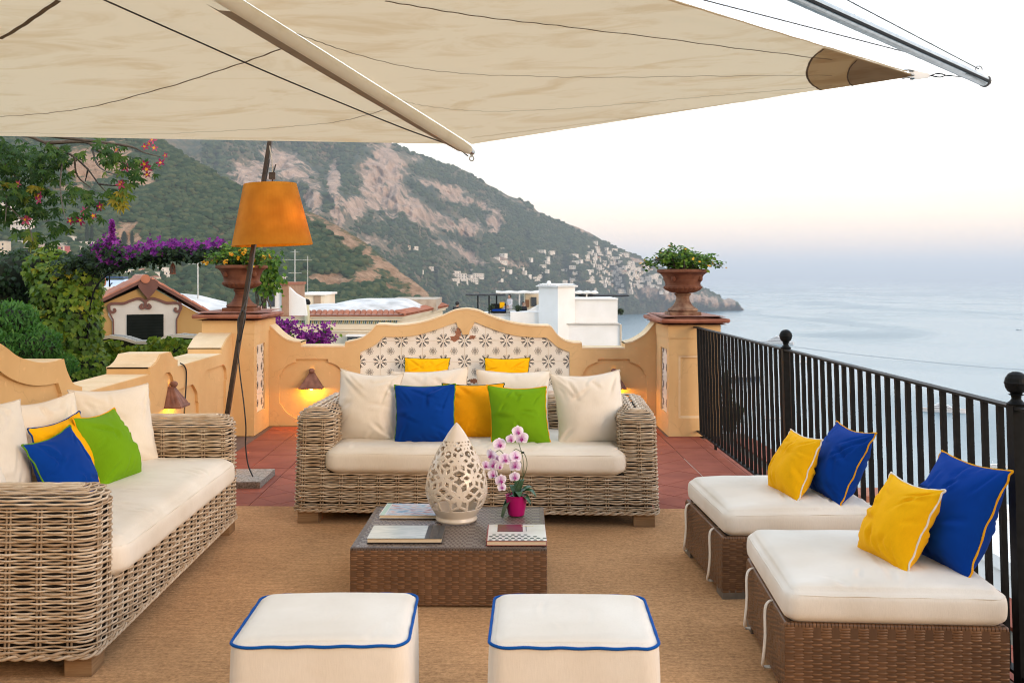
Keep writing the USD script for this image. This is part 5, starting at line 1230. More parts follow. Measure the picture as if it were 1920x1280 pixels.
_gx, _gy = np.meshgrid(np.arange(-600, 1500, 6.0), np.arange(0, 800, 6.0), indexing="ij")
_pn = {s: meshkit.fbm(np.stack([_gx / s, _gy / s, _gx * 0 + .3], -1), 3, 9) for s in (45, 40)}
def pn(x, y, s): return _pn[s][min(max(int((x + 600) / 6), 0), 349), min(max(int(y / 6), 0), 132)]
wood(nearhill, 24000, 1.4, 4.2, "hillside_woods", "dark green shrubs and trees covering the near hillside", hr, lambda x, y, t, c: -150 < x < 850 and 230 < y < 640 and t < .38 and c < 1.35 * (pn(x, y, 45) - .22) * 1.9 * (1.0 if (y - (402 + (x - 590) * .72)) > 34 or x < 560 else .25))
wood(farhill, 20000, 2.2, 6.5, "mountain_woods", "hazy woods on the far mountain", hr, lambda x, y, t, c: 380 < x < 1380 and 240 < y < 590 and t < .35 and c < 1.5 * (pn(x, y, 40) - .2) * 1.8)
# ------------------------------------------------------------------ leaves
def tmpl_oval(w=.36, fold=.10):
    v = np.array([[0, 0, 0], [-w, .42, fold], [-w * .7, .75, fold * .7], [0, 1, -.12], [w * .7, .75, fold * .7], [w, .42, fold], [0, .5, -.02]]); f = [[6, 0, 5], [6, 5, 4], [6, 4, 3], [6, 3, 2], [6, 2, 1], [6, 1, 0]]; return v, np.array(f)
def tmpl_ivy():
    o = [(0, 0), (.16, -.08), (.40, .02), (.56, .30), (.34, .36), (.40, .66), (.18, .62), (0, 1.0), (-.18, .62), (-.40, .66), (-.34, .36), (-.56, .30), (-.40, .02), (-.16, -.08)]
    v = np.array([(x, y, .10 * abs(x) - .16 * max(y - .4, 0)) for x, y in o] + [(0, .32, -.03)]); n = len(o); return v, np.array([[n, k, (k + 1) % n] for k in range(n)])
def tmpl_palm(k=5):
    V, Fs, n = [], [], 0
    for i in range(k):
        a = math.radians((i - (k - 1) / 2) * 38); v, f = tmpl_oval(.17, .05); v = v.copy(); v[:, 2] -= .18 * v[:, 1] ** 2
        R = np.array([[math.cos(a), -math.sin(a), 0], [math.sin(a), math.cos(a), 0], [0, 0, 1]]); V.append(v @ R.T * (1 - .12 * abs(i - (k - 1) / 2)) + [0, .12, 0]); Fs.append(f + n); n += len(v)
    return np.vstack(V), np.vstack(Fs)
def tmpl_flower(k=5, w=.3, cup=.25):
    V, Fs, n = [], [], 0
    for i in range(k):
        a = 2 * math.pi * i / k; v, f = tmpl_oval(w, .05); v = v.copy(); v[:, 2] += cup * v[:, 1]
        R = np.array([[math.cos(a), -math.sin(a), 0], [math.sin(a), math.cos(a), 0], [0, 0, 1]]); V.append(v @ R.T); Fs.append(f + n); n += len(v)
    return np.vstack(V), np.vstack(Fs)
def scatter(mb, tm, P, N, size, rng, down=.6, spin=1.0, tone=None, jit=.35):
    """copies of a leaf template at points P facing N, tips hanging downwards by 'down'"""
    v, f = tm; P = np.asarray(P, float); n = len(P)
    N = np.broadcast_to(np.asarray(N, float), P.shape) + rng.normal(0, jit, P.shape); N /= np.linalg.norm(N, axis=1, keepdims=True)
    T = rng.normal(0, spin, P.shape); T[:, 2] -= down * 3; T -= N * (T * N).sum(1, keepdims=True); T /= np.linalg.norm(T, axis=1, keepdims=True)
    X = np.cross(T, N); s = np.broadcast_to(size, (n,)) * rng.uniform(.7, 1.25, n)
    V = P[:, None] + s[:, None, None] * (v[None, :, :1] * X[:, None] + v[None, :, 1:2] * T[:, None] + v[None, :, 2:] * N[:, None])
    Fs = f[None] + (np.arange(n) * len(v))[:, None, None]
    t = rng.random(n) if tone is None else np.broadcast_to(tone, (n,))
    return mb.add(V.reshape(-1, 3), Fs.reshape(-1, 3), np.repeat(t, len(v)))
def leaf_mat(name, ramp, tr=.35, rough=.5, spec=.35):
    return usdkit.material(stage, L + "/" + name, {"at": ("attribute", {"attribute": "tone"}), "rp": ("rgb_ramp", {"ramp": ramp}), "p": ("principled_bsdf", {"roughness": rough, "specular_ior_level": spec}), "tr": ("translucent_bsdf", {}), "mx": ("mix_closure", {"fac": tr})},
        [("at.fac", "rp.fac"), ("rp.color", "p.base_color"), ("rp.color", "tr.color"), ("p.BSDF", "mx.closure1"), ("tr.BSDF", "mx.closure2")], surface="mx.closure")
ivy_m = leaf_mat("ivy_leaves", [(0, (.030, .078, .006)), (.45, (.10, .185, .010)), (.8, (.22, .27, .016)), (1, (.34, .29, .02))])
dark_leaf = leaf_mat("dark_leaves", [(0, (.010, .026, .007)), (.6, (.022, .050, .012)), (1, (.05, .085, .018))])
bright_leaf = leaf_mat("feathery_leaves", [(0, (.024, .085, .012)), (.6, (.055, .165, .022)), (1, (.11, .23, .035))])
lantana_leaf = leaf_mat("lantana_leaves", [(0, (.030, .085, .010)), (.6, (.085, .185, .016)), (1, (.18, .28, .025))])
tree_leaf = leaf_mat("tree_leaves", [(0, (.014, .042, .007)), (.5, (.036, .09, .011)), (.85, (.095, .16, .016)), (1, (.30, .23, .015))])
bract = leaf_mat("purple_bracts", [(0, (.09, .008, .11)), (.5, (.20, .018, .24)), (1, (.36, .05, .36))], .4, .7)
pink_pet = leaf_mat("pink_petals", [(0, (.18, .004, .04)), (.6, (.32, .012, .085)), (1, (.50, .09, .17))], .35, .6)
yel_pet = leaf_mat("yellow_petals", [(0, (.70, .30, .01)), (1, (.80, .50, .03))], .3, .6)
bark = M("grey_bark", (.06, .045, .032), (.11, .085, .06), rough=.9, scale=20, bump=.3, bscale=40)
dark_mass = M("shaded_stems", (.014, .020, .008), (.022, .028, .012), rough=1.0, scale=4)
lr = np.random.default_rng(5)
def ptsY(px, py, Y): return np.array([atY(a, b, c) for a, b, c in zip(np.atleast_1d(px), np.atleast_1d(py), np.broadcast_to(Y, np.shape(np.atleast_1d(px))))])
ivy_t, oval_t, palm_t, five_t = tmpl_ivy(), tmpl_oval(), tmpl_palm(), tmpl_flower()

# ivy covered wall
iw = thing("ivy_wall", "low wall overgrown with yellow green ivy, below the yellow gable", "ivy")
a_, b_ = atY(150, 640, 12.6), atY(398, 640, 12.2)
zt = [(170, 634), (200, 629), (225, 632), (250, 640), (285, 640), (305, 630), (330, 627), (398, 632)]
top = [atY(a, b, 12.4) for a, b in zt]
wp = Polygon([(p[0], p[2]) for p in top] + [(top[-1][0], -1.5), (top[0][0], -1.5)])
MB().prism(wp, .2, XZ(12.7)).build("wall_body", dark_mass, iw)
MB().prism(wp.difference(affinity.translate(wp, 0, -.04)).intersection(sbox(-9, 0, 0, 3)).buffer(0), .24, XZ(12.72)).build("coping", M("white_limewash", (.66, .62, .55), (.74, .71, .65), rough=.9, scale=3), iw)
n = 4200; x = lr.uniform(top[0][0] - .3, top[-1][0] + .1, n); zz = np.interp(x, [p[0] for p in top], [p[2] for p in top])
hgt = lr.random(n) ** .9; z = zz + .02 - hgt * 1.25 + .05 * np.sin(x * 7); gap = (np.abs(x - top[3][0]) < .25) & (z > zz - .03); z[gap] -= .1
y = 12.42 - .22 * meshkit.fbm(np.stack([x * 2.5, z * 3, x * 0], 1), 3, 3) - lr.uniform(0, .07, n)
tone = np.clip(.27 + .9 * meshkit.fbm(np.stack([x * 1.6, z * 2.2, x * 0 + 4], 1), 3, 8) ** 1.5 + lr.normal(0, .16, n), 0, 1)
scatter(MB(), ivy_t, np.stack([x, y, z], 1), (0, -.8, .5), .072, lr, .7, .5, tone).build("foliage", ivy_m, iw, kind="stuff")
# tall ivy column with the darker bush to its left
def leafy_mass(name, label, cat, blobs, Yr, nleaf, size, tm, mat, seed, down=.6, jit=.5, core=True, tonef=None, core_mat=None):
    """blobs: (px, py, rx_px, ry_px, Y, depth)"""
    r = np.random.default_rng(seed); t = thing(name, label, cat); mb = MB(); cm = MB(); w = np.array([b[2] * b[3] for b in blobs], float); w /= w.sum()
    for b, k in zip(blobs, (w * nleaf).astype(int)):
        px, py, rx_, ry_, Y, dp = b; d = r.normal(0, 1, (k, 3)); d /= np.linalg.norm(d, axis=1, keepdims=True)
        rad = .80 + .34 * meshkit.fbm(d * 2.6 + px, 3, seed) + r.uniform(-.10, .10, k); c = atY(px, py, Y); S = np.array([rx_ / F * Y, dp, ry_ / F * Y])
        P = c + d * rad[:, None] * S; Nn = d / S; Nn /= np.linalg.norm(Nn, axis=1, keepdims=True); Nn = Nn * .7 + np.array([0, -.25, .35])
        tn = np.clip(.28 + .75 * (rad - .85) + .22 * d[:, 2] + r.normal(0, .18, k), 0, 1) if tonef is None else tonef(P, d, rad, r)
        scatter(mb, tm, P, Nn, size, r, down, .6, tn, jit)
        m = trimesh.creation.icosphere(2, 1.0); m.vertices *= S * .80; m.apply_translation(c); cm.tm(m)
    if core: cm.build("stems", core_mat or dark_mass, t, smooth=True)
    mb.build("foliage", mat, t, kind="stuff"); return t
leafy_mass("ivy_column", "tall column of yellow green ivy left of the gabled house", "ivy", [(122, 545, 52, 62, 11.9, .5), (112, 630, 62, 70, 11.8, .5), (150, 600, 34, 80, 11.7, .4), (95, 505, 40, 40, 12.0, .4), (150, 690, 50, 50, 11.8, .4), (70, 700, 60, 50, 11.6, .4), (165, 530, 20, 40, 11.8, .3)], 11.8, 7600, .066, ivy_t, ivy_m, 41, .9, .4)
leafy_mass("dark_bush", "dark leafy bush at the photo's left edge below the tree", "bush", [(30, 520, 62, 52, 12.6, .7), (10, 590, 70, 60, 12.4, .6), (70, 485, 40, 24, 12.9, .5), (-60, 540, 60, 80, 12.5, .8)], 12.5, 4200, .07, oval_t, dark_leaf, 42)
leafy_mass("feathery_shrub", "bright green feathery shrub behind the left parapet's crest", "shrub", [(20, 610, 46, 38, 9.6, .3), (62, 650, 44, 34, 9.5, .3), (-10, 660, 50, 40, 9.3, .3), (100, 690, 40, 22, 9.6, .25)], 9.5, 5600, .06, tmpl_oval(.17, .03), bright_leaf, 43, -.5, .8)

# pergola arch with bougainvillea
pg = thing("garden_arch", "thin iron arch carrying the bougainvillea over the gate", "arch")
arc = [(163, 640), (172, 560), (190, 525), (220, 506), (262, 492), (310, 484), (360, 480), (420, 479), (470, 486), (492, 505), (498, 560), (499, 640)]
for dy, dY in ((0, 11.5), (-6, 11.9)):
    MB().tube(smooth_line([tuple(atY(a, b + dy, dY)) for a, b in arc], 6), .010, 6).build("arch_bar", iron, pg, smooth=True)
mb = MB()
for k in range(1, 10):
    a, b = arc[k]; mb.bar(atY(a, b, 11.5), atY(a, b - 6, 11.9), .008)
mb.build("cross_bars", iron, pg)
bv = thing("bougainvillea", "purple bougainvillea along the top of the iron arch", "bougainvillea")
r = np.random.default_rng(8); n = 3400; px = r.uniform(118, 452, n)
low = np.interp(px, [110, 170, 220, 262, 330, 450], [520, 522, 508, 494, 487, 486]); hi = np.interp(px, [110, 150, 185, 200, 240, 300, 330, 400, 450], [480, 468, 456, 440, 464, 462, 455, 455, 462]) + 9 * (meshkit.noise(np.stack([px / 14, px * 0, px * 0], 1), 3) - .5)
q = r.random(n) ** .8; py = low + (hi + 7 - low) * q; P = ptsY(px, py, 11.7) + r.normal(0, (.02, .16, .02), (n, 3))
scatter(MB(), oval_t, P, (0, -.6, .6), .06, r, .3, 1.0, np.clip(r.beta(2, 3, n) * (.5 + .6 * q), 0, 1)).build("leaves", dark_leaf, bv, kind="stuff")
cl = [(207, 455, 16, 9), (196, 475, 18, 12), (225, 470, 18, 9), (252, 473, 14, 10), (283, 462, 16, 14), (290, 472, 16, 10), (322, 457, 14, 9), (335, 462, 14, 10), (350, 458, 12, 8), (372, 463, 14, 9), (392, 462, 14, 9), (406, 456, 8, 9), (415, 461, 10, 7), (190, 462, 10, 10), (265, 466, 12, 8), (305, 468, 10, 9), (240, 484, 16, 8), (208, 490, 14, 8), (360, 470, 16, 6)]
PP = []
for a, b, rx_, ry_ in cl: k = int(rx_ * ry_ * .21); PP.append(ptsY(a + r.normal(0, rx_ * .55, k), b + r.normal(0, ry_ * .55, k), 11.55) + r.normal(0, (.0, .10, .0), (k, 3)))
sp = np.linspace(0, 1, 110); PP.append(ptsY(203 + 8 * np.sin(sp * 2) + r.normal(0, 3.2 * (1 - sp) + 1, 110), 470 - 55 * sp, 11.5))
P = np.vstack(PP)
scatter(MB(), tmpl_flower(3, .42, .5), P, (0, -.8, .4), .030, r, .0, 1.2).build("bracts", bract, bv, kind="stuff")
# trailing stems and leaves up the post behind the left urn
vt = thing("climbing_vine", "twisted bare vine climbing the arch post behind the left urn", "vine")
mb = MB()
for k in range(9):
    x0 = 488 + r.uniform(-8, 12); pts = [tuple(atY(x0 + 7 * math.sin(s * 3 + k) + r.normal(0, 2), 590 - 110 * s, 11.3 + .05 * k)) for s in np.linspace(0, 1, 9)]; mb.tube(smooth_line(pts, 3), .008, 5)
mb.bar(atY(496, 600, 11.45), atY(496, 492, 11.45), .035); mb.build("stems", bark, vt, smooth=30)
scatter(MB(), oval_t, ptsY(r.normal(504, 8, 420), r.uniform(478, 545, 420) , 11.2) + r.normal(0, .05, (420, 3)), (0, -.7, .4), .06, r, .6).build("leaves", lantana_leaf, vt, kind="stuff")
def sprig(label, ctr, Y, seed, n):
    r = np.random.default_rng(seed); t = thing("bougainvillea_sprig", label, "bougainvillea"); lv, br, st_ = MB(), MB(), MB()
    base = atY(*ctr[0], Y); base[2] -= .25
    for (a, b) in ctr:
        tip = atY(a, b, Y); mid = (base + tip) / 2 + r.normal(0, .03, 3); st_.tube(smooth_line([tuple(base), tuple(mid), tuple(tip)], 4), .004, 4)
        s = r.random((n, 1)); P = base * (1 - s) * .35 + tip * (1 - .35 * (1 - s)); P = tip + (mid - tip) * s * .7 + r.normal(0, .035, (n, 3))
        scatter(br, tmpl_flower(3, .42, .5), P, (0, -.8, .4), .030, r, 0, 1.2)
        scatter(lv, oval_t, tip + (base - tip) * r.random((n // 2, 1)) + r.normal(0, .05, (n // 2, 3)), (0, -.7, .5), .05, r, .4)
    st_.build("stems", bark, t, smooth=True); br.build("bracts", bract, t, kind="stuff"); lv.build("leaves", lantana_leaf, t, kind="stuff"); return t
sprig("purple bougainvillea sprig behind the left end of the curved back wall", [(580, 640), (560, 622), (575, 618), (590, 626), (604, 636), (618, 610), (607, 612), (622, 632), (598, 618), (568, 632)], 10.75, 91, 26)
sprig("small purple bougainvillea sprig beside the left pillar's neck", [(522, 610), (545, 600), (530, 618), (538, 626), (516, 595), (548, 612), (535, 605)], 10.7, 92, 24)
# plants in the urns
def urn_plant(u, label, sx, seed, nl, nf, up, fl_mat):
    r = np.random.default_rng(seed); o = np.array(u.GetAttribute("xformOp:translate").Get()) + [0, 0, .42]
    t = thing("potted_lantana", label, "plant", tuple(o)); st_, lv, fl = MB(), MB(), MB()
    for k in range(64):
        a = r.uniform(0, 2 * np.pi); ln = r.uniform(.18, sx); tip = np.array([ln * math.cos(a), ln * math.sin(a) * .7, up * r.uniform(.35, 1.0) * (1 - .55 * (ln / sx) ** 2) - .05 * (ln / sx) ** 3]); mid = tip * .5 + [0, 0, .07]
        b0 = np.array([.1 * math.cos(a), .1 * math.sin(a), 0]); path = np.array(smooth_line([tuple(b0), tuple(mid), tuple(tip)], 5)); st_.tube(path, .0028, 4)
        s = r.random((nl, 1)); i = np.clip((s[:, 0] ** .7 * (len(path) - 1)), 0, len(path) - 1.01); P = path[i.astype(int)] + r.normal(0, .022, (nl, 3))
        scatter(lv, oval_t, P, (0, -.3, .8), .040, r, .1, 1.0)
        if k % 3 == 0 and nf: scatter(fl, tmpl_flower(5, .4, .2), tip + r.normal(0, .009, (nf, 3)) + [0, 0, .008], (0, -.5, .8), .012, r, 0, 1)
    st_.build("stems", bark, t, smooth=True); lv.build("leaves", lantana_leaf, t, kind="stuff"); fl.build("flowers", fl_mat, t, kind="stuff"); return t
urn_plant(urn_r, "green lantana with a few yellow flowers in the right urn", .42, 71, 26, 2, .29, yel_pet)
urn_plant(urn_l, "yellow flowering lantana in the left urn behind the lamp pole", .43, 72, 30, 14, .25, yel_pet)

# overhanging tree at the upper left
tr_ = thing("flowering_tree", "leafy branches with pink flowers hanging in at the upper left under the sail", "tree")
r = np.random.default_rng(33); br = MB(); lv, yl, fl, yc = MB(), MB(), MB(), MB()
TY = 10.2
def branch(pts, r0, r1, y0=TY, y1=TY):
    n_ = len(pts); p = smooth_line([tuple(atY(a, b, y0 + (y1 - y0) * i / (n_ - 1))) for i, (a, b) in enumerate(pts)], 5); br.tube(p, np.linspace(r0, r1, len(p)), 6); return np.array(p)
trunk = [(-330, 720), (-320, 560), (-300, 420), (-260, 300), (-180, 230)]
branch(trunk, .16, .08)
bs = [[(-180, 230), (-60, 238), (40, 252), (85, 268), (120, 284), (140, 295), (165, 318), (185, 345), (205, 366)], [(85, 268), (160, 266), (180, 280), (205, 292), (230, 305), (250, 318), (280, 330)], [(-180, 230), (0, 245), (150, 262), (240, 274), (270, 286), (300, 294)],
      [(120, 284), (116, 310), (113, 345), (116, 380), (123, 412)], [(140, 295), (142, 320), (150, 336), (170, 352)], [(-180, 230), (-90, 270), (0, 304), (20, 320), (40, 348)], [(0, 304), (10, 340), (12, 380), (10, 415)], [(173, 280), (182, 308), (200, 322), (222, 328)], [(165, 318), (160, 340)], [(185, 345), (215, 348), (236, 346)], [(-100, 236), (-40, 300), (0, 370), (50, 420), (62, 452)]]
paths = [branch(b, .022 if i < 3 else .011, .004, TY - .2 * (i % 3), TY - .35 * (i % 4)) for i, b in enumerate(bs)]
lp_ = [(20, 290, 30, 26), (60, 300, 36, 26), (85, 320, 24, 20), (30, 330, 26, 18), (110, 285, 26, 16), (100, 300, 20, 20), (5, 270, 36, 16), (95, 330, 10, 10), (60, 385, 26, 16), (75, 400, 16, 16), (40, 365, 20, 16), (15, 350, 16, 22), (20, 410, 16, 20), (70, 360, 18, 12), (88, 358, 12, 14), (185, 275, 16, 8), (210, 290, 18, 10), (225, 275, 14, 8), (235, 296, 16, 10), (240, 320, 16, 10), (205, 300, 12, 8), (270, 305, 14, 9), (148, 358, 10, 8), (120, 345, 8, 6), (175, 360, 18, 8), (180, 372, 14, 10), (195, 380, 16, 8), (215, 362, 14, 8), (145, 405, 14, 8), (128, 370, 8, 8), (115, 424, 12, 8), (182, 405, 8, 8), (235, 335, 10, 6), (283, 310, 8, 10), (60, 440, 14, 10), (65, 455, 10, 12), (250, 328, 8, 6), (285, 325, 6, 5), (5, 320, 14, 12), (-10, 390, 20, 30)]
for a, b, rx_, ry_ in lp_:
    k = max(4, int(rx_ * ry_ * .085)); P = ptsY(a + r.normal(0, rx_ * .5, k), b + r.normal(0, ry_ * .5, k), TY - .3) + r.normal(0, (.0, .22, .0), (k, 3))
    scatter(lv, palm_t, P, (0, -.75, .55), .072, r, .5, .8, np.clip(r.beta(2, 3.2, k) + .12 * (a > 120), 0, .93))
for a, b in ((60, 440), (66, 455), (75, 350), (45, 362), (225, 362), (214, 370), (236, 345), (10, 345), (232, 382)):
    scatter(yl, palm_t, ptsY(a + r.normal(0, 4, 3), b + r.normal(0, 4, 3), TY - .45), (0, -.8, .5), .10, r, .6, .6, .8 + .2 * r.random(3))
for a, b in ((272, 275), (281, 270), (290, 278), (311, 292), (302, 306), (276, 318), (277, 328), (272, 308), (229, 342), (226, 346), (189, 388), (133, 414), (152, 413), (161, 400), (48, 412), (54, 408), (35, 345), (74, 368), (75, 374), (220, 282), (237, 316), (286, 263), (176, 405), (160, 396)):
    P = atY(a, b, TY - .5); N = np.array([r.normal(0, .4), -1, r.normal(0, .4)])
    scatter(fl, tmpl_flower(5, .22, .35), P[None], N, .048, r, 0, 1, r.random(1), .2); scatter(yc, five_t, (P - [0, .02, 0])[None], N, .017, r, 0, 1, .4, .2)
br.build("branches", bark, tr_, smooth=True); lv.build("leaves", tree_leaf, tr_, kind="stuff"); yl.build("yellow_leaves", tree_leaf, tr_, kind="stuff"); fl.build("flowers", pink_pet, tr_, kind="stuff"); yc.build("flower_hearts", yel_pet, tr_, kind="stuff")
# lantern under the arch
hl = thing("hanging_lantern", "small rust red lantern hanging under the iron arch", "lantern", tuple(atY(324, 514, 11.6)))
rust = M("rust_metal", (.12, .035, .02), (.18, .06, .03), rough=.7, scale=20)
MB().lathe([(0, 0), (.038, 0), (.036, .012), (.030, .016), (0, .016)], n=16).build("base", rust, hl, smooth=40)
mb = MB()
for k in range(6): a = k * math.pi / 3; mb.bar((.028 * math.cos(a), .028 * math.sin(a), .014), (.024 * math.cos(a), .024 * math.sin(a), .085), .007)
mb.build("bars", rust, hl); MB().lathe([(.030, .085), (.020, .11), (.008, .13), (0, .135)], n=16).build("hood", rust, hl, smooth=40); MB().tube([(0, 0, .13), (0, 0, .19)], .003, 4).build("hook", rust, hl)
MB().lathe([(0, .018), (.018, .02), (.018, .07), (0, .08)], n=14).build("glass_jar", M("smoked_glass", (.12, .10, .08), rough=.1, spec=.7), hl, smooth=40)
# ------------------------------------------------------------------ neighbouring houses
limewash = M("limewash", (.70, .68, .64), (.76, .74, .71), rough=.9, scale=.8, detail=6)
grey_lime = M("weathered_limewash", (.40, .37, .325), (.50, .47, .42), rough=.9, scale=1.5, detail=7)
cream_wall = M("cream_wall", (.60, .52, .38), (.66, .58, .45), rough=.9, scale=.7, detail=5)
yellow_wall = M("mustard_plaster", (.31, .18, .058), (.37, .225, .082), rough=.9, scale=1.2, detail=6)
orange_tile = M("orange_roof_tile", (.30, .095, .045), (.42, .15, .075), rough=.8, scale=3, detail=5, tone=.35)
brown_trim = M("brown_trim", (.085, .024, .016), (.11, .035, .022), rough=.6, scale=6)
dark_shutter = M("dark_shutter", (.003, .006, .005), (.006, .009, .008), rough=.7, spec=.1)
window_glass = M("window_glass", (.03, .035, .04), rough=.1, spec=.7)
flat_roof = M("vault_plaster", (.40, .39, .37), (.64, .63, .61), rough=.9, scale=1.6, detail=8)
# yellow gabled house
HY = 17.0
gh = thing("gabled_house", "mustard yellow house with a scrolled white window and tiled gable", "house")
_hp = atY(278, 560, HY); _ha = math.radians(23); xf(gh, (_hp[0] - (_hp[0] * math.cos(_ha) - HY * math.sin(_ha)), HY - (_hp[0] * math.sin(_ha) + HY * math.cos(_ha)), 0), 23)
def gp(pts, Y=HY): return [(float(p[0]), float(p[2])) for p in (atY(a, b, Y) for a, b in pts)]
gable = Polygon(gp([(176, 760), (176, 580), (275, 534), (385, 598), (385, 760)]))
MB().prism(gable, 5.0, XZ(HY + 5)).build("wall", yellow_wall, gh)
white_sur = Polygon(gp([(215, 640), (215, 602), (208, 590), (209, 574), (216, 567), (232, 567), (247, 562), (262, 559), (276, 563), (290, 559), (302, 563), (316, 568), (330, 570), (336, 578), (333, 592), (329, 602), (328, 640)])).buffer(0)
MB().prism(white_sur, .03, XZ(HY - .002)).build("window_surround", grey_lime, gh)
win = Polygon(gp([(240, 640), (240, 589), (305, 589), (305, 640)]))
sh = MB().prism(win, .02, XZ(HY - .034)).build("shutter", dark_shutter, gh)
for k in range(9):
    z = win.bounds[1] + (win.bounds[3] - win.bounds[1]) * (k + .5) / 9; MB().box(((win.bounds[0] + win.bounds[2]) / 2, HY - .062, z), (win.bounds[2] - win.bounds[0] - .03, .012, .022)).build("slat", dark_shutter, sh)
def scroll(pts, w):
    pl = LineString(gp(smooth_line(pts, 6))); return pl.buffer(w, 5)
sc = []
for sg in (1, -1):
    m_ = lambda pts: [(272.5 + sg * (a), b) for a, b in pts]
    sc.append(scroll(m_([(-6, 571), (-9, 575), (-6, 577.5), (-1, 575), (0, 567), (-5, 561.5), (-13, 559.5), (-25, 563), (-38, 568), (-52, 568), (-61, 569), (-64, 575), (-62, 582), (-57, 584.5), (-53, 582), (-54, 579)]), .022))
    sc.append(scroll(m_([(-62, 576), (-62, 585), (-58, 595), (-56, 602), (-56, 640)]), .010))
MB().prism(shapely.unary_union(sc).buffer(0), .025, XZ(HY - .033)).build("scroll_moulding", brown_trim, gh)
heart = Polygon(gp([(277, 557), (268, 546), (262, 537), (262, 529), (268, 525.5), (278, 525.5), (288, 526), (293, 530), (292, 538), (286, 547)])).buffer(.03).buffer(-.01)
MB().prism(heart, .06, XZ(HY - .05)).build("heart_ornament", brown_trim, gh, smooth=30)
for side, (a, b), n in (("l", ((268, 526), (176, 573)), 5), ("r", ((282, 526), (392, 592)), 6)):
    p0, p1 = atY(*a, HY), atY(*b, HY); d = (p1 - p0) / n; slope = math.atan2(d[2], d[0])
    for k in range(n):
        c = p0 + d * (k + .5); stp = np.array([0, 0, -.018 * 0])
        for row in range(10):
            ang = np.linspace(0, np.pi, 7); ln = np.linalg.norm(d) * 1.06; y0 = HY - .10 + row * .24
            ux = d / np.linalg.norm(d); up_ = np.array([-ux[2], 0, ux[0]]) * (1 if ux[0] > 0 else -1)
            g_ = []
            for e in (-.5, .5): g_.append([c + ux * ln * e + up_ * (.035 * math.sin(q) + .02 + (.012 if e < 0 else 0)) + np.array([0, 1, 0]) * (y0 + .12 - .115 * math.cos(q) - c[1]) for q in ang])
            mb = MB().sheet(np.array(g_)); gg = np.array(g_); lo_ = gg - up_ * .03; mb.sheet(np.stack([gg[:, 0], lo_[:, 0]], 1)); mb.sheet(np.stack([gg[1], lo_[1]], 1)); mb.sheet(np.stack([gg[0], lo_[0]], 1))
            mb.build("roof_tile", orange_tile, gh)
    q = [p0, p1, p1 - [0, 0, .05], p0 - [0, 0, .05]]
    MB().bar(p0 + [0, -.07, .0], p1 + [0, -.07, .0], .06, .05).build("verge_trim", brown_trim, gh)
    MB().sheet(np.array([[p0, p1], [p0 + [0, 2.5, 0], p1 + [0, 2.5, 0]]])).build("roof", orange_tile, gh)
MB().tube([atY(272, 526, HY) + [0, -.14, .03], atY(272, 526, HY) + [0, 2.4, .03]], .075, 14).build("ridge_tile", orange_tile, gh, smooth=40)
# solar water heater and mast behind it
sw = thing("water_heater", "shiny cylindrical water tank on the roof behind the gabled house", "water tank", tuple(atY(214, 541, 21)))
chrome = M("brushed_tank", (.55, .58, .62), (.62, .65, .68), rough=.18, metallic=1.0)
MB().tube([(-.34, 0, 0), (-.33, 0, 0), (.28, 0, 0), (.32, 0, 0)], [.16, .2, .2, .15], 28).build("tank", chrome, sw, smooth=35)
MB().box((-.05, .1, .235), (.5, .3, .03)).build("panel", M("blue_panel", (.02, .06, .16), rough=.3), sw)
MB().bar((-.22, -.1, -.5), (-.22, -.1, .2), .03).bar((.2, -.1, -.5), (.2, -.1, -.1), .03).bar((-.02, -.2, -.6), (-.02, -.2, .28), .02).build("stand", iron, sw)
ch = thing("chimney_block", "small white chimney block beside the water tank", "chimney", tuple(atY(188, 552, 20)))
MB().box((0, 0, -.3), (.3, .3, .9)).build("block", limewash, ch); MB().lathe([(.05, .15), (.1, .18), (.12, .3), (.08, .36), (0, .38)], n=16).build("pot", orange_tile, ch, smooth=40)
def mast(label, px, y0, y1, Y, arms):
    t = thing("antenna_mast", label, "antenna"); a, b = atY(px, y0, Y), atY(px, y1, Y)
    MB().tube([a, b], .018, 6).build("pole", M_mast, t, smooth=True)
    for f_, ln, rz in arms:
        c = a + (b - a) * f_; d = np.array([math.cos(rz), math.sin(rz) * .5, 0]); mb = MB().bar(c - d * ln / 2, c + d * ln / 2, .012)
        for k in np.linspace(-.5, .5, 5): e = np.array([-d[1], d[0], 0]) * .12 + [0, 0, .0]; mb.bar(c + d * ln * k - e, c + d * ln * k + e, .008)
        mb.build("aerial", M_mast, t)
    return t
M_mast = M("galvanised", (.50, .50, .48), rough=.5, metallic=.5)
mast("thin antenna mast behind the gabled house", 371, 560, 493, 24, [(.97, .4, .2)])
mast("tall antenna mast with side aerials on the white shed", 553, 556, 468, 36, [(.95, .5, 1.2), (.78, .9, .1), (.50, .5, .6)])
mast("short faint antenna mast right of the tall one", 577, 556, 480, 60, [(.9, .5, .2)])
def px_box(x0, y0, x1, y1, Y, depth): a, b = atY(x0, y1, Y), atY(x1, y0, Y); return (a[0], Y, a[2]), (b[0], Y + depth, b[2])
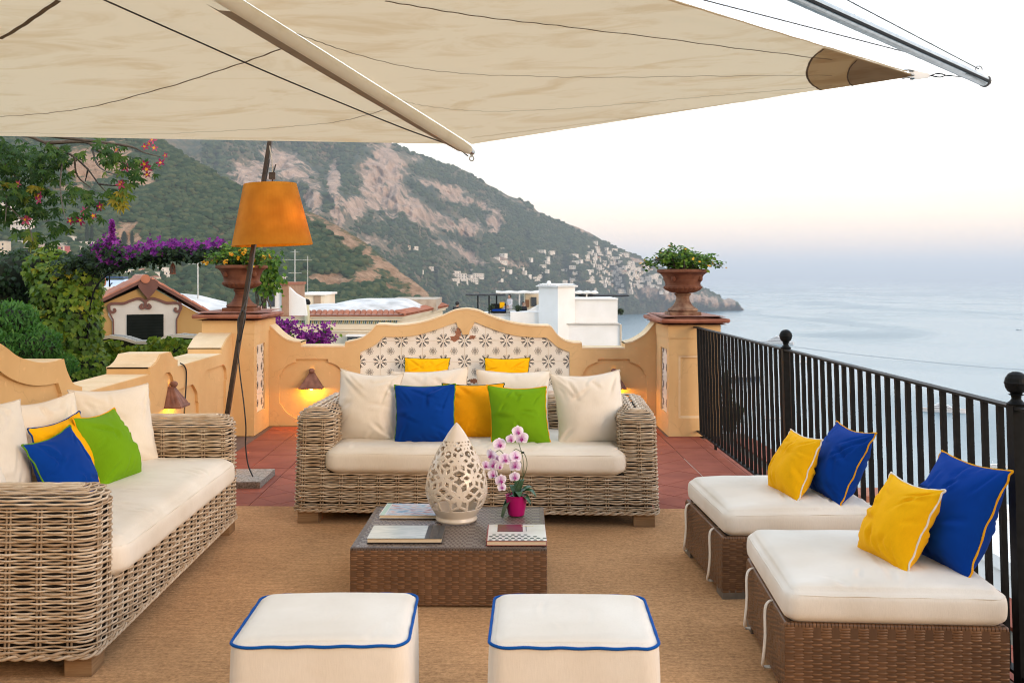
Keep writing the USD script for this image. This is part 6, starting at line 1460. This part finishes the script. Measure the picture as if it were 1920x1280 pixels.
# long low house with a vaulted roof and tile frieze
lh = thing("vaulted_house", "low cream house with a white vaulted roof, orange tile edge and tile frieze", "house")
Y0 = 40.0; cL, cR = atY(330, 590, Y0), atY(747, 590, Y0); far = atY(830, 568, 52)
zt_ = atY(700, 588, Y0)[2]
foot2 = Polygon([(cL[0], Y0), (cR[0], Y0), (far[0], 52), (cL[0], 52)])
MB().prism(foot2, 9.0, rot(t=(0, 0, zt_ - 9.16))).build("wall", cream_wall, lh)
for z0, z1, o in ((zt_ - .16, zt_ - .10, .22), (zt_ - .26, zt_ - .16, .14), (zt_ - .62, zt_ - .56, .06), (zt_ - .72, zt_ - .66, .1)):
    MB().prism(foot2.buffer(o, join_style=2), z1 - z0, rot(t=(0, 0, z0))).build("cornice", cream_wall, lh)
MB().prism(foot2.buffer(.26, join_style=2), .05, rot(t=(0, 0, zt_ - .10))).build("eaves", orange_tile, lh)
edge = [(cL[0] - .2, Y0 - .28), (cR[0] + .28, Y0 - .28), (far[0] + .28, 52)]
for (ax_, ay), (bx_, by) in zip(edge[:-1], edge[1:]):
    ln = math.hypot(bx_ - ax_, by - ay); n = int(ln / .22); d = np.array([(bx_ - ax_), (by - ay), 0]) / ln; nn = np.array([d[1], -d[0], 0])
    for k in range(n):
        c = np.array([ax_, ay, zt_ - .05]) + d * (k + .5) * ln / n; ang = np.linspace(0, np.pi, 6)
        g_ = [[c + d * (.115 * math.cos(q)) + nn * (-.36 if e else .04) + np.array([0, 0, .07 * math.sin(q) + (.14 if e else 0)]) for q in ang] for e in (0, 1)]
        MB().sheet(np.array(g_)).build("roof_tile", orange_tile, lh)
fz0 = atY(600, 607, Y0)[2]; fz1 = atY(600, 600.5, Y0)[2]; frz = [M("frieze_" + n_, c, rough=.4) for n_, c in (("blue", (.03, .08, .12)), ("ochre", (.30, .22, .06)), ("green", (.07, .13, .07)), ("pale", (.45, .42, .33)))]
nx = 64; xa, xb = atY(500, 600, Y0)[0], atY(745, 600, Y0)[0]
for k in range(nx):
    xk = xa + (xb - xa) * k / nx; w_ = (xb - xa) / nx
    MB().prism(Polygon([(xk, fz0), (xk + w_ * .55, fz0), (xk + w_ * .95, fz1), (xk + w_ * .4, fz1)]), .02, XZ(Y0 - .002)).build("frieze_tile", frz[k % 3], lh)
MB().prism(sbox(xa, fz0 - .02, xb, fz1 + .02), .012, XZ(Y0 - .001)).build("frieze_band", frz[3], lh)
def vault(px, Y, depth, name, base):
    xs_ = [(float(atY(a, b, Y)[0]), float(atY(a, b, Y)[2])) for a, b in px]; v = np.linspace(0, 1, 14)
    g_ = np.array([[(x, Y + depth * t, base + (z - base) * (math.sin(math.pi * t) ** .55)) for x, z in xs_] for t in v]); g_[..., 2] += .04 * (meshkit.fbm(g_ * .9, 4, 2) - .5)
    MB().sheet(g_).build(name, flat_roof, lh, smooth=True)
vault(smooth_line([(585, 583), (600, 575), (622, 569), (660, 562.5), (700, 562), (745, 562), (765, 568), (786, 580)], 4), 43, 6, "vault_roof", zt_ - .05)
vault(smooth_line([(500, 584), (540, 577), (570, 573), (600, 572), (624, 574), (640, 580)], 4), 42, 6, "vault_roof", zt_ - .05)
MB().span(*px_box(728, 561, 818, 583, 47, 5)).build("roof_parapet", M("stone_parapet", (.30, .24, .18), (.42, .35, .27), rough=.95, scale=3), lh)
pp = MB().tube([atY(576, 606, 39.9), atY(576, 588, 39.6), atY(575, 572, 39.6)], .10, 8); pp.build("drain_pipe", M("pipe_paint", (.60, .58, .40), rough=.6), lh, smooth=True)
MB().lathe([(0, 0), (.12, 0), (.16, .08), (.1, .2), (0, .24)], c=tuple(atY(575, 571, 39.6)), n=10).build("pipe_cap", iron, lh, smooth=40)
MB().span(*px_box(651, 630, 680, 643, 39.5, .4)).build("window", window_glass, lh); MB().span(*px_box(648, 628, 690, 631, 39.3, .7)).build("window_hood", limewash, lh)
shd = thing("roof_shed", "white roof shed with a dark window and sloping parapet by the left pillar", "shed")
MB().span(*px_box(500, 534, 531, 590, 34, 3)).build("wall", limewash, shd); MB().span(*px_box(503, 541, 515, 575, 33.95, .1)).build("window", window_glass, shd)
MB().span(*px_box(528, 530, 540, 592, 33.9, 3)).build("brown_edge", M("brown_plaster", (.28, .15, .09), (.34, .2, .12), rough=.9, scale=3), shd); MB().span(*px_box(498, 529, 541, 534, 33.8, 3.2)).build("roof_edge", orange_tile, shd)
MB().prism(Polygon(gp([(540, 592), (540, 537), (553, 550), (570, 560), (574, 592)], 34)), .25, XZ(34.3)).build("parapet", limewash, shd)
blk = thing("roof_hut", "small pale roof hut behind the white shed", "hut"); MB().span(*px_box(561, 552, 609, 590, 47, 3)).build("wall", cream_wall, blk); MB().span(*px_box(559, 549, 611, 553, 46.8, 3.4)).build("roof", limewash, blk); MB().span(*px_box(588, 555, 601, 574, 46.95, .1)).build("door", M("faded_door", (.30, .22, .15), rough=.8), blk)
wr = thing("white_roof", "white sloping roof between the gabled house and the left urn", "roof")
rp_ = [atY(330, 549, 27), atY(372, 553, 27), atY(425, 566, 27), atY(425, 600, 24), atY(338, 592, 24)]
MB().add(np.array([rp_[0], rp_[1], rp_[2], rp_[3], rp_[4]]), [[4, 3, 2], [4, 2, 1], [4, 1, 0]]).build("roof", flat_roof, wr); MB().span((rp_[4][0], 24.2, -6), (rp_[3][0], 27, rp_[3][2] - .1)).build("wall", limewash, wr)
# white house with the roof terrace
wh = thing("terrace_house", "white house with a square stair tower and roof terrace", "house")
def quad_prism(pts, z0, z1): return MB().prism(Polygon(pts), z1 - z0, rot(t=(0, 0, z0)))
def hY(py, Y): return EYE - (py - HORIZON) * Y / F
WY = 60.0
A, C, B = atY(1010, 600, 61.2), atY(1046, 600, 60), atY(1078, 600, 60.8); D = A + B - C
quad_prism([A[:2], C[:2], B[:2], D[:2]], hY(690, WY), hY(538, WY)).build("stair_tower", limewash, wh)
tw = Polygon([A[:2], C[:2], B[:2], D[:2]])
tl = quad_prism(list(tw.buffer(.12, join_style=2).exterior.coords)[:-1], hY(538, WY) + .002, hY(535.5, WY)).build("tower_coping", limewash, wh)
for (p, q) in ((A, C), (C, B)):
    n = 12
    for k in range(n):
        c = p + (q - p) * (k + .5) / n; d = (q - p) / np.linalg.norm(q - p); nn = np.array([d[1], -d[0], 0]); ang = np.linspace(0, np.pi, 5)
        g_ = [[np.array([c[0], c[1], hY(535.5, WY)]) + d * (.045 * math.cos(t)) + nn * e + np.array([0, 0, .06 * math.sin(t) + (.08 if e < 0 else 0)]) for t in ang] for e in (.14, -.35)]
        MB().sheet(np.array(g_)).build("coping_tile", limewash, wh)
MB().lathe([(0, 0), (.12, 0), (.14, .1), (.1, .22), (0, .26)], c=(A[0] + .6, 60.7, hY(534, WY)), n=10).build("chimney_pot", limewash, wh, smooth=40)
MB().span(*px_box(1066, 562, 1158, 608, 60.9, 4)).build("upper_block", limewash, wh); MB().span(*px_box(1065, 559, 1159, 562, 60.8, 4.2)).build("coping", limewash, wh)
MB().span(*px_box(1051, 608, 1165, 760, 60.5, 6)).build("lower_block", limewash, wh); MB().span(*px_box(1050, 606, 1162, 608.6, 60.4, 6)).build("ledge", grey_lime, wh)
MB().span(*px_box(957, 585, 1012, 690, 61.5, 5)).build("terrace_parapet", limewash, wh); MB().span(*px_box(905, 590, 957, 690, 62, 6)).build("side_block", limewash, wh); MB().span(*px_box(919, 588, 958, 590.5, 61.9, 6)).build("slab", grey_lime, wh)
MB().span(*px_box(985, 551, 1012, 586, 66, 3)).build("roof_room", cream_wall, wh); MB().span(*px_box(996, 557, 1006, 574, 65.9, .1)).build("window", window_glass, wh); MB().span(*px_box(985, 562, 992, 576, 65.9, .1)).build("door", M("brown_door", (.2, .1, .05), rough=.7), wh)
MB().prism(Polygon(gp([(988, 583), (1012, 570), (1012, 583)], 61.4)), .3, XZ(61.7)).build("stair_ramp", limewash, wh)
MB().tube([atY(1067, 606, 60.85), atY(1067, 562, 60.85)], .05, 6).build("drain_pipe", M("cream_pipe", (.6, .5, .35), rough=.7), wh, smooth=True); MB().tube([atY(1164, 648, 60.4), atY(1164, 608, 60.4)], .06, 6).build("drain_pipe", M("tan_pipe", (.5, .42, .32), rough=.7), wh, smooth=True)
awn = M("white_awning", (.72, .68, .62), rough=.9, trans=.3); blk_par = M("black_canopy", (.012, .012, .014), rough=.9)
def canopy(label, x0, x1, yt, yb, Y, mat, posts, name="awning", dp=3.0):
    t = thing(name, label, "awning"); a, b = atY(x0, yt, Y), atY(x1, yt, Y); z = hY((yt + yb) / 2, Y); hh = abs(hY(yt, Y) - hY(yb, Y))
    n = 15; g_ = np.array([[(a[0] + (b[0] - a[0]) * u, Y + dp * v, z + .5 * hh * math.sin(math.pi * v) - .25 * hh * math.sin(math.pi * u * 3) ** 2) for u in np.linspace(0, 1, n)] for v in np.linspace(0, 1, 6)])
    MB().sheet(g_).sheet((g_ - [0, 0, .05])[::-1]).build("canopy", mat, t, smooth=True); MB().bar((a[0], Y, z - .03), (b[0], Y, z - .03), .05).build("valance", mat, t)
    for p in posts: q = atY(p, yb, Y + .3); MB().bar((q[0], Y + .3, z), (q[0], Y + .3, hY(592, Y)), .09).build("post", iron if mat is blk_par else limewash, t)
    return t
canopy("black pergola on the far roof terrace, left of the white awning", 873, 948, 551, 554, 63, blk_par, (896, 917, 931), "pergola")
canopy("white awning on the roof terrace left of the stair tower", 930, 1012, 545, 552, 64, awn, (974,), dp=4)
canopy("white awning right of the stair tower", 1078, 1122, 545, 552, 64, awn, (1100,), dp=4)
canopy("black parasol canopy behind the white house's right end", 1086, 1180, 552, 556, 66, blk_par, (1110, 1150), "parasol")
# people and furniture on that terrace
import manifold3d as m3
skin = M("skin", (.38, .22, .15), rough=.6); hair = M("dark_hair", (.012, .01, .009), rough=.7); blackc = M("black_clothes", (.012, .012, .015), rough=.9); whitec = M("white_shirt", (.55, .53, .55), rough=.9)
def figure(label, base, rz, cloth, seated=False):
    t = thing("person", label, "person", base, rz)
    hip = .90 if not seated else .48; J = dict(pel=((0, 0, hip), .135), chest=((0, -.02, hip + .40), .15), neck=((0, -.01, hip + .55), .06), head=((0, -.03, hip + .70), .105), chin=((0, -.05, hip + .63), .07))
    for s_, sx in (("l", -1), ("r", 1)):
        J[s_ + "sh"] = ((sx * .19, -.01, hip + .48), .065); J[s_ + "el"] = ((sx * .25, -.03, hip + .22), .048); J[s_ + "wr"] = ((sx * .20, -.20, hip + .10), .038); J[s_ + "ha"] = ((sx * .18, -.28, hip + .10), .042)
        if seated: J[s_ + "hp"], J[s_ + "kn"], J[s_ + "an"], J[s_ + "to"] = ((sx * .1, 0, hip), .10), ((sx * .12, -.45, hip + .02), .07), ((sx * .12, -.47, .08), .05), ((sx * .12, -.62, .05), .045)
        else: J[s_ + "hp"], J[s_ + "kn"], J[s_ + "an"], J[s_ + "to"] = ((sx * .09, 0, hip - .02), .105), ((sx * .10, -.02, .48), .07), ((sx * .10, .02, .08), .05), ((sx * .10, -.13, .04), .045)
    B_ = [("pel", "chest"), ("chest", "neck"), ("neck", "chin"), ("chin", "head")] + [(s_ + a, s_ + b) for s_ in "lr" for a, b in (("sh", "el"), ("el", "wr"), ("wr", "ha"), ("hp", "kn"), ("kn", "an"), ("an", "to"))] + [("chest", s_ + "sh") for s_ in "lr"] + [("pel", s_ + "hp") for s_ in "lr"]
    man = m3.Manifold()
    for a, b in B_: man += m3.Manifold.batch_hull([m3.Manifold.sphere(J[k][1], 14).translate(J[k][0]) for k in (a, b)])
    q = man.to_mesh(); v, f = np.array(q.vert_properties[:, :3]), np.array(q.tri_verts); c = v[f].mean(1)
    MB().add(v, f).build("body", skin, t, smooth=50)
    # clothes: the same surface, a little larger, from the ankles to the neck and wrists
    keep = (c[:, 2] < hip + .53) & (c[:, 2] > .10) & ~((np.abs(c[:, 0]) > .15) & (c[:, 1] < -.17) & (c[:, 2] > hip - .05) & (c[:, 2] < hip + .2))
    m = trimesh.Trimesh(v, f, process=False); vv = v + m.vertex_normals * .014; g_ = f[keep]; idx, inv = np.unique(g_, return_inverse=True)
    mesh(numbered(str(t.GetPath()), "clothes"), vv[idx], inv.reshape(-1, 3), cloth, True)
    h_ = trimesh.creation.icosphere(2, .116); h_.apply_translation((0, -.015, hip + .725)); hf = h_.faces[(h_.triangles_center[:, 1] > -.05) | (h_.triangles_center[:, 2] > hip + .78)]; MB().add(h_.vertices, hf).build("hair", hair, t, smooth=True)
    return t
def stand(px, py, Y): p = atY(px, py, Y); return tuple(map(float, p))
fl_z = hY(590, 63)
p_ = atY(857, 566, 55); figure("person in black seen standing beyond the crest of the back wall", (p_[0], 55, p_[2] - 1.70), 150, blackc)
p_ = atY(956, 575, 63); figure("person in a white shirt sitting on the roof terrace", (p_[0], 63, fl_z - .02), -60, whitec, True)
p_ = atY(981, 566, 64); figure("person in dark clothes standing beside the stair tower's terrace", (p_[0], 64, hY(566, 64) - 1.72), 40, blackc)
sofa_b = thing("terrace_couch", "dark couch with blue cushions on the far roof terrace", "couch", (atY(935, 585, 62)[0], 62.6, fl_z))
MB().box((0, 0, .2), (.95, .7, .12)).box((0, .32, .45), (.95, .08, .5)).box((-.45, 0, .4), (.06, .7, .4)).box((.45, 0, .4), (.06, .7, .4)).build("frame", iron, sofa_b); MB().box((0, 0, .31), (.84, .6, .1)).build("cushion", blue, sofa_b); MB().box((.22, .2, .62), (.3, .1, .36)).build("pillow", yellow, sofa_b)
for px_, lab in ((921, "small green potted bush on the far roof terrace by the couch"), (971, "small green potted bush on the far roof terrace by the seated person"), (1163, "small potted bush on the right end of the white house")):
    yq = 577 if px_ < 1000 else 583; tq = leafy_mass("potted_bush", lab, "plant", [(px_, yq, 6, 6, 62.5 if px_ < 1000 else 61.2, .2)], 62, 90, .09, oval_t, dark_leaf, px_)
# houses on the slopes
def house_proto(name, label, w, d, h, storeys, col, roofm, hip):
    t = thing(name, label, "house"); MB().span((-w / 2, -d / 2, -2.2), (w / 2, d / 2, h)).build("wall", col, t)
    if hip: MB().add([(-w / 2 - .4, -d / 2 - .4, h), (w / 2 + .4, -d / 2 - .4, h), (w / 2 + .4, d / 2 + .4, h), (-w / 2 - .4, d / 2 + .4, h), (-w * .2, 0, h + 1.6), (w * .2, 0, h + 1.6)], [[0, 1, 5], [0, 5, 4], [1, 2, 5], [2, 3, 4], [2, 4, 5], [3, 0, 4]]).build("roof", roofm, t)
    else: MB().span((-w / 2 - .3, -d / 2 - .3, h), (w / 2 + .3, d / 2 + .3, h + .5)).build("roof", roofm, t)
    n = max(2, int(w / 3.2))
    for s_ in range(storeys):
        for k in range(n): MB().box((-w / 2 + (k + .5) * w / n, -d / 2, h - 1.8 - 3 * s_), (1.0, .12, 1.6)).build("window", window_glass, t)
    if w > 9: MB().span((-w * .5, -d / 2 - 1.3, h - 3.3), (w * .1, -d / 2, h - 3.0)).build("balcony", col, t)
    return t
hw = M("hill_house_white", (.62, .55, .47), rough=.9); hc = M("hill_house_cream", (.58, .48, .36), rough=.9); hp_ = M("hill_house_pink", (.50, .32, .25), rough=.9); hroof = M("hill_roof", (.50, .42, .36), rough=.9)
protos = [("hill_house", 12, 9, 4.2, 1, hw, hw, 0), ("hill_house", 16, 10, 6.2, 2, hw, hroof, 0), ("hill_house", 11, 9, 4, 1, hc, orange_tile, 1), ("hill_house", 9, 8, 4.6, 1, hw, hw, 0)]
VG = "white houses of the far village on the slope"
hs = []; used_pts = []
zones = [((1155, 512, 62, 24), 130), ((1125, 482, 44, 22), 48), ((1205, 526, 34, 13), 46), ((1090, 520, 30, 26), 16), ((1235, 545, 45, 10), 10), ((960, 500, 50, 26), 12), ((870, 525, 26, 16), 10), ((1020, 490, 40, 30), 10), ((810, 505, 40, 25), 3), ((770, 460, 30, 12), 2)]
hr2 = np.random.default_rng(4); first = {}
for (cx, cy, rx_, ry_), n in zones:
    for _ in range(n):
        px_, py_ = cx + hr2.normal(0, .55) * rx_, cy + hr2.normal(0, .55) * ry_
        p, d = farhill.find(px_, py_)
        if d > 6 or p[2] < SEA + 6: continue
        p = p + np.array([0, 2.0, -1.2])
        k = int(hr2.choice(4, p=(.4, .25, .15, .2))); rz = hr2.uniform(-35, 35); s_ = hr2.uniform(1.0, 1.7)
        if k not in first:
            first[k] = house_proto(*protos[k][:1], "small house of the far village on the hazy slope above the sea", *protos[k][1:]); tag(first[k], group=VG, label="small house of the far village on the hazy slope above the sea"); xf(first[k].GetPrim(), tuple(p), rz, s=s_)
        else: dup(first[k], "small house of the far village on the hazy slope above the sea", tuple(p), rz, VG, s=s_)
big = [((862, 523), 1.9, "large white villa on the far slope above the vaulted house's right end"), ((885, 530), 1.6, "wide white villa right beside the large one on the far slope"), ((940, 470), 1.0, "lone white house high on the far slope"), ((1165, 548), 1.6, "pale hotel block low on the far slope, right of the white tower")]
for (a, b), s_, lab in big: p, d = farhill.find(a, b); dup(first[1], lab, tuple(p), 5, None, s=s_)
def near_house(name, label, px_, py_, w, h, col, roofm, hip, rz=0, dd=9):
    p, d = nearhill.find(px_, py_); t = house_proto(name, label, w, dd, h, max(1, int(h / 3.2)), col, roofm, hip); xf(t.GetPrim(), tuple(p), rz); return t
near_house("villa", "white villa behind the tree's hanging leaves at the left", 34, 436, 22, 11, hw, hw, 0, -8)
near_house("villa", "cream house at the photo's left edge above the dark bush", 4, 482, 9, 11, hc, hw, 0, 4)
near_house("villa", "pale villa high on the left slope near the photo's edge", 12, 400, 14, 8, hw, hw, 0, 12)
red_wall = M("red_palace_wall", (.36, .085, .075), (.42, .11, .095), rough=.9, scale=.2)
rpx = near_house("palace", "pink red palace with pale arched window frames on the left slope", 98, 482, 24, 9, red_wall, M("palace_roof", (.34, .22, .16), rough=.9, scale=.4), 1, -4)
for k in range(5):
    x_ = -9.6 + k * 4.8
    fr_ = Polygon([(x_ - 1.1, 2.2), (x_ - 1.1, 5.2)] + [(x_ + 1.1 * math.cos(a), 5.2 + 1.1 * math.sin(a)) for a in np.linspace(np.pi, 0, 8)] + [(x_ + 1.1, 5.2), (x_ + 1.1, 2.2)]); MB().prism(fr_.difference(sbox(x_ - .6, 2.0, x_ + .6, 5.2)), .3, XZ(-4.52)).build("window_frame", hc, rpx)
MB().span((-12.3, -4.85, 8.2), (12.3, -4.5, 8.9)).build("cornice", hc, rpx); MB().span((11.2, -4.85, -3), (12.3, -4.5, 8.2)).build("corner_strip", hc, rpx); MB().span((-12.3, -4.85, -3), (-11.2, -4.5, 8.2)).build("corner_strip", hc, rpx)
NG = "pale houses on the near slope under the iron arch"
hq = np.random.default_rng(12)
for (a, b) in [(238, 505), (252, 500), (270, 512), (246, 515), (262, 522), (285, 518), (300, 512), (292, 525), (275, 503), (225, 512), (310, 520), (150, 470), (135, 452), (118, 462), (60, 470), (45, 462), (530, 525), (122, 478), (165, 462)]:
    p, d = nearhill.find(a, b)
    dup(first[int(hq.choice([0, 2, 3]))], "pale house on the near slope, seen under the iron arch or the tree", tuple(p), hq.uniform(-25, 25), NG, s=hq.uniform(.55, .85))
# cypresses
cy_m = leaf_mat("cypress_green", [(0, (.010, .022, .012)), (1, (.03, .05, .022))], .1, .9)
def cypress(label, px_, py_, h, w):
    p, d = nearhill.find(px_, py_); t = thing("cypress", label, "tree", tuple(p)); r = np.random.default_rng(int(px_)); n = 700; s = r.random(n) ** .8; rad = w * np.sin(np.pi * np.clip(s * .92 + .06, 0, 1)) ** .7 * r.uniform(.75, 1.1, n); a = r.uniform(0, 2 * np.pi, n)
    P = np.stack([rad * np.cos(a), rad * np.sin(a), s * h], 1); scatter(MB(), oval_t, P, np.stack([np.cos(a), np.sin(a), a * 0 + .2], 1), .7, r, -.8, .4).build("crown", cy_m, t, kind="stuff"); MB().tube([(0, 0, -1), (0, 0, h * .9)], [.3, .08], 6).build("trunk", bark, t, smooth=True); MB().lathe([(0, .5)] + [(w * .72 * math.sin(math.pi * q) ** .7, q * h) for q in np.linspace(.08, .95, 8)] + [(0, h)], n=10).build("inner_crown", dark_mass, t, smooth=True)
cypress("dark cypress in front of the small cliff, the wider left one", 234, 462, 12, 2.6); cypress("slim dark cypress in front of the small cliff, right of the wider one", 248, 462, 12, 1.4); cypress("tall dark cypress on the left slope above the bougainvillea's left end", 163, 462, 18, 1.6); cypress("dim cypress beside the tall one on the left slope", 172, 458, 14, 1.5)

# ------------------------------------------------------------------ boats
hull_w = M("white_hull", (.72, .72, .72), rough=.3); hull_b = M("navy_hull", (.02, .04, .09), rough=.3); deck = M("teak_deck", (.35, .24, .14), rough=.7); smoke = M("dark_glazing", (.02, .025, .03), rough=.1)
def boat(name, label, px_, py_, ln, rz, hullm, decks, cat="boat", group=None):
    p = atZ(px_, py_, SEA); t = thing(name, label, cat, tuple(p), rz, group); s = ln; xs_ = np.linspace(-.5, .5, 13); half = .11 * np.sqrt(np.clip(1 - np.clip((xs_ - .05) / .45, 0, 1) ** 2.2, 0, 1)); z1 = .075 + .03 * np.clip(xs_, 0, 1) ** 1.5
    ring = np.array([[(x, k * h_, z) for k, z in ((-1, zt), (-.75, 0), (0, -.02), (.75, 0), (1, zt))] for x, h_, zt in zip(xs_, half, z1)]) * s
    mb = MB().sheet(ring[:, ::-1]); n = len(ring[0]); mb.add(ring[0], [[0, 1, 2], [0, 2, 3], [0, 3, 4]]); mb.build("hull", hullm, t, smooth=35)
    MB().sheet(np.stack([ring[:, 0], ring[:, 4]], 1) - [0, 0, .012 * s]).build("deck", deck, t)
    for k, (x0, x1, h_) in enumerate(decks):
        z0 = (.07 + .042 * k) * s; w_ = (.085 - .014 * k) * s
        mm = m3.Manifold.batch_hull([m3.Manifold.cube((.001, .001, .001)).translate((x * s, y * w_, z)) for x, z in ((x0, z0), (x0, z0 + h_ * s), (x1, z0), (x1 - .05, z0 + h_ * s)) for y in (-1, 1)])
        c = MB().tm(mm).build("cabin", hull_w, t); MB().span(((x0 + .03) * s, -w_ - .01 * s * .3, z0 + h_ * s * .45), ((x1 - .06) * s, w_ + .01 * s * .3, z0 + h_ * s * .8)).build("cabin_window", smoke, c)
    if decks: MB().tube([((decks[-1][0] + .08) * s, 0, .16 * s), ((decks[-1][0] + .06) * s, 0, .26 * s)], .006 * s, 5).build("mast", hull_w, t)
    return t
boat("motor_yacht", "white motor yacht at anchor, seen through the railing at the right", 1770, 772, 40, -22, hull_w, [(-.3, .28, .04), (-.25, .15, .038), (-.15, .05, .03)], "yacht")
boat("motor_yacht", "large pale yacht behind the first ball finial", 1454, 645, 62, 155, hull_w, [(-.3, .25, .05), (-.25, .18, .045), (-.2, .1, .04), (-.1, .05, .03)], "yacht")
boat("motor_yacht", "dark blue ship behind the far bars of the railing", 1392, 712, 48, 4, hull_b, [(-.3, .2, .035), (-.2, .05, .03)], "yacht")
boat("motor_boat", "white motor boat low in the railing, right of the second blue pillow", 1868, 876, 16, -12, hull_w, [(-.2, .15, .05)])
boat("motor_boat", "white motor boat between the railing bars right of the first post", 1506, 680, 24, 10, hull_w, [(-.25, .15, .05)])
boat("motor_boat", "small white boat low between the bars left of the first post", 1447, 785, 15, 0, hull_w, [(-.2, .15, .05)])
for i, (a, b, lab) in enumerate(((1554, 586, "tiny far boat level with another one, left of that pair"), (1734, 586, "tiny far boat level with another one, right of that pair"), (1596, 610, "faint tiny boat just below the level pair, nearer the left one"), (1910, 619, "tiny far boat at the photo's right edge above the near ball finial"),
        (1407, 555, "tiny far boat just off the headland's tip, the higher of two"), (1440, 565, "tiny far boat off the headland's tip, the lower one of two"), (1211, 604, "tiny boat in the gap between the white house and the right pillar"))):
    boat("small_boat", lab, a, b, 13 if b > 570 else 16, 40 * i, hull_b, [(-.2, .1, .05)], group="tiny boats far out on the sea")
wake = M("wake_foam", (.36, .42, .46), rough=.6)
wk = [atZ(a, b, SEA + .15) for a, b in ((1488, 650), (1560, 659), (1640, 668), (1720, 676), (1800, 684), (1930, 694))]
g_ = np.array(smooth_line([tuple(q) for q in wk], 8)); d_ = np.gradient(g_, axis=0); d_ /= np.linalg.norm(d_, axis=1, keepdims=True); nn = np.cross(d_, [0, 0, 1.0]); w_ = (1.6 + 1.6 * meshkit.noise(g_ / 40))[:, None]
tag(MB().sheet(np.array([g_ - nn * w_, g_ + nn * w_])).build("wake", M("dark_wake", (.05, .08, .10), (.09, .13, .15), rough=.5, scale=.02), None, kind="structure"), "thin line of a boat's wake across the water")
# below the terrace at the right
lt = thing("lower_house", "white flat roofed house below the terrace, seen through the railing at the lower right", "house")
a, b = atZ(1838, 985, -5.0), atZ(1930, 1150, -5.0)
MB().span((a[0] - 1.4, 6.0, -14), (a[0] + 6, a[1] + 1.0, -5.0)).build("wall", limewash, lt); MB().span((a[0] - 1.5, a[1] + .6, -4.99), (a[0] + 6, a[1] + 1.1, -4.7)).build("parapet", limewash, lt); MB().span((a[0] - 1.5, 6.0, -4.99), (a[0] - 1.2, a[1] + .6, -4.7)).build("parapet", limewash, lt)
l2 = thing("lower_house", "weathered house with a rusty roof corner below the terrace, by the blue far pillow", "house")
a = atZ(1634, 918, -16); MB().box((a[0], a[1], -21), (3.6, 3, 9)).build("wall", M("stained_wall", (.34, .25, .17), (.66, .62, .55), rough=.9, scale=.8), l2, ); MB().box((a[0] + .5, a[1], -16.4), (3.8, 3.2, .5)).build("roof", orange_tile, l2)
leafy_mass("terrace_cactus", "dark green bush outside the railing near the right pillar", "bush", [(1362, 735, 8, 34, 12.5, .15), (1376, 775, 16, 16, 12.4, .2), (1366, 790, 14, 22, 12.4, .2)], 12.5, 420, .08, tmpl_oval(.16), dark_leaf, 77, -.4, .7)
